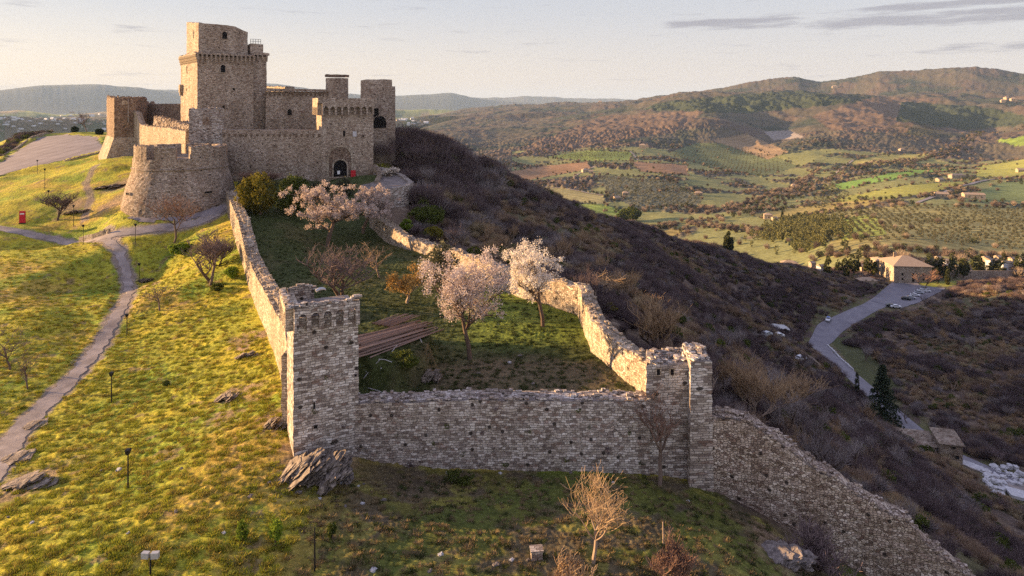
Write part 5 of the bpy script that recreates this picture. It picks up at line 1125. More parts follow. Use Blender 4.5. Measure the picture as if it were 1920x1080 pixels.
# shrubs of bare stems
for i, (px, py, top, wpx, kd, lb) in enumerate((
 (1405,785,678,150,'gold','glowing straw coloured thicket behind the outer wall'),
 (1470,770,700,110,'straw','dull straw thicket right of the glowing one'),
 (1352,745,672,70,'straw','upright pale thicket beside the ruined wall tower'),
 (1270,1092,1010,100,'redd','reddish leafless shrub around a wooden stake at the bottom edge'),
 (1062,1098,1030,90,'straw','pale leafless shrub at the bottom edge below the pale tree'),
 (1560,1085,1010,160,'dark','dark twiggy shrub at the foot of the outer wall'),
 (1160,560,500,70,'straw','fawn twiggy shrub behind the court wall bend'),
 (480,345,318,80,'redd','red brown leafless shrub against the lower castle wall'),
 (405,500,445,60,'dark','purplish twiggy shrub at the top of the sunlit wall'),
 (716,318,252,52,'dark','dark leafless thicket in the gap between the gate tower and the side tower'),
 (748,300,238,62,'dark','dark leafless thicket at the foot of the side tower right edge'),
 (782,318,262,70,'dark','broad dark thicket on the slope just behind the gate terrace'))):
    p = hit(px, min(py, 1079)); s_ = pxm(p); h = (py - top) / s_
    if py > 1079: p = hit(px, 1079); q = p; p = Vector((q.x * (1 - (py - 1079) * .0022), q.y * (1 - (py - 1079) * .0022), 0)); p.z = ZH(p.x, p.y)
    tm_ = {'gold': 'twigpale', 'straw': 'twigpale', 'redd': 'twigred', 'dark': 'twig'}[kd]
    place(tree_data(80 + i, h, .06, 's', width=wpx / s_, kids=(7, 6, 5, 3), maxl=3, tfrac=.3, stems=6, up=.4, spread=.42, twigm=tm_, barkm='barkpale' if kd in ('gold', 'straw') else 'bark', minr=.012), 'thicket', p, lb, 'shrub')
# cypresses and conifers
def cypress(px, py, top, wpx, seed, label, name='cypress', round_=False, mt_='cypress', n=1500, group=None):
    p = hit(px, py); s_ = pxm(p); h = (py - top) / s_; w = wpx / s_
    if round_: lobes = [((0, 0, h * .58), (w * .45, w * .45, h * .42)), ((w * .12, 0, h * .4), (w * .4, w * .36, h * .3))]
    else: lobes = [((0, 0, h * (.16 + .14 * i)), (w * .5 * (1 - .11 * abs(i - 1.5)) * (1 if i < 5 else .55), w * .5 * (1 - .11 * abs(i - 1.5)), h * .17)) for i in range(6)]
    t = thing(name, p, label, 'tree', group); obj('crown', foliage_mass(seed, lobes, n, max(.25, w * .16), mt_), None, t); obj('trunk', trunk_mesh(h * .3, max(.1, w * .06), seed), None, t); return t
cypress(1607,742,694,9,101,'slim dark cypress standing alone at the roadside')
cypress(1757,532,502,8,102,'left one of the two slim cypresses on the green by the hip roofed building')
cypress(1777,534,500,10,103,'right and taller one of the two slim cypresses on the green')
cypress(1366,474,435,20,104,'broad dark cypress standing out above the wooded ridge', n=2200)
cypress(1467,417,394,7,105,'thin cypress beside the small farmhouse on the golden field')
cypress(1479,419,401,6,106,'shorter thin cypress beside the small farmhouse')
CEM = [(1553,505,480,17,0),(1572,503,487,14,0),(1584,503,484,14,1),(1600,505,476,24,1),(1632,508,483,26,1),(1587,510,494,12,0),(1742,508,478,18,0),(1757,508,482,17,1),(1768,508,484,16,0),(1787,508,473,18,0),(1806,508,484,22,1),(1833,506,479,24,1),(1862,507,484,16,0),(1876,509,487,20,1),(1882,484,470,9,0),(1912,502,478,20,1)]
EVL = ['leftmost tall dark evergreen left of the hip roofed building', 'second dark evergreen from the left, left of the hip roofed building', 'low round evergreen third from the left before the hip roofed building', 'broad round evergreen in the middle left of the hip roofed building', 'round evergreen closest to the left side of the hip roofed building', 'short evergreen in front of the left evergreen row',
 'first dark evergreen right of the hip roofed building', 'second evergreen right of the hip roofed building', 'third evergreen right of the hip roofed building, lower than the next', 'tallest dark evergreen behind the cemetery wall', 'broad low round evergreen behind the middle of the cemetery wall', 'big round evergreen behind the middle of the cemetery wall', 'narrow evergreen left of the last chapels in the cemetery', 'round evergreen between the last chapels in the cemetery', 'small far cypress above the cemetery', 'round evergreen at the right edge of the cemetery']
for i, (px, py, top, w, rd_) in enumerate(CEM):
    u, a, b_ = ray(px, py + 8)
    cypress(px, py + (10 if px < 1700 else 13), top, w, 110 + i, EVL[i], 'evergreen_tree', bool(rd_), 'cypress', 700, 'dark evergreens behind the cemetery wall' if px > 1700 else 'dark evergreens left of the hip roofed building')
# the big fir by the road
p = hit(1655, 792); s_ = pxm(p); h = 112 / s_; rn = random.Random(5); g = np.random.default_rng(5)
pts = []
for i in range(26):
    z = h * (.06 + .92 * i / 26); rr = (h * .30) * (1 - i / 26) ** .85 + .15
    for j in range(9):
        a = rn.uniform(0, 6.28)
        for t_ in np.linspace(.15, 1, 7): pts.append((math.cos(a) * rr * t_, math.sin(a) * rr * t_, z - rr * .30 * t_ ** 1.5))
t = thing('fir_tree', p, 'big dark fir tree beside the road', 'tree'); obj('crown', leaves(rn, 'crown', pts, 9000, .42, M['pine'], .16), None, t); obj('trunk', trunk_mesh(h * .5, .28, 3), None, t)

SLT = [tree_data(900 + i, 6.5, .16, 'b', width=5.2, kids=(6, 6, 5, 4), maxl=3, tfrac=.26, stems=2, up=.25, spread=.5, barkm=['barkpale', 'bark', 'barkpale'][i % 3], twigm=['twig', 'twigash', 'twigpale'][i % 3], minr=.016) for i in range(3)]
gq = random.Random(44)
for i in range(420):
    px, py = gq.uniform(780, 1900), gq.uniform(300, 1000); p = hit(px, py, 60)
    if not (p.x > np.interp(p.y, [0, 50, 56, 78, 112, 140, 160, 190, 260], [24, 21, 20, 14, -11, -18, -26, -38, -48])) or p.y > 420 or p.y < 62: continue
    if min(float(pdist(np.array([p.x]), np.array([p.y]), l_)[0]) for l_ in (ROAD, LOOP, LOT)) < 9 or (p.x > 60 and p.y > 300) or (px > 1700 and py > 800) or (abs(px - 1455) < 60 and abs(py - 630) < 40) or (abs(px - 1770) < 80 and abs(py - 830) < 70): continue
    place(SLT[i % 3], 'bare_tree', p, ['leafless tree with pale trunk standing in the brown scrub of the right-hand slope', 'dark leafless tree standing in the brown scrub of the right-hand slope', 'straw coloured leafless tree standing in the brown scrub of the right-hand slope'][i % 3], group='leafless trees scattered over the scrub slope', rz=gq.uniform(0, 6), s=gq.uniform(.45, 1.0))
# --- stuff: scrub, woods, turf ---------------------------------------------
def scatter(name, pts, scl, protos, seed=0, align=False):
    g = np.random.default_rng(seed); n = len(pts); which = g.integers(0, len(protos), n)
    for k, pr in enumerate(protos):
        sel = which == k
        if not sel.any(): continue
        me = bpy.data.meshes.new(name); me.vertices.add(int(sel.sum())); me.vertices.foreach_set('co', pts[sel].astype(np.float32).ravel())
        a = me.attributes.new('sc', 'FLOAT', 'POINT'); a.data.foreach_set('value', scl[sel].astype(np.float32))
        a = me.attributes.new('rz', 'FLOAT', 'POINT'); a.data.foreach_set('value', g.uniform(0, 6.28, int(sel.sum())).astype(np.float32)); me.update()
        o = bpy.data.objects.new(name, me); SC.collection.objects.link(o); o['kind'] = 'stuff'
        ng = bpy.data.node_groups.new('scatter', 'GeometryNodeTree'); ng.interface.new_socket('Geometry', in_out='INPUT', socket_type='NodeSocketGeometry'); ng.interface.new_socket('Geometry', in_out='OUTPUT', socket_type='NodeSocketGeometry')
        gi = ng.nodes.new('NodeGroupInput'); go_ = ng.nodes.new('NodeGroupOutput'); ip = ng.nodes.new('GeometryNodeInstanceOnPoints'); oi = ng.nodes.new('GeometryNodeObjectInfo'); oi.inputs['Object'].default_value = pr; oi.inputs['As Instance'].default_value = True
        a1 = ng.nodes.new('GeometryNodeInputNamedAttribute'); a1.data_type = 'FLOAT'; a1.inputs[0].default_value = 'sc'; a2 = ng.nodes.new('GeometryNodeInputNamedAttribute'); a2.data_type = 'FLOAT'; a2.inputs[0].default_value = 'rz'
        cb = ng.nodes.new('ShaderNodeCombineXYZ'); ng.links.new(a2.outputs[0], cb.inputs[2]); er = ng.nodes.new('FunctionNodeEulerToRotation'); ng.links.new(cb.outputs[0], er.inputs[0])
        ng.links.new(gi.outputs[0], ip.inputs['Points']); ng.links.new(oi.outputs['Geometry'], ip.inputs['Instance']); ng.links.new(er.outputs[0], ip.inputs['Rotation']); ng.links.new(a1.outputs[0], ip.inputs['Scale']); ng.links.new(ip.outputs[0], go_.inputs[0])
        md = o.modifiers.new('scatter', 'NODES'); md.node_group = ng
def proto_twigs(seed, n, h, w, r, m):
    rn = random.Random(seed); tm = TM()
    for i in range(n):
        a = rn.uniform(0, 6.28); d = rn.random() ** .5; b0 = Vector((math.cos(a) * d * w * .2, math.sin(a) * d * w * .2, rn.uniform(-.1, h * .35))); t_ = Vector((math.cos(a + rn.uniform(-.6, .6)) * d * w * .55, math.sin(a + rn.uniform(-.6, .6)) * d * w * .55, h * rn.uniform(.55, 1.0) * (1 - .35 * d * d)))
        mid = b0.lerp(t_, .5) + Vector((rn.gauss(0, .06 * w), rn.gauss(0, .06 * w), rn.gauss(0, .04 * h))); tm.limb([b0, mid, t_], [r, r * .75, r * .25], 3)
    o = bpy.data.objects.new('proto', tm.mesh('scrub_plant', M[m])); return o
def proto_leaf(seed, lobes, n, size, m): return bpy.data.objects.new('proto', foliage_mass(seed, lobes, n, size, m, 'plant'))
pa = [proto_twigs(i, 190, 2.5, 3.4, .035, 'twig') for i in range(4)] + [proto_twigs(9, 170, 2.2, 3.2, .03, 'twigscrub')] + [proto_twigs(10, 150, 2.0, 3.0, .03, 'twigfawn')]
pa += [proto_twigs(11, 170, 2.3, 3.0, .035, 'twigash'), proto_twigs(12, 130, 1.5, 2.8, .03, 'twigpale')]
pg = [proto_leaf(20, [((0, 0, 1.0), (1.1, 1.1, 1.0)), ((.7, .3, .7), (.8, .7, .7)), ((-.6, -.4, .8), (.7, .8, .7))], 420, .3, 'green')]
g = np.random.default_rng(77)
def ridge_x(Y): return np.interp(Y, [0, 50, 56, 78, 112, 126, 140, 150, 160, 190, 260], [19, 16.5, 16.2, 9.5, -17, -23, -24, -23, -29, -42, -54])
def frust(X, Y, m=1.15): return np.abs(X) < Y * .80 * m + 6
X = g.uniform(-40, 300, 90000); Y = 45 + 375 * g.random(90000) ** 0.85
k = frust(X, Y, 1.1) & (X > ridge_x(Y) + 3.0) & ((Y > 57) | (X > 18 + 0)); 
owl = np.interp(X, [14, 20, 26, 33, 40], [56, 55, 54.5, 53, 52]); k &= ~((X > 12) & (Y < owl))
X = X[k]; Y = Y[k]
rd = np.minimum(np.minimum(pdist(X, Y, ROAD), pdist(X, Y, LOOP) + 1), pdist(X, Y, LOT) - 5)
YARD = [XY(1735,812,162), XY(1800,905,143), XY(1875,965,133), XY(2050,1010,125), XY(2050,850,150), XY(1850,850,152)]
CHU = [XY(1640,535,325), XY(1780,540,318), XY(1990,530,330), XY(1990,480,420), XY(1630,480,430)]
GRN = [XY(1550,632,245), XY(1610,632,243), XY(1700,735,196), XY(1650,730,196)]
dens = sst(-0.4, 0.15, fbm(X / 11, Y / 11, 3, 201)) * .86 + .14
k = (rd > 5.5 + 2.5 * g.random(len(X))) & ~inpoly(X, Y, YARD) & ~inpoly(X, Y, CHU) & ~inpoly(X, Y, GRN) & ~inpoly(X, Y, CPOLY) & (g.random(len(X)) < dens)
k &= ~((np.hypot(X - XY(1455,630,232)[0], Y - 232) < 11) | ((X < -12) & (Y < 150) & (Y > 125) & (X < -20)))
X = X[k]; Y = Y[k]; Z = H(X, Y); rr = np.hypot(X, Y); px_, py_ = pix(X, Y, Z)
sc_ = g.uniform(.45, 1.25, len(X)) * np.where(rr < 110, .75, 1.0) * (1 + .25 * fbm(X / 20, Y / 20, 2, 211)); print('scrub', len(X))
far_ = rr > 150; sc_ = sc_ * np.where((Y > 135) & (X < Y * -.02), 1.75, 1.0) * np.where((X > 150) & (Y < 240), .8, 1)
zn = fbm(X / 26, Y / 26, 3, 231) + .35 * fbm(X / 7, Y / 7, 2, 233) + g.normal(0, .12, len(X)); PT = np.c_[X, Y, Z]
gr = g.random(len(X)) < .05 + .12 * (zn < -.45); low = (zn > .14) & ~gr; mid = (zn > -.2) & ~low & ~gr; dk = ~low & ~mid & ~gr
scatter('scrub', PT[dk], sc_[dk], pa[:4], 1); scatter('scrub', PT[mid], sc_[mid], [pa[4], pa[0], pa[6]], 11); scatter('scrub', PT[low], sc_[low] * .8, [pa[5], pa[4], pa[7]], 12); scatter('evergreen_scrub', PT[gr], sc_[gr] * .9, pg, 2)
# turf tufts
def tuft(seed, m):
    rn = random.Random(seed); V = []; F = []
    for i in range(46):
        a = rn.uniform(0, 6.28); d = rn.random() * .30; b0 = Vector((math.cos(a) * d, math.sin(a) * d, -.04)); t_ = b0 + Vector((math.cos(a) * rn.uniform(.05, .2), math.sin(a) * rn.uniform(.05, .2), rn.uniform(.07, .24))); s_ = Vector((-math.sin(a), math.cos(a), 0)) * .034; j = len(V)
        V += [tuple(b0 - s_), tuple(b0 + s_), tuple(t_)]; F.append((j, j + 1, j + 2))
    me = bpy.data.meshes.new('tuft'); me.from_pydata(V, [], F); me.materials.append(M[m]); return bpy.data.objects.new('proto', me)
X = g.uniform(-95, 32, 260000); Y = 34 + 90 * g.random(260000) ** 1.25; k = frust(X, Y) & (pdist(X, Y, TRACK) > 1.3) & (X < ridge_x(Y) + 4)
k &= g.random(len(X)) < sst(-.25, .3, fbm(X / .9, Y / .9, 3, 221)) * np.clip(.62 - Y / 240, .12, .5)
X = X[k]; Y = Y[k]; dC = pdist(X, Y, CPOLY, True); inn = inpoly(X, Y, CPOLY); k = (dC > 1.3) & ~((X > -19) & (X < -9) & (Y > 50) & (Y < 58)) & ~((X > 12) & (Y > np.interp(X, [12, 40], [51.5, 47]))); X = X[k]; Y = Y[k]; inn = inn[k]
Z = H(X, Y); sc_ = g.uniform(.45, 1.25, len(X)); frt = (X > -14) & (Y < 54); print('tufts', len(X))
lit = ~inn & ~frt
scatter('grass', np.c_[X, Y, Z][lit], sc_[lit], [tuft(1, 'grass'), tuft(2, 'grass'), tuft(3, 'grassgold')], 3)
scatter('grass', np.c_[X, Y, Z][inn], sc_[inn] * .8, [tuft(4, 'grassshade')], 4)  # court tufts use the grass darkened for shade
fq = frt & ~inn & (g.random(len(X)) < .7); scatter('grass', np.c_[X, Y, Z][fq], sc_[fq] * .85, [tuft(5, 'grassshade'), tuft(6, 'grassdry'), tuft(7, 'grassdry')], 5)
# far woods, hedges and groves
fp = [proto_leaf(30, [((0, 0, 3.4), (2.6, 2.6, 2.4)), ((1.2, .4, 2.6), (1.8, 1.8, 1.6))], 260, .8, 'wooddark'), proto_twigs(31, 170, 6.5, 6.5, .10, 'woodtwig'), proto_twigs(32, 170, 6.0, 6.5, .10, 'woodpale')]
n = 60000; az_ = g.uniform(R(-3), R(40), n); rr = np.exp(g.uniform(math.log(430), math.log(2300), n)); X = np.sin(az_) * rr; Y = np.cos(az_) * rr; Z = H(X, Y); px_, py_ = pix(X, Y, Z)
op = np.zeros(n, bool); edge = np.zeros(n, bool)
for poly, c, hh in FIELDS:
    if hh == 0: m = inpoly(px_, py_, poly); op |= m
    edge |= (pdist(px_, py_, poly, True) < 1.6)
wood = sst(-.25, .25, fbm(X / 140 + 5, Y / 140, 3, 141) * -1 + .05) * sst(1000, 600, rr) * 0.0
den = np.where(edge, .32, np.where(op, 0.006, .42 * (1 - sst(-.36, -.12, fbm(X / 140 + 5, Y / 140, 3, 141))) + .012))
den *= np.clip(rr / 1500, .25, 1.2); k = (g.random(n) < den) & (hill(X, Y) < Z + 8 if False else True); X, Y, Z, rr = X[k], Y[k], Z[k], rr[k]; print('far trees', len(X))
scatter('far_woodland', np.c_[X, Y, Z - .3], g.uniform(.35, 1.0, len(X)) ** 1.3 * 1.25, fp, 6)
# stream side belt of pale trees and the dark gallery wood
def belt(pl, w, dn, seed, protos, smin=.7, smax=1.4, name='stream_wood'):
    L_ = [hit(a, b_, 380) for a, b_ in pl]; g2 = np.random.default_rng(seed); P_ = []
    for a, b_ in zip(L_, L_[1:]):
        d = (b_ - a).length; k_ = int(d * dn); t_ = g2.random(k_); q = np.array([a.lerp(b_, v) for v in t_]) + np.c_[g2.normal(0, w, (k_, 2)), np.zeros(k_)]; P_.append(q)
    q = np.concatenate(P_); q[:, 2] = H(q[:, 0], q[:, 1]); scatter(name, q, g2.uniform(smin, smax, len(q)), protos, seed)
belt([(1330,415),(1400,400),(1460,378),(1520,352),(1560,335),(1600,318),(1660,305),(1740,297),(1800,275),(1860,250),(1920,236)], 13, .28, 301, fp[1:] + [fp[0]])
belt([(1290,398),(1370,390),(1430,372),(1500,345),(1530,320)], 10, .3, 302, [fp[1], fp[2]])
belt([(1200,432),(1280,418),(1340,425),(1400,432),(1450,440)], 8, .5, 303, [fp[2], fp[1]], .7, 1.2)
belt([(1455,450),(1480,425),(1515,415),(1540,440),(1520,465)], 14, 1.5, 304, [proto_leaf(33, [((0, 0, 3.6), (2.2, 2.2, 3.2))], 300, .7, 'poplar')], .8, 1.5, 'young_wood')
belt([(1540,480),(1620,474),(1700,470),(1800,478),(1920,482)], 7, .5, 305, [fp[1], fp[0], fp[2]], .5, 1.0)
belt([(1130,398),(1200,392),(1320,388)], 7, .2, 306, fp, .5, .9); belt([(1600,330),(1760,322),(1850,318)], 8, .2, 307, fp[1:], .5, .9)
# olive groves: the nearest trees one by one, the rest as one mass
def rows_in(poly, r0, sp, ang, jit, seed):
    pts = [hit(a, b_, r0) for a, b_ in poly]; PX = [(p.x, p.y) for p in pts]; xs = [p[0] for p in PX]; ys = [p[1] for p in PX]; ca, sa = math.cos(ang), math.sin(ang); g2 = np.random.default_rng(seed); cx_ = (min(xs) + max(xs)) / 2; cy_ = (min(ys) + max(ys)) / 2; R_ = max(max(xs) - min(xs), max(ys) - min(ys)) * .75
    u_, v_ = np.meshgrid(np.arange(-R_, R_, sp), np.arange(-R_, R_, sp * 1.25)); u_ = u_.ravel() + g2.normal(0, jit, u_.size); v_ = v_.ravel() + g2.normal(0, jit * .6, v_.size)
    x = cx_ + u_ * ca - v_ * sa; y = cy_ + u_ * sa + v_ * ca; m = inpoly(x, y, PX) & (g2.random(len(x)) < .88); x = x[m]; y = y[m]; return np.c_[x, y, H(x, y)]
og = np.concatenate([rows_in([(1550,398),(1700,388),(1960,392),(1960,470),(1850,468),(1600,462)], 400, 8.5, .25, .9, 1), rows_in([(1560,345),(1600,365),(1540,392),(1500,390)], 500, 9, .4, .9, 2)])
og2 = np.concatenate([rows_in([(1115,330),(1260,340),(1315,372),(1290,390),(1200,392),(1140,362)], 500, 9, -.5, .8, 3), rows_in([(1040,294),(1100,284),(1180,287),(1170,298),(1090,301)], 800, 11, .2, .8, 4), rows_in([(1660,238),(1790,238),(1760,262),(1680,270)], 1200, 12, .6, .8, 5), rows_in([(1260,290),(1310,272),(1400,276),(1480,308),(1430,328),(1330,312)], 1000, 13, .3, 1, 6)])
order = np.argsort(og[:, 1]); og = og[order]; ol = [foliage_mass(400 + i, [((0, 0, 2.3), (1.7, 1.6, 1.4)), ((.8, .3, 2.0), (1.1, 1.1, 1.0)), ((-.7, -.2, 2.1), (1.0, 1.1, 1.1))], 230, .5, 'olive') for i in range(3)]; otr = trunk_mesh(1.6, .2, 7)
print('olives', len(og), len(og2))
for i, q in enumerate(og[:260]):
    t = bpy.data.objects.new('olive_tree', None); SC.collection.objects.link(t); t.location = q; t.rotation_euler = (0, 0, i * 1.7); s_ = .75 + .45 * ((i * 37) % 11) / 11; t.scale = (s_,) * 3
    t['label'] = 'small grey green olive tree in the terraced grove behind the cemetery'; t['category'] = 'tree'; t['group'] = 'olive trees in rows on the terraced slope'
    for n_, me_ in (('crown', ol[i % 3]), ('trunk', otr)): o = bpy.data.objects.new(n_, me_); SC.collection.objects.link(o); o.parent = t
po = [bpy.data.objects.new('proto', m_) for m_ in ol]; rest = np.concatenate([og[260:], og2]); scatter('olive_grove', rest, g.uniform(.75, 1.25, len(rest)), po, 8)
# bushes on the far edge of the gravel lot
X = []; 
for i in range(420):
    a = g.random(); px = -10 + 105 * a; row = np.interp(px, [-10, 0, 30, 60, 100], [300, 290, 272, 256, 246]) + g.uniform(-14, 2); Yd = np.interp(row, [240, 262, 290], [330, 290, 225]); X.append(XY(px, row, Yd))
X = np.array(X); scatter('scrub', np.c_[X, H(X[:, 0], X[:, 1])], g.uniform(.4, 1.0, len(X)), [pa[0], pa[4], pg[0]], 9)
# ------------------------------------------------------------------ roads, paths, the gravel lot
def ribbon(name, pts, w, m, dz=0.05, step=0.8, across=6, wob=0.0, seed=0, widths=None):
    P2 = np.array(pts); S = np.r_[0, np.cumsum(np.hypot(*(P2[1:] - P2[:-1]).T))]; s = np.arange(0, S[-1], step)
    # smooth centre line
    fine = np.linspace(0, S[-1], 400); fx = np.interp(fine, S, P2[:, 0]); fy = np.interp(fine, S, P2[:, 1]); kl = 21; ker = np.hanning(kl); ker /= ker.sum()
    sm = lambda q: np.r_[q[:1], np.convolve(np.pad(q, kl // 2, 'edge'), ker, 'valid')[1:-1], q[-1:]]
    fx, fy = sm(fx), sm(fy); x = np.interp(s, fine, fx); y = np.interp(s, fine, fy); dx = np.gradient(x); dy = np.gradient(y); l = np.hypot(dx, dy); nx, ny = -dy / l, dx / l
    ww = np.full(len(s), w) if widths is None else np.interp(s / S[-1], np.linspace(0, 1, len(widths)), widths); V = []
    for k in range(across + 1):
        f = k / across - .5; o_ = f * ww
        if wob and k in (0, across): o_ = o_ + (1 if k else -1) * wob * fbm(s / 2.2 + k * 9, s * 0 + seed, 3, seed)
        X = x + nx * o_; Y = y + ny * o_; V.append(np.c_[X, Y, H(X, Y) + dz])
    V = np.concatenate(V); n = len(s); I = np.arange(len(V)).reshape(across + 1, n); F = np.stack([I[:-1, :-1], I[:-1, 1:], I[1:, 1:], I[1:, :-1]], -1).reshape(-1, 4)
    me = quickmesh(name, V, F[:, ::-1]); me.materials.append(m); o = bpy.data.objects.new(name, me); SC.collection.objects.link(o); o['kind'] = 'structure'; return o
def sheet(name, poly, m, dz=0.06, step=2.0):
    xs = [p[0] for p in poly]; ys = [p[1] for p in poly]; gx = np.arange(min(xs), max(xs), step); gy = np.arange(min(ys), max(ys), step); X, Y = np.meshgrid(gx, gy, indexing='ij'); e = pdist(X, Y, poly, True); m_ = inpoly(X, Y, poly) | (e < step * (.3 + .3 * perlin(X / 5, Y / 5, 3)))
    Z = H(X.ravel(), Y.ravel()).reshape(X.shape) + dz; I = np.arange(X.size).reshape(X.shape); k = m_[:-1, :-1] & m_[1:, :-1] & m_[1:, 1:] & m_[:-1, 1:]
    F = np.stack([I[:-1, :-1], I[1:, :-1], I[1:, 1:], I[:-1, 1:]], -1)[k]; me = quickmesh(name, np.c_[X.ravel(), Y.ravel(), Z.ravel()], F); me.materials.append(m); o = bpy.data.objects.new(name, me); SC.collection.objects.link(o); o['kind'] = 'structure'; return o
ribbon('road', ROAD, 8.0, M['asphalt'], 0.10, 1.0, 6, 0.0, 1, [6, 8, 12, 12, 9, 7.5, 8.5, 9.5, 7.2, 6.5, 6.5, 7, 7, 7, 7, 7])
ribbon('road', LOOP, 7.0, M['asphalt'], 0.14, 1.0, 6, 0.0, 2)
ribbon('parking_lot', LOT, 13.0, M['asphalt'], 0.18, 1.0, 8, 0.5, 3)
ribbon('path', TRACK, 2.9, M['dirt'], 0.045, 0.3, 6, 0.4, 4, [4.0, 3.6, 3.0, 2.6, 2.2, 1.7, 1.5, 1.4, 1.35, 1.35, 1.35, 1.4, 1.6, 2.0, 2.2, 2.2])
ribbon('path', FORK, 2.3, M['dirt'], 0.065, 0.35, 6, 0.35, 5)
sheet('gravel_lot', PLAZA, M['plaza'], 0.07, 1.6)
sheet('forecourt', FORE, M['plaza'], 0.10, 0.8)
# kerb walls: edge of the lot, forecourt wall, road edge
def lowwall(pts, h, th, m, name, label, cell=.6, base=1.0, cat='wall'):
    z = [ZH(x, y) for x, y in pts]; o = curtain(name, pts, [a + h for a in z], [a - base for a in z], th, m, cell, .05, .08, False, None, len(label), 0, None, stones=.1); return tag(o, label, cat)
lowwall([XY(*p) for p in [(-30,300,215),(0,290,228),(30,276,250),(60,262,280),(85,254,305),(110,250,320)]], .9, .6, M['castle'], 'parapet_wall', 'low stone parapet along the far edge of the gravel lot')
lowwall([XY(*p) for p in [(150,432,129),(175,440,127.5),(205,444,126.6)]], .9, .5, M['cream'], 'low_wall', 'short pale stone retaining wall where the two paths meet')
lowwall([XY(*p) for p in [(120,302,196),(150,296,200),(190,287,205)]], .35, .5, M['castle'], 'kerb', 'stone kerb along the near edge of the gravel lot', cat='kerb')
lowwall([XY(*p) for p in [(1551,633,244),(1560,648,236),(1575,668,224),(1600,690,212)]], .55, .4, M['whiterock'], 'low_wall', 'pale kerb wall on the inside of the road bend')
lowwall([XY(*p) for p in [(1478,672,205),(1500,684,200),(1525,694,197),(1538,702,194)]], 1.6, .6, M['house'], 'low_wall', 'curved stone retaining wall below the road, left of the bend')
lowwall([XY(*p) for p in [(1640,752,186),(1662,775,178),(1690,798,171)]], .5, .4, M['house'], 'low_wall', 'low stone edging on the left of the road by the big fir')
# steep stair wall by the bastion
# ------------------------------------------------------------------ lamp posts, signs
lamp_me = None
def lamp(px, py, top, label, kind='square', rz=0.0):
    p = hit(px, py); s_ = pxm(p); h = (py - top) / s_ * 1.05; t = thing('street_lamp' if kind != 'bare' else 'post', p, label, 'lamp post' if kind != 'bare' else 'post', None, rz)
    b_ = MB(); b_.tube([(0, 0, -.3), (0, 0, h * .5), (0, 0, h - .1)], .065, .045, 7); obj('post', b_, M['metal'] if kind != 'pale' else M['palemetal'], t)
    if kind == 'square':
        b_ = MB(); b_.box((0, 0, h - .38), .26, .26, .30, None, 1.25); b_.box((0, 0, h - .07), .38, .38, .08, None, .5); obj('lantern', b_, M['metal'], t)
        b_ = MB(); b_.box((0, 0, h - .46), .16, .16, .08, None, 1.2); obj('collar', b_, M['metal'], t)
    elif kind == 'pale': b_ = MB(); b_.box((.18, 0, h - .12), .6, .18, .1); obj('lamp_head', b_, M['palemetal'], t)
    elif kind == 'flood':
        for sx in (-.28, .28): b_ = MB(); b_.box((sx, 0, h - .25), .42, .25, .34, Vector((1, .3 * sx, 0))); obj('floodlight', b_, M['palemetal'], t)
    return t
for a in ((240,915,845,'dark lamp post closest to the camera on the bare slope'),(209,755,700,'dark lamp post right of the lower end of the dirt path'),(238,630,590,'dark lamp post beside the middle of the dirt path'),
          (261,530,495,'dark lamp post beside the rocks at the path bend'),(156,458,423,'dark lamp post at the path junction by the short pale wall'),(254,456,421,'dark lamp post on the verge right of the path junction'),
          (138,425,386,'dark lamp post on the grass above the path junction'),(91,388,358,'dark lamp post on the slope above the red panel'),(84,357,318,'dark lamp post half way up the left slope'),(70,325,301,'dark lamp post at the near edge of the gravel lot')): lamp(*a)
lamp(282,1078,1040,'lamp post with twin floodlight heads at the bottom edge','flood'); lamp(590,1070,990,'thin bare metal post on the dark bank below the rocks','bare')
lamp(451,378,349,'thin pale lamp post behind the top of the sunlit court wall','pale'); lamp(465,446,409,'thin pale lamp post on the court side of the sunlit wall','pale')
p = hit(42, 419); s_ = pxm(p); t = thing('sign_panel', p, 'tall red information panel standing beside the left path', 'sign', None, .3); b_ = MB(); b_.box((0, 0, .15), 9.5 / s_, .35, 22 / s_, None, .97); obj('panel', b_, M['red'], t); b_ = MB(); b_.box((0, 0, -.3), 10.5 / s_, .45, .45); obj('plinth', b_, M['metal'], t); b_ = MB(); b_.box((0, -.19, 22 / s_ * .78), 7 / s_, .02, .25); obj('heading', b_, M['white'], t)
p = hit(1243, 1022); b_ = MB(); b_.tube([(0, 0, -.4), (.02, 0, .7), (0, .03, 1.55)], .05, .04, 6); o = obj('wooden_stake', b_, M['barkpale']); o.location = p; tag(o, 'pale wooden stake standing upright in the grass at the bottom', 'stake')
p = hit(1006, 1046); t = thing('stone_block', p, 'small squared stone block with a lid in the sunlit grass', 'block'); b_ = MB(); b_.box((0, 0, -.2), .75, .55, .75, (1, .1, 0), .96); obj('block', b_, M['ashlar'], t); b_ = MB(); b_.box((0, 0, .552), .84, .64, .09, (1, .1, 0)); obj('lid', b_, M['ashlar'], t)
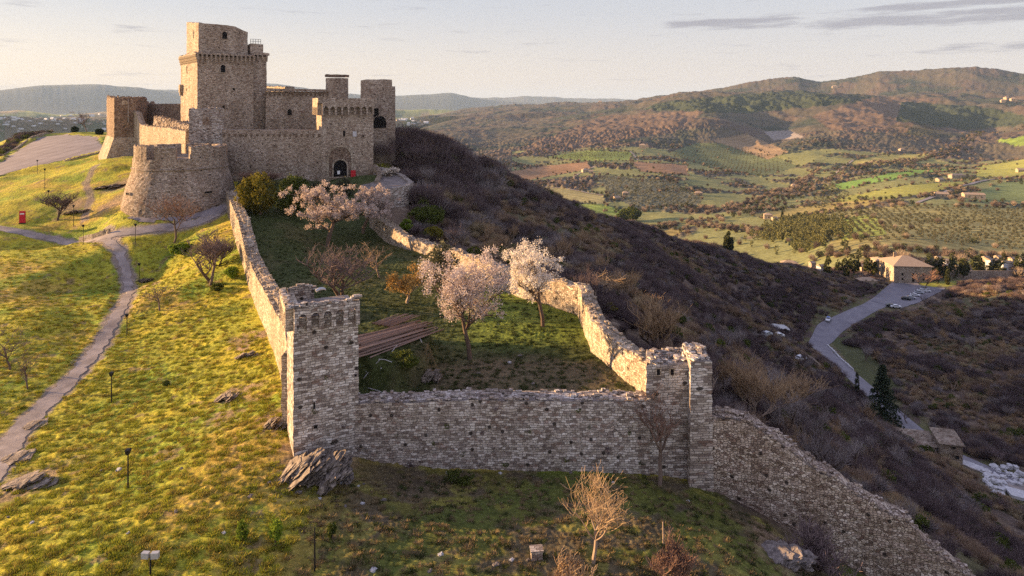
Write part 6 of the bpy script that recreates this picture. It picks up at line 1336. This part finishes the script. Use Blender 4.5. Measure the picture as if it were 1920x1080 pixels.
# floodlights on the corner tower
for (px, py, lb) in ((578, 541, 'left of the two pale floodlights behind the corner tower top'), (601, 546, 'right of the two pale floodlights behind the corner tower top')):
    c = P(px, py, 57.4); t = thing('floodlight', (c.x, c.y, ntz - 1.2), lb, 'floodlight', None, .5); hh = c.z - (ntz - 1.2)
    b_ = MB(); b_.tube([(0, 0, 0), (0, 0, hh)], .04, .04, 6); obj('post', b_, M['metal'], t); b_ = MB(); k = 7
    pts = [(-.42 + .14 * i, hh + .28 * math.sin(math.pi * (.15 + .6 * i / 6))) for i in range(7)]
    for (x0, z0), (x1, z1) in zip(pts, pts[1:]): b_.face([(x0, -.3, z0), (x1, -.3, z1), (x1, .3, z1), (x0, .3, z0)]); b_.face([(x0, .3, z0 - .1), (x1, .3, z1 - .1), (x1, -.3, z1 - .1), (x0, -.3, z0 - .1)]); b_.face([(x0, -.3, z0 - .1), (x1, -.3, z1 - .1), (x1, -.3, z1), (x0, -.3, z0)]); b_.face([(x1, .3, z1 - .1), (x0, .3, z0 - .1), (x0, .3, z0), (x1, .3, z1)])
    obj('housing', b_, M['palemetal'], t)
# ------------------------------------------------------------------ rocks
def rock(px, py, w, d, h, seed, label, m='rock', name='rock_outcrop', rot=0.3, tilt=.45, group=None, n=9, Y=None):
    p = hit(px, py) if Y is None else P(px, py, Y); rn = random.Random(seed); V = []; F = []
    for i in range(n):       # tilted beds leaning one on another
        f = (i + .5) / n - .5; c = (f * w * .75 + rn.gauss(0, .04 * w), rn.gauss(0, .12 * d), h * (.08 + .42 * rn.random() * (1 - abs(2 * f))))
        v, f_ = lump((0, 0, 0), w * rn.uniform(.20, .40), d * rn.uniform(.45, .95), h * rn.uniform(.12, .30), seed * 13 + i, rot + rn.gauss(0, .18), 3, .35)
        ct, st_ = math.cos(tilt), math.sin(tilt); v = [(x * ct - z * st_ + c[0], y + c[1], x * st_ + z * ct + c[2]) for x, y, z in v]; j = len(V); V += v; F += [tuple(q + j for q in q4) for q4 in f_]
    me = mesh_vf(name, V, F); o = obj(name, me, M[m]); o.location = p; return tag(o, label, 'rock', group)
rock(588, 892, 5.8, 3.2, 2.1, 1, 'craggy layered rock outcrop under the corner tower foot', n=34, tilt=.65)
rock(632, 898, 2.4, 1.7, 2.0, 2, 'grey craggy rock knob at the left end of the front wall foot', 'greyrock', n=18)
rock(516, 797, 2.4, 1.5, .9, 3, 'ribbed tawny rock just left of the corner tower foot', n=9, tilt=.75)
rock(52, 912, 4.4, 1.5, 1.1, 4, 'long slanting layered rock slab by the lower end of the dirt path', n=10, tilt=.22, rot=.5)
rock(466, 668, 2.6, 1.2, .6, 5, 'flat pinkish rock showing through the turf near the sunlit wall'); rock(425, 745, 2.2, 2.0, .5, 6, 'low rock ledge in the turf half way along the sunlit wall')
rock(268, 528, 3.0, 1.6, .9, 7, 'little pile of stones beside the lamp at the path bend', n=12); rock(1470, 1052, 3.6, 2.2, 1.6, 8, 'pale broken rock at the foot of the outer wall', 'greyrock', n=12)
rock(150, 398, 6, 2.4, 1.2, 9, 'reddish rock ledge on the upper left slope', n=10, tilt=.3); rock(212, 352, 8, 2.6, 1.3, 10, 'long rock ledge below the round bastion', n=10, tilt=.25)
rock(806, 715, 2.6, 1.3, 1.7, 11, 'earthy rock face at the right edge of the mound', n=8, tilt=.9); rock(30, 860, 2.2, 2.4, .35, 12, 'scatter of flat stones beside the lower path', n=14, tilt=.15); rock(60, 800, 1.8, 2.2, .3, 13, 'loose flat stones along the path edge higher up', n=12, tilt=.15)
ls = [lump((0, 0, 0), 1, .8, .6, 500 + i, 0, 2, .3) for i in range(4)]; lsm = []
for i, (v, f) in enumerate(ls): q = mesh_vf('loose_stone', v, f); q.materials.append(M['whiterock' if i % 2 else 'greyrock']); lsm.append(q)
gg = random.Random(8); SPOTS = [(660,898),(672,912),(682,908),(640,905),(720,938),(680,945),(648,950),(838,886),(868,884),(938,888),(1070,887),(1150,905),(990,1050),(960,1050),(806,1072),(826,1040),(930,1060),(1290,940),(560,925),(600,935),(470,930),(222,882),(330,960),(240,1000),(190,882),(955,680),(975,668),(905,740),(898,700),(800,760),(1000,720),(60,980),(15,970),(420,1000),(340,880),(700,1070),(505,905)]
for i, (px, py) in enumerate(SPOTS):
    o = obj('loose_stone', lsm[i % 4]); o.location = hit(px, py); s_ = gg.uniform(.18, .42); o.scale = (s_, s_, s_); o.rotation_euler = (0, 0, gg.uniform(0, 6)); tag(o, 'small pale loose stone lying in the grass', 'stone', 'loose stones lying in the grass')
# quarry blocks in the yard
YB = [(1864,878),(1872,886),(1882,880),(1893,878),(1905,880),(1868,896),(1880,897),(1892,893),(1903,898),(1914,893),(1872,908),(1884,911),(1896,908),(1908,910),(1918,906),(1860,905),(1853,896),(1866,918),(1878,922),(1856,915),(1864,930),(1876,930),(1869,938),(1847,888),(1850,905)]
for i, (px, py) in enumerate(YB):
    v, f = lump((0, 0, .3), gg.uniform(.9, 1.9), gg.uniform(.8, 1.5), gg.uniform(.8, 1.3), 600 + i, gg.uniform(0, 3), 2, .35); o = obj('quarry_block', mesh_vf('quarry_block', v, f), M['whiterock']); o.location = hit(px, py); tag(o, 'rough pale quarry block piled in the yard below the road', 'stone block', 'pale quarry blocks piled in the yard')
sheet('yard', [XY(1755,835,159), XY(1790,850,154), XY(1850,880,147), XY(1990,930,138), XY(1990,990,130), XY(1880,950,136), XY(1840,915,143), XY(1790,880,150)], M['dirt'], .12, 1.0)
for (a, b_, lb) in (((1800, 868), (1842, 884), 'pale concrete slab beside the stone house'), ((1885, 925), (1960, 945), 'broad pale concrete slab in front of the quarry blocks')):
    p = hit(*a); q = hit(*b_); z = max(p.z, q.z) + .25; o = MB(p); c = (p + q) / 2; o.box((c.x, c.y, z - .6), (q - p).length * .9, 3.6, .62, (q - p)); o = obj('concrete_slab', o, M['whiterock']); o.location = p; tag(o, lb, 'slab')
# ------------------------------------------------------------------ mound of poles in the court
cL = XY(738, 625, 67); rn = random.Random(4); lg = [hit(676, 663), hit(785, 600)]; a0, a1 = lg; dr = Vector((a1.x - a0.x, a1.y - a0.y, 0)); 
A_ = hit(672, 668); B_ = hit(806, 634); A_.z += 0; ax = Vector((B_.x - A_.x, B_.y - A_.y, 0)).normalized(); pp_ = Vector((-ax.y, ax.x, 0)); Ll = (B_ - A_).xy.length
lm = []
for i in range(4):
    tm = TM(); k = random.Random(i); pts = [Vector((x * Ll * .53, k.gauss(0, .05), k.gauss(0, .03))) for x in (-1, -.5, 0, .5, 1)]; tm.limb(pts, [.10, .095, .09, .08, .06], 7); lm.append(tm.mesh('log', M['wood']))
n_l = 0
for layer in range(4):
    for j in range(20 - 4 * layer):
        off = (j - 4) * .25 + layer * .5 + rn.gauss(0, .04); c = (A_ + B_) / 2 + pp_ * off + ax * rn.gauss(0, .55); z = max(ZH(c.x, c.y), ZH(*(c + ax * Ll * .3).xy), ZH(*(c - ax * Ll * .3).xy)) + .15 + layer * .20
        o = obj('log', lm[n_l % 4]); o.location = (c.x, c.y, z); o.scale = (rn.uniform(.82, 1.04), rn.uniform(.7, 1.25), rn.uniform(.7, 1.25)); o.rotation_euler = (0, rn.gauss(0, .014), math.atan2(ax.y, ax.x) + rn.gauss(0, .03) - .011 * (j - 3)); tag(o, 'long brown pole lying in the big stack on the mound', 'log', 'brown poles stacked on the mound'); n_l += 1
for i in range(9):
    p = hit(690 + 7 * i, 605 - 3.5 * i); 
    o = obj('log', lm[i % 4]); q = hit(690 + 4 * i, 604 + i); o.location = q + Vector((2.0, .5, .25 + .02 * i)); o.rotation_euler = (0, 0, math.atan2(ax.y, ax.x) + .1 + rn.gauss(0, .04)); o.scale = (.5, .8, .8); tag(o, 'short brown pole in the low heap behind the big stack', 'log', 'brown poles heaped behind the big stack')
for i, (p0, p1) in enumerate((((686,700),(766,640)),((682,712),(712,678)),((714,694),(742,654)),((742,652),(790,622)),((772,620),(793,632)),((782,628),(791,646)),((710,676),(735,682)),((690,730),(728,745)),((556+130,745),(720,760)))):
    a_ = hit(*p0) + Vector((0, 0, .12)); b_ = hit(*p1) + Vector((0, 0, .14 + .03 * (i % 3))); q = MB(a_); q.tube([a_, (a_ + b_) / 2 + Vector((0, 0, .1)), b_], .045, .035, 5); o = obj('pole', q, M['palemetal']); o.location = a_
    tag(o, 'thin grey pole lying across the grassy mound', 'pole', 'thin grey poles scattered on the grassy mound')
# weeds rooted in the masonry
gg = random.Random(31); wp = [foliage_mass(700 + i, [((0, 0, 0), (.30, .22, .22)), ((.2, 0, .1), (.2, .15, .15))], 90, .11, ('green', 'olive', 'twig')[i], 'weed') for i in range(3)]
for i, (px, py) in enumerate(((700,795),(742,812),(790,866),(838,798),(868,850),(905,812),(948,872),(990,806),(1020,838),(1062,862),(1104,800),(1140,846),(1180,812),(1205,868),(764,872),(812,830),(590,770),(640,800),(612,705),(655,640),(930,768),(1085,770))):
    if px < 672: A0 = P(px, py, 50.9 + (px - 552) / 120 * 2.4)
    else: A0 = P(px, py, 53.22)
    o = obj('wall_weed', wp[i % 3]); o.location = A0; o.rotation_euler = (0, 0, gg.uniform(0, 6)); s_ = gg.uniform(.6, 1.3); o.scale = (s_, s_ * .8, s_); tag(o, 'small weed tuft rooted in the stonework of the corner tower' if px < 672 else 'small weed tuft rooted in the face of the long front wall', 'weed', 'weeds on the corner tower' if px < 672 else 'weeds on the front wall')
def by_landmark(name, base, marks, ranks=('nearest to', 'second nearest to', 'third nearest to')):
    left = [o for o in SC.collection.objects if o.name.split('.')[0] == name and o.parent is None and o.get('group') in GRP]; q = {o: pix(*o.location) for o in left}
    for txt, mx, my in marks:
        for rk in ranks:
            if not left: return
            o = min(left, key=lambda t: math.hypot(q[t][0] - mx, q[t][1] - my)); left.remove(o); o['label'] = base(o) + ', ' + rk + ' ' + txt
GRP = ('leafless trees scattered over the scrub slope',)
by_landmark('bare_tree', lambda o: o['label'].split(' standing')[0], (('the bend of the court wall', 1085, 540), ('the ruined wall tower', 1300, 650), ('the glowing straw coloured thicket', 1410, 740), ('the big dark fir', 1655, 740), ('the stone house with the lean-to', 1770, 830), ('the curved retaining wall below the road', 1510, 690), ('the tarpaulin shelter', 1452, 620), ('the car on the road bend', 1553, 602), ('the broad dark cypress on the ridge', 1366, 455), ('the slim roadside cypress', 1607, 720), ('the gate terrace', 775, 350), ('the side tower of the castle', 745, 230), ('the bottom right corner of the picture', 1900, 1050), ('the quarry blocks', 1880, 900)))
GRP = ('loose stones lying in the grass',)
by_landmark('loose_stone', lambda o: 'small pale loose stone', (('the craggy rock under the corner tower', 600, 880), ('the squared stone block', 1006, 1046), ('the biggest almond tree', 886, 672), ('the pale leafless tree below the front wall', 1112, 1052), ('the wooden stake', 1243, 1020), ('the closest lamp post', 240, 915), ('the twin floodlight post', 282, 1070)))
# ------------------------------------------------------------------ vehicles
def car_parts(body, kind='car'):
    L_, W_, Hh = 4.2, 1.75, 1.45; mats = body
    bm = bmesh.new(); prof = [(-2.1, .35), (-2.1, .75), (-1.95, .92), (-1.1, 1.0), (-.55, 1.42), (.9, 1.45), (1.65, .98), (2.05, .9), (2.1, .6), (2.1, .35)]
    hw = lambda x, z: W_ / 2 * (1 - .22 * max(0, (z - .95) / .5)) * (1 - .08 * max(0, abs(x) - 1.6) / .5); lf_ = [bm.verts.new((x, -hw(x, z), z)) for x, z in prof]; rt_ = [bm.verts.new((x, hw(x, z), z)) for x, z in prof]
    n = len(prof)
    for i in range(n): j = (i + 1) % n; bm.faces.new((lf_[i], rt_[i], rt_[j], lf_[j]))
    bm.faces.new(lf_); bm.faces.new(rt_[::-1]); bmesh.ops.recalc_face_normals(bm, faces=bm.faces[:]); bmesh.ops.bevel(bm, geom=[e for e in bm.edges], offset=.05, segments=2, affect='EDGES'); me = bpy.data.meshes.new('body'); bm.to_mesh(me); bm.free(); me.materials.append(body)
    gl = MB(); hh = lambda z: W_ / 2 * (1 - .22 * max(0, (z - .95) / .5)) + .012
    for s_ in (-1, 1):
        q = [(-.95, s_ * hh(1.02), 1.02), (1.35, s_ * hh(1.02), 1.02), (.85, s_ * hh(1.36), 1.36), (-.5, s_ * hh(1.36), 1.36)]; gl.face(q if s_ < 0 else q[::-1])
    g2 = MB(); g2.face([(-1.06, -.72, 1.045), (-.60, -.64, 1.40), (-.60, .64, 1.40), (-1.06, .72, 1.045)]); g3 = MB(); g3.face([(1.60, .72, 1.045), (.98, .64, 1.425), (.98, -.64, 1.425), (1.60, -.72, 1.045)])
    wh = MB()
    wm = TM(); wm.limb([Vector((0, -.1, 0)), Vector((0, .1, 0))], [.32, .32], 12); w = wm.mesh('wheel', M['metal']); k = len(w.vertices) // 2; bm = bmesh.new(); bm.from_mesh(w); bm.verts.ensure_lookup_table(); bm.faces.new(bm.verts[:k]); bm.faces.new(bm.verts[k:]); bmesh.ops.recalc_face_normals(bm, faces=bm.faces[:]); bm.to_mesh(w); bm.free()
    a = gl.mesh('side_windows'); a.materials.append(M['glass']); b_ = g2.mesh('windscreen'); b_.materials.append(M['glass']); c = g3.mesh('rear_window'); c.materials.append(M['glass'])
    lt = MB(); lt.box((-2.11, 0, .66), .04, .38, .13); lme = lt.mesh('headlight'); lme.materials.append(M['white']); return me, a, b_, c, w, lme
m, t_, p_ = mat_new('car_glass'); p_.inputs['Base Color'].default_value = c4(.02, .025, .03); p_.inputs['Roughness'].default_value = .08; p_.inputs['Specular IOR Level'].default_value = .6; M['glass'] = m
def paint(n, col): 
    m, t, p = mat_new(n); p.inputs['Base Color'].default_value = c4(*col); p.inputs['Roughness'].default_value = .28; p.inputs['Specular IOR Level'].default_value = .5; return m
PA = {'white': paint('white_car_paint', (.72, .73, .75)), 'silver': paint('silver_car_paint', (.42, .44, .47)), 'black': paint('black_car_paint', (.02, .022, .026)), 'blue': paint('blue_car_paint', (.05, .12, .42))}
CD = {}
def car(px, py, col, rz, label, name='parked_car'):
    if col not in CD: CD[col] = car_parts(PA[col])
    me, a, b_, c, w, l = CD[col]; p = hit(px, py); p.z += .2; t = thing(name, p, label, 'car', 'cars parked in the lot by the road' if name == 'parked_car' and px > 1650 else None, rz)
    body = obj('body', me, None, t); obj('side_windows', a, None, t); obj('windscreen', b_, None, t); obj('rear_window', c, None, t)
    for x in (-1.3, 1.3):
        for y in (-.82, .82): o = obj('wheel', w, None, t); o.location = (x, y, .32)
    for y in (-.58, .58): o = obj('headlight', l, None, t); o.location = (0, y, 0)
    return t
t = car(1553, 602, 'white', 1.0, 'white and blue car driving along the road bend', 'car'); b_ = MB(); b_.box((.2, 0, 1.47), 1.5, 1.2, .10, None, .9); obj('roof_panel', b_, PA['blue'], t)
for a in ((1671,576,'black',2.8,'black parked car at the near end of the lot'),(1680,578,'white',2.9,'white parked car at the near end of the lot beside the black one'),(1699,563,'black',2.6,'black parked car in the middle of the row'),(1708,561,'silver',2.7,'silver parked car in the middle of the row'),(1716,556,'white',2.6,'white parked car just beyond the silver one'),
          (1723,551,'silver',2.6,'silver parked car in the far cluster'),(1729,548,'white',2.7,'leftmost white parked car in the far cluster'),(1736,548,'white',2.7,'rightmost white parked car in the far cluster'),(1734,544,'silver',2.6,'farthest silver parked car of the row'),
          (1436,632,'silver',.5,'silver car standing among the scrub left of the road'),(1458,634,'white',.3,'white car standing beside the tarpaulin shelter'),(1500,677,'white',.5,'white car parked above the curved retaining wall')): car(*a)
p = hit(1452, 618); t = thing('tarpaulin_shelter', p, 'low shelter of crumpled grey tarpaulin left of the road', 'shelter', None, .3); g2 = np.random.default_rng(3)
xs, ys = np.meshgrid(np.linspace(-5, 5, 22), np.linspace(-3, 3, 14), indexing='ij'); zz = 1.7 - .03 * xs ** 2 - .06 * ys ** 2 + .35 * fbm(xs / 2, ys / 2, 3, 9); I = np.arange(xs.size).reshape(xs.shape)
me = quickmesh('tarpaulin', np.c_[xs.ravel(), ys.ravel(), zz.ravel()], np.stack([I[:-1, :-1], I[1:, :-1], I[1:, 1:], I[:-1, 1:]], -1).reshape(-1, 4)); obj('tarpaulin', me, M['palemetal'], t)
for x in (-4, 0, 4):
    for y in (-2.4, 2.4): b_ = MB(); b_.tube([(x, y, -.3), (x, y, 1.1)], .07, .06, 5); obj('post', b_, M['metal'], t)
M['redwall'] = plain('reddish_render', (.26, .10, .09), .9, .25, 2.0)
# ------------------------------------------------------------------ buildings
def hip_house(p, w, d, h, rz, roofh, label, name, cat='building', wins=(), over=.6, wallm='house', gable=False, group=None, roofm='tile', door=None):
    t = thing(name, p, label, cat, group, rz); b_ = MB(); b_.box((0, 0, -2.0), w, d, h + 2.0); obj('wall', b_, M[wallm], t); r = MB(); ow, od = w / 2 + over, d / 2 + over; z = h - .003
    if gable: a, b2 = (-ow, 0, z + roofh), (ow, 0, z + roofh)
    else: q = max(0.0, (w - d) / 2); a, b2 = (-q, 0, z + roofh), (q, 0, z + roofh)
    c = [(-ow, -od, z), (ow, -od, z), (ow, od, z), (-ow, od, z)]; lo = [(x, y, z - .22) for x, y, _ in c]
    r.face([c[0], c[1], b2, a]); r.face([c[2], c[3], a, b2]); r.face([c[1], c[2], b2]); r.face([c[3], c[0], a]); r.face(lo[::-1])
    for i in range(4): j = (i + 1) % 4; r.face([lo[i], lo[j], c[j], c[i]])
    rf = obj('roof', r, M[roofm], t)
    for side, x, z_, ww, hh in wins:      # side 0 front (-y), 1 left (-x)
        c_ = (x, -d / 2, z_) if side == 0 else (-w / 2, x, z_); ax_ = (1, 0, 0) if side == 0 else (0, -1, 0); opening(t, c_, ax_, ww, hh, (0, 0, 0), .12, .10, False, 'window', M['cream'])
    if door: opening(t, (door, -d / 2, 0), (1, 0, 0), 1.2, 2.2, (0, 0, 0), .12, .10, False, 'door', M['cream'])
    return t, rf
p = hit(1697, 521); s_ = pxm(p); ch, rf = hip_house(p, 66 / s_, 56 / s_, 29 / s_, -.10, 13 / s_, 'large pale stone building with a hipped tile roof and small bell gable', 'stone_building', 'building',
    [(0, x, z_, .9, 1.3) for x in (-5, 0, 5) for z_ in (3.2,)] + [(0, x, .9, .9, 1.1) for x in (-5, 5)] + [(1, y, 3.2, .8, 1.3) for y in (-4, 0, 4)], .7, 'cream', door=.2)
b_ = MB(); b_.box((-4.0, 2, 29 / s_ + 1.2), 1.8, .7, 3.6, None, .8); obj('bell_gable', b_, M['cream'], ch)
p = hit(1662, 512); o, _ = hip_house(p + Vector((-2, 4, 0)), 5, 7, 6.5, -.1, 1.4, 'narrow annex with a low roof on the left of the hip roofed building', 'annex', 'building', [(0, 0, 3, .6, .9)], .3, 'cream')
for i, (px, py, w, h, lb) in enumerate(((1648,508,22,9,'pale low house among the trees left of the hip roofed building'),(1625,530,30,6,'white low roofed hut below the hip roofed building'),(1480,502,28,10,'house with a broad roof half hidden in the dark scrub'))):
    p = hit(px, py); s_ = pxm(p); hip_house(p, w / s_, w / s_ * .6, h / s_, .2 - .2 * i, 3 / s_ + .5, lb, 'house', 'house', [(0, -.2 * w / s_, 1.2, .7, .9), (0, .2 * w / s_, 1.2, .7, .9)], .3, 'cream')
# cemetery: wall, chapels, tombs
cw = [XY(1742,520,336), XY(1790,520,337), XY(1850,520,338), XY(1960,520,339), XY(2050,520,340)]
o = curtain('cemetery_wall', cw, [Zat(*q, 507.5) for q in cw], [ZH(*q) - 1 for q in cw], .6, M['castle'], 1.0, .03, .03); tag(o, 'long grey cemetery wall behind the road', 'wall')
for i, (px, py, w, h, rz) in enumerate(((1889,507,13,19,.1),(1908,508,11,13,.3),(1864,505,9,12,-.1),(1849,506,10,9,.2),(1815,506,9,9,0),(1796,506,9,8,.2),(1775,506,8,8,-.2),(1872,494,10,10,.1),(1855,492,8,9,.4),(1898,490,9,9,.1),(1917,504,8,12,0),(1760,497,9,8,.1),(1540,504,12,9,.2),(1617,505,12,10,.1),(1647,495,10,12,.2),(1523,497,9,8,.1))):
    Yd = 352 + 12 * ((i * 5) % 4) + (1 if px < 1700 else 0) * -12; q = P(px, py, Yd); p = Vector((q.x, q.y, ZH(q.x, q.y))); s_ = pxm(p); top = Zat(q.x, q.y, py - h)
    hip_house(p, w / s_, w / s_ * 1.1, max(2.6, top - p.z - 1), rz, .9, ['pale family tomb chapel in the cemetery', 'white stone tomb with a small pitched roof in the cemetery'][i % 2] if px > 1700 else 'small pale chapel tomb left of the hip roofed building', 'tomb_chapel', 'tomb', [(0, 0, .8, .7, 1.4)], .15, 'cream' if i % 2 else 'whiterock', True, 'tomb chapels in the cemetery' if px > 1700 else 'tomb chapels left of the hip roofed building', 'house')
# stone house at the lower right
p = hit(1775, 858); s_ = pxm(p); hs = thing('stone_house', p, 'small rough stone house with a dark doorway and a long lean-to beside the road', 'house', None, -.25)
b_ = MB(); b_.box((0, 0, -2), 4.6, 5.5, 6.6); obj('wall', b_, M['house'], hs); b_ = MB(); b_.face([(-2.7, -3.1, 4.62), (2.7, -3.1, 4.62), (2.7, 3.1, 5.5), (-2.7, 3.1, 5.5)]); b_.face([(-2.7, 3.1, 5.3), (2.7, 3.1, 5.3), (2.7, -3.1, 4.42), (-2.7, -3.1, 4.42)]); b_.face([(-2.7, -3.1, 4.42), (2.7, -3.1, 4.42), (2.7, -3.1, 4.62), (-2.7, -3.1, 4.62)]); b_.face([(-2.7, 3.1, 5.3), (-2.7, -3.1, 4.42), (-2.7, -3.1, 4.62), (-2.7, 3.1, 5.5)]); b_.face([(2.7, -3.1, 4.42), (2.7, 3.1, 5.3), (2.7, 3.1, 5.5), (2.7, -3.1, 4.62)]); obj('roof', b_, M['house'], hs)
opening(hs, (-1.2, -2.75, 0), (1, 0, 0), 1.3, 2.2, (0, 0, 0), .12, .1, False, 'door', M['house']); opening(hs, (1.1, -2.75, 1.3), (1, 0, 0), .8, .8, (0, 0, 0), .15, .1, False, 'window', M['house']); opening(hs, (.4, -2.75, 3.6), (1, 0, 0), .9, .5, (0, 0, 0), .12, .1, False, 'window', M['house'])
b_ = MB(); b_.box((-7.4, 1.2, -2.5), 10.0, 4.8, 5.4); obj('lean_to_wall', b_, M['castle'], hs); b_ = MB(); b_.face([(-12.6, -1.6, 2.95), (-2.35, -1.6, 2.95), (-2.35, 3.9, 4.1), (-12.6, 3.9, 4.1)]); b_.face([(-12.6, -1.6, 2.75), (-2.35, -1.6, 2.75), (-2.35, -1.6, 2.95), (-12.6, -1.6, 2.95)]); b_.face([(-12.6, 3.9, 3.9), (-12.6, -1.6, 2.75), (-12.6, -1.6, 2.95), (-12.6, 3.9, 4.1)]); b_.face([(-12.6, 3.9, 3.9), (-2.35, 3.9, 3.9), (-2.35, -1.6, 2.75), (-12.6, -1.6, 2.75)]); obj('lean_to_roof', b_, M['house'], hs)
# farmsteads in the valley
FARM = [(1825,372,34,8,12,'long white farm building on the field beyond the olive terraces',0),(1765,368,22,5,8,'low pale barn left of the long white farm building',0),(1440,410,15,8,10,'small stone farmhouse on the golden field',1),(1452,413,9,4,7,'low outbuilding right of the small stone farmhouse',0),
        (1097,323,12,5,12,'pinkish farmhouse on the brown fields in the valley',1),(1108,325,8,4,9,'shed beside the pinkish farmhouse in the valley',0),(1173,366,11,5,9,'white farmhouse among the grey olive rows',1),(1157,373,12,3,7,'long shed below the white farmhouse among the olive rows',0),(1310,366,14,5,8,'pale farmhouse at the right end of the grey olive rows',1),
        (1794,334,28,6,10,'farm block on the bright field beside the pale lane',1),(1762,340,12,4,9,'low shed left of the farm block on the bright field',0),(1913,322,12,4,9,'white roofed barn at the right edge of the far fields',0),(1691,284,10,4,12,'farmhouse at the head of the far yellow field',1),(1205,278,13,6,14,'yellow farmhouse on the hillside above the olive grove',1),
        (1887,187,8,4,20,'pale house of the far hilltop hamlet, highest of the cluster',1),(1900,189,10,4,20,'broad pale house in the middle of the far hilltop hamlet',1),(1880,192,7,4,18,'small house at the left of the far hilltop hamlet',1),(1565,165,9,3,22,'white house far off on the wooded ridge',1),(1125,194,8,3,24,'white house on the distant ridge above the brown hill',1),(1488,352,8,5,9,'little house hidden in the stream side wood',1)]
for px, py, w, h, d, lb, hip in FARM:
    p = hit(px, py, 380, 9000); s_ = pxm(p); hip_house(p, w / s_, min(d, w / s_ * .8), h / s_, .12 * ((px * 7) % 5 - 2), 2.2 / s_ + .6, lb, 'farmhouse' if hip else 'farm_shed', 'house' if hip else 'barn', [(0, x / s_, h / s_ * .35, max(.9, w / s_ * .06), max(1.1, h / s_ * .25)) for x in (-w * .3, 0, w * .3)], .4, 'cream', not hip)
# pale lane across the far fields
def lane(pts, w, name='lane', m='dirt'):
    L_ = [hit(a, b_, 380) for a, b_ in pts]; ribbon(name, [(q.x, q.y) for q in L_], w, M[m], .9, 6.0, 2)
lane([(1720,381),(1770,362),(1800,350),(1850,338),(1900,334),(1990,333)], 7, 'road', 'asphalt'); lane([(1085,326),(1120,310)], 5); lane([(1040,345),(1070,335),(1085,326)], 5); lane([(1180,283),(1188,290),(1196,301)], 5); lane([(975,345),(1060,353),(1130,367)], 5); lane([(1600,300),(1560,330)], 5)
# town roofs on the plain, far behind
rn = random.Random(12); tb = [];
hx_ = MB(); hx_.box((0, 0, 0), 1, 1, .7); hx_.face([(-.55, -.55, .72), (.55, -.55, .72), (.55, 0, 1.0), (-.55, 0, 1.0)]); hx_.face([(.55, .55, .72), (-.55, .55, .72), (-.55, 0, 1.0), (.55, 0, 1.0)]); hme = hx_.mesh('town_house'); hme.materials.append(M['white']); hm2 = hx_.mesh('town_house'); hm2.materials.append(M['cream'])
for i in range(230):
    px = rn.uniform(-10, 335) if i < 200 else rn.uniform(745, 800); row = (226 + rn.gauss(0, 5.5)) if rn.random() < .6 else rn.uniform(222, 247); row = min(max(row, 212), 250)
    if i >= 200: row = rn.uniform(222, 236)
    p = hit(px, row, 700, 16000); 
    o = bpy.data.objects.new('town_house', hme if rn.random() < .5 else hm2); SC.collection.objects.link(o); s_ = rn.uniform(9, 24) * p.y / 6500; o.location = p; o.scale = (s_ * rn.uniform(1, 2.2), s_, s_ * rn.uniform(.6, 1)); o.rotation_euler = (0, 0, rn.uniform(-.5, .5)); tag(o, 'tiny pale building of the town far out on the plain', 'house', 'pale houses of the distant town on the plain')
# ------------------------------------------------------------------ haze: one closed box of even thin air
hb = MB(); hb.box((0, 0, -340), 76000, 76000, 1020); hz_ = obj('haze', hb); hz_['kind'] = 'stuff'
hm = bpy.data.materials.new('haze'); hm.use_nodes = True; ht = hm.node_tree
for n in list(ht.nodes): ht.nodes.remove(n)
ho = ht.nodes.new('ShaderNodeOutputMaterial'); hv = ht.nodes.new('ShaderNodeVolumePrincipled'); ht.links.new(hv.outputs[0], ho.inputs['Volume'])
hv.inputs['Density'].default_value = 2.8e-5; hv.inputs['Color'].default_value = (0.52, 0.72, 1.0, 1); hv.inputs['Anisotropy'].default_value = 0.0
hz_.data.materials.clear(); hz_.data.materials.append(hm)
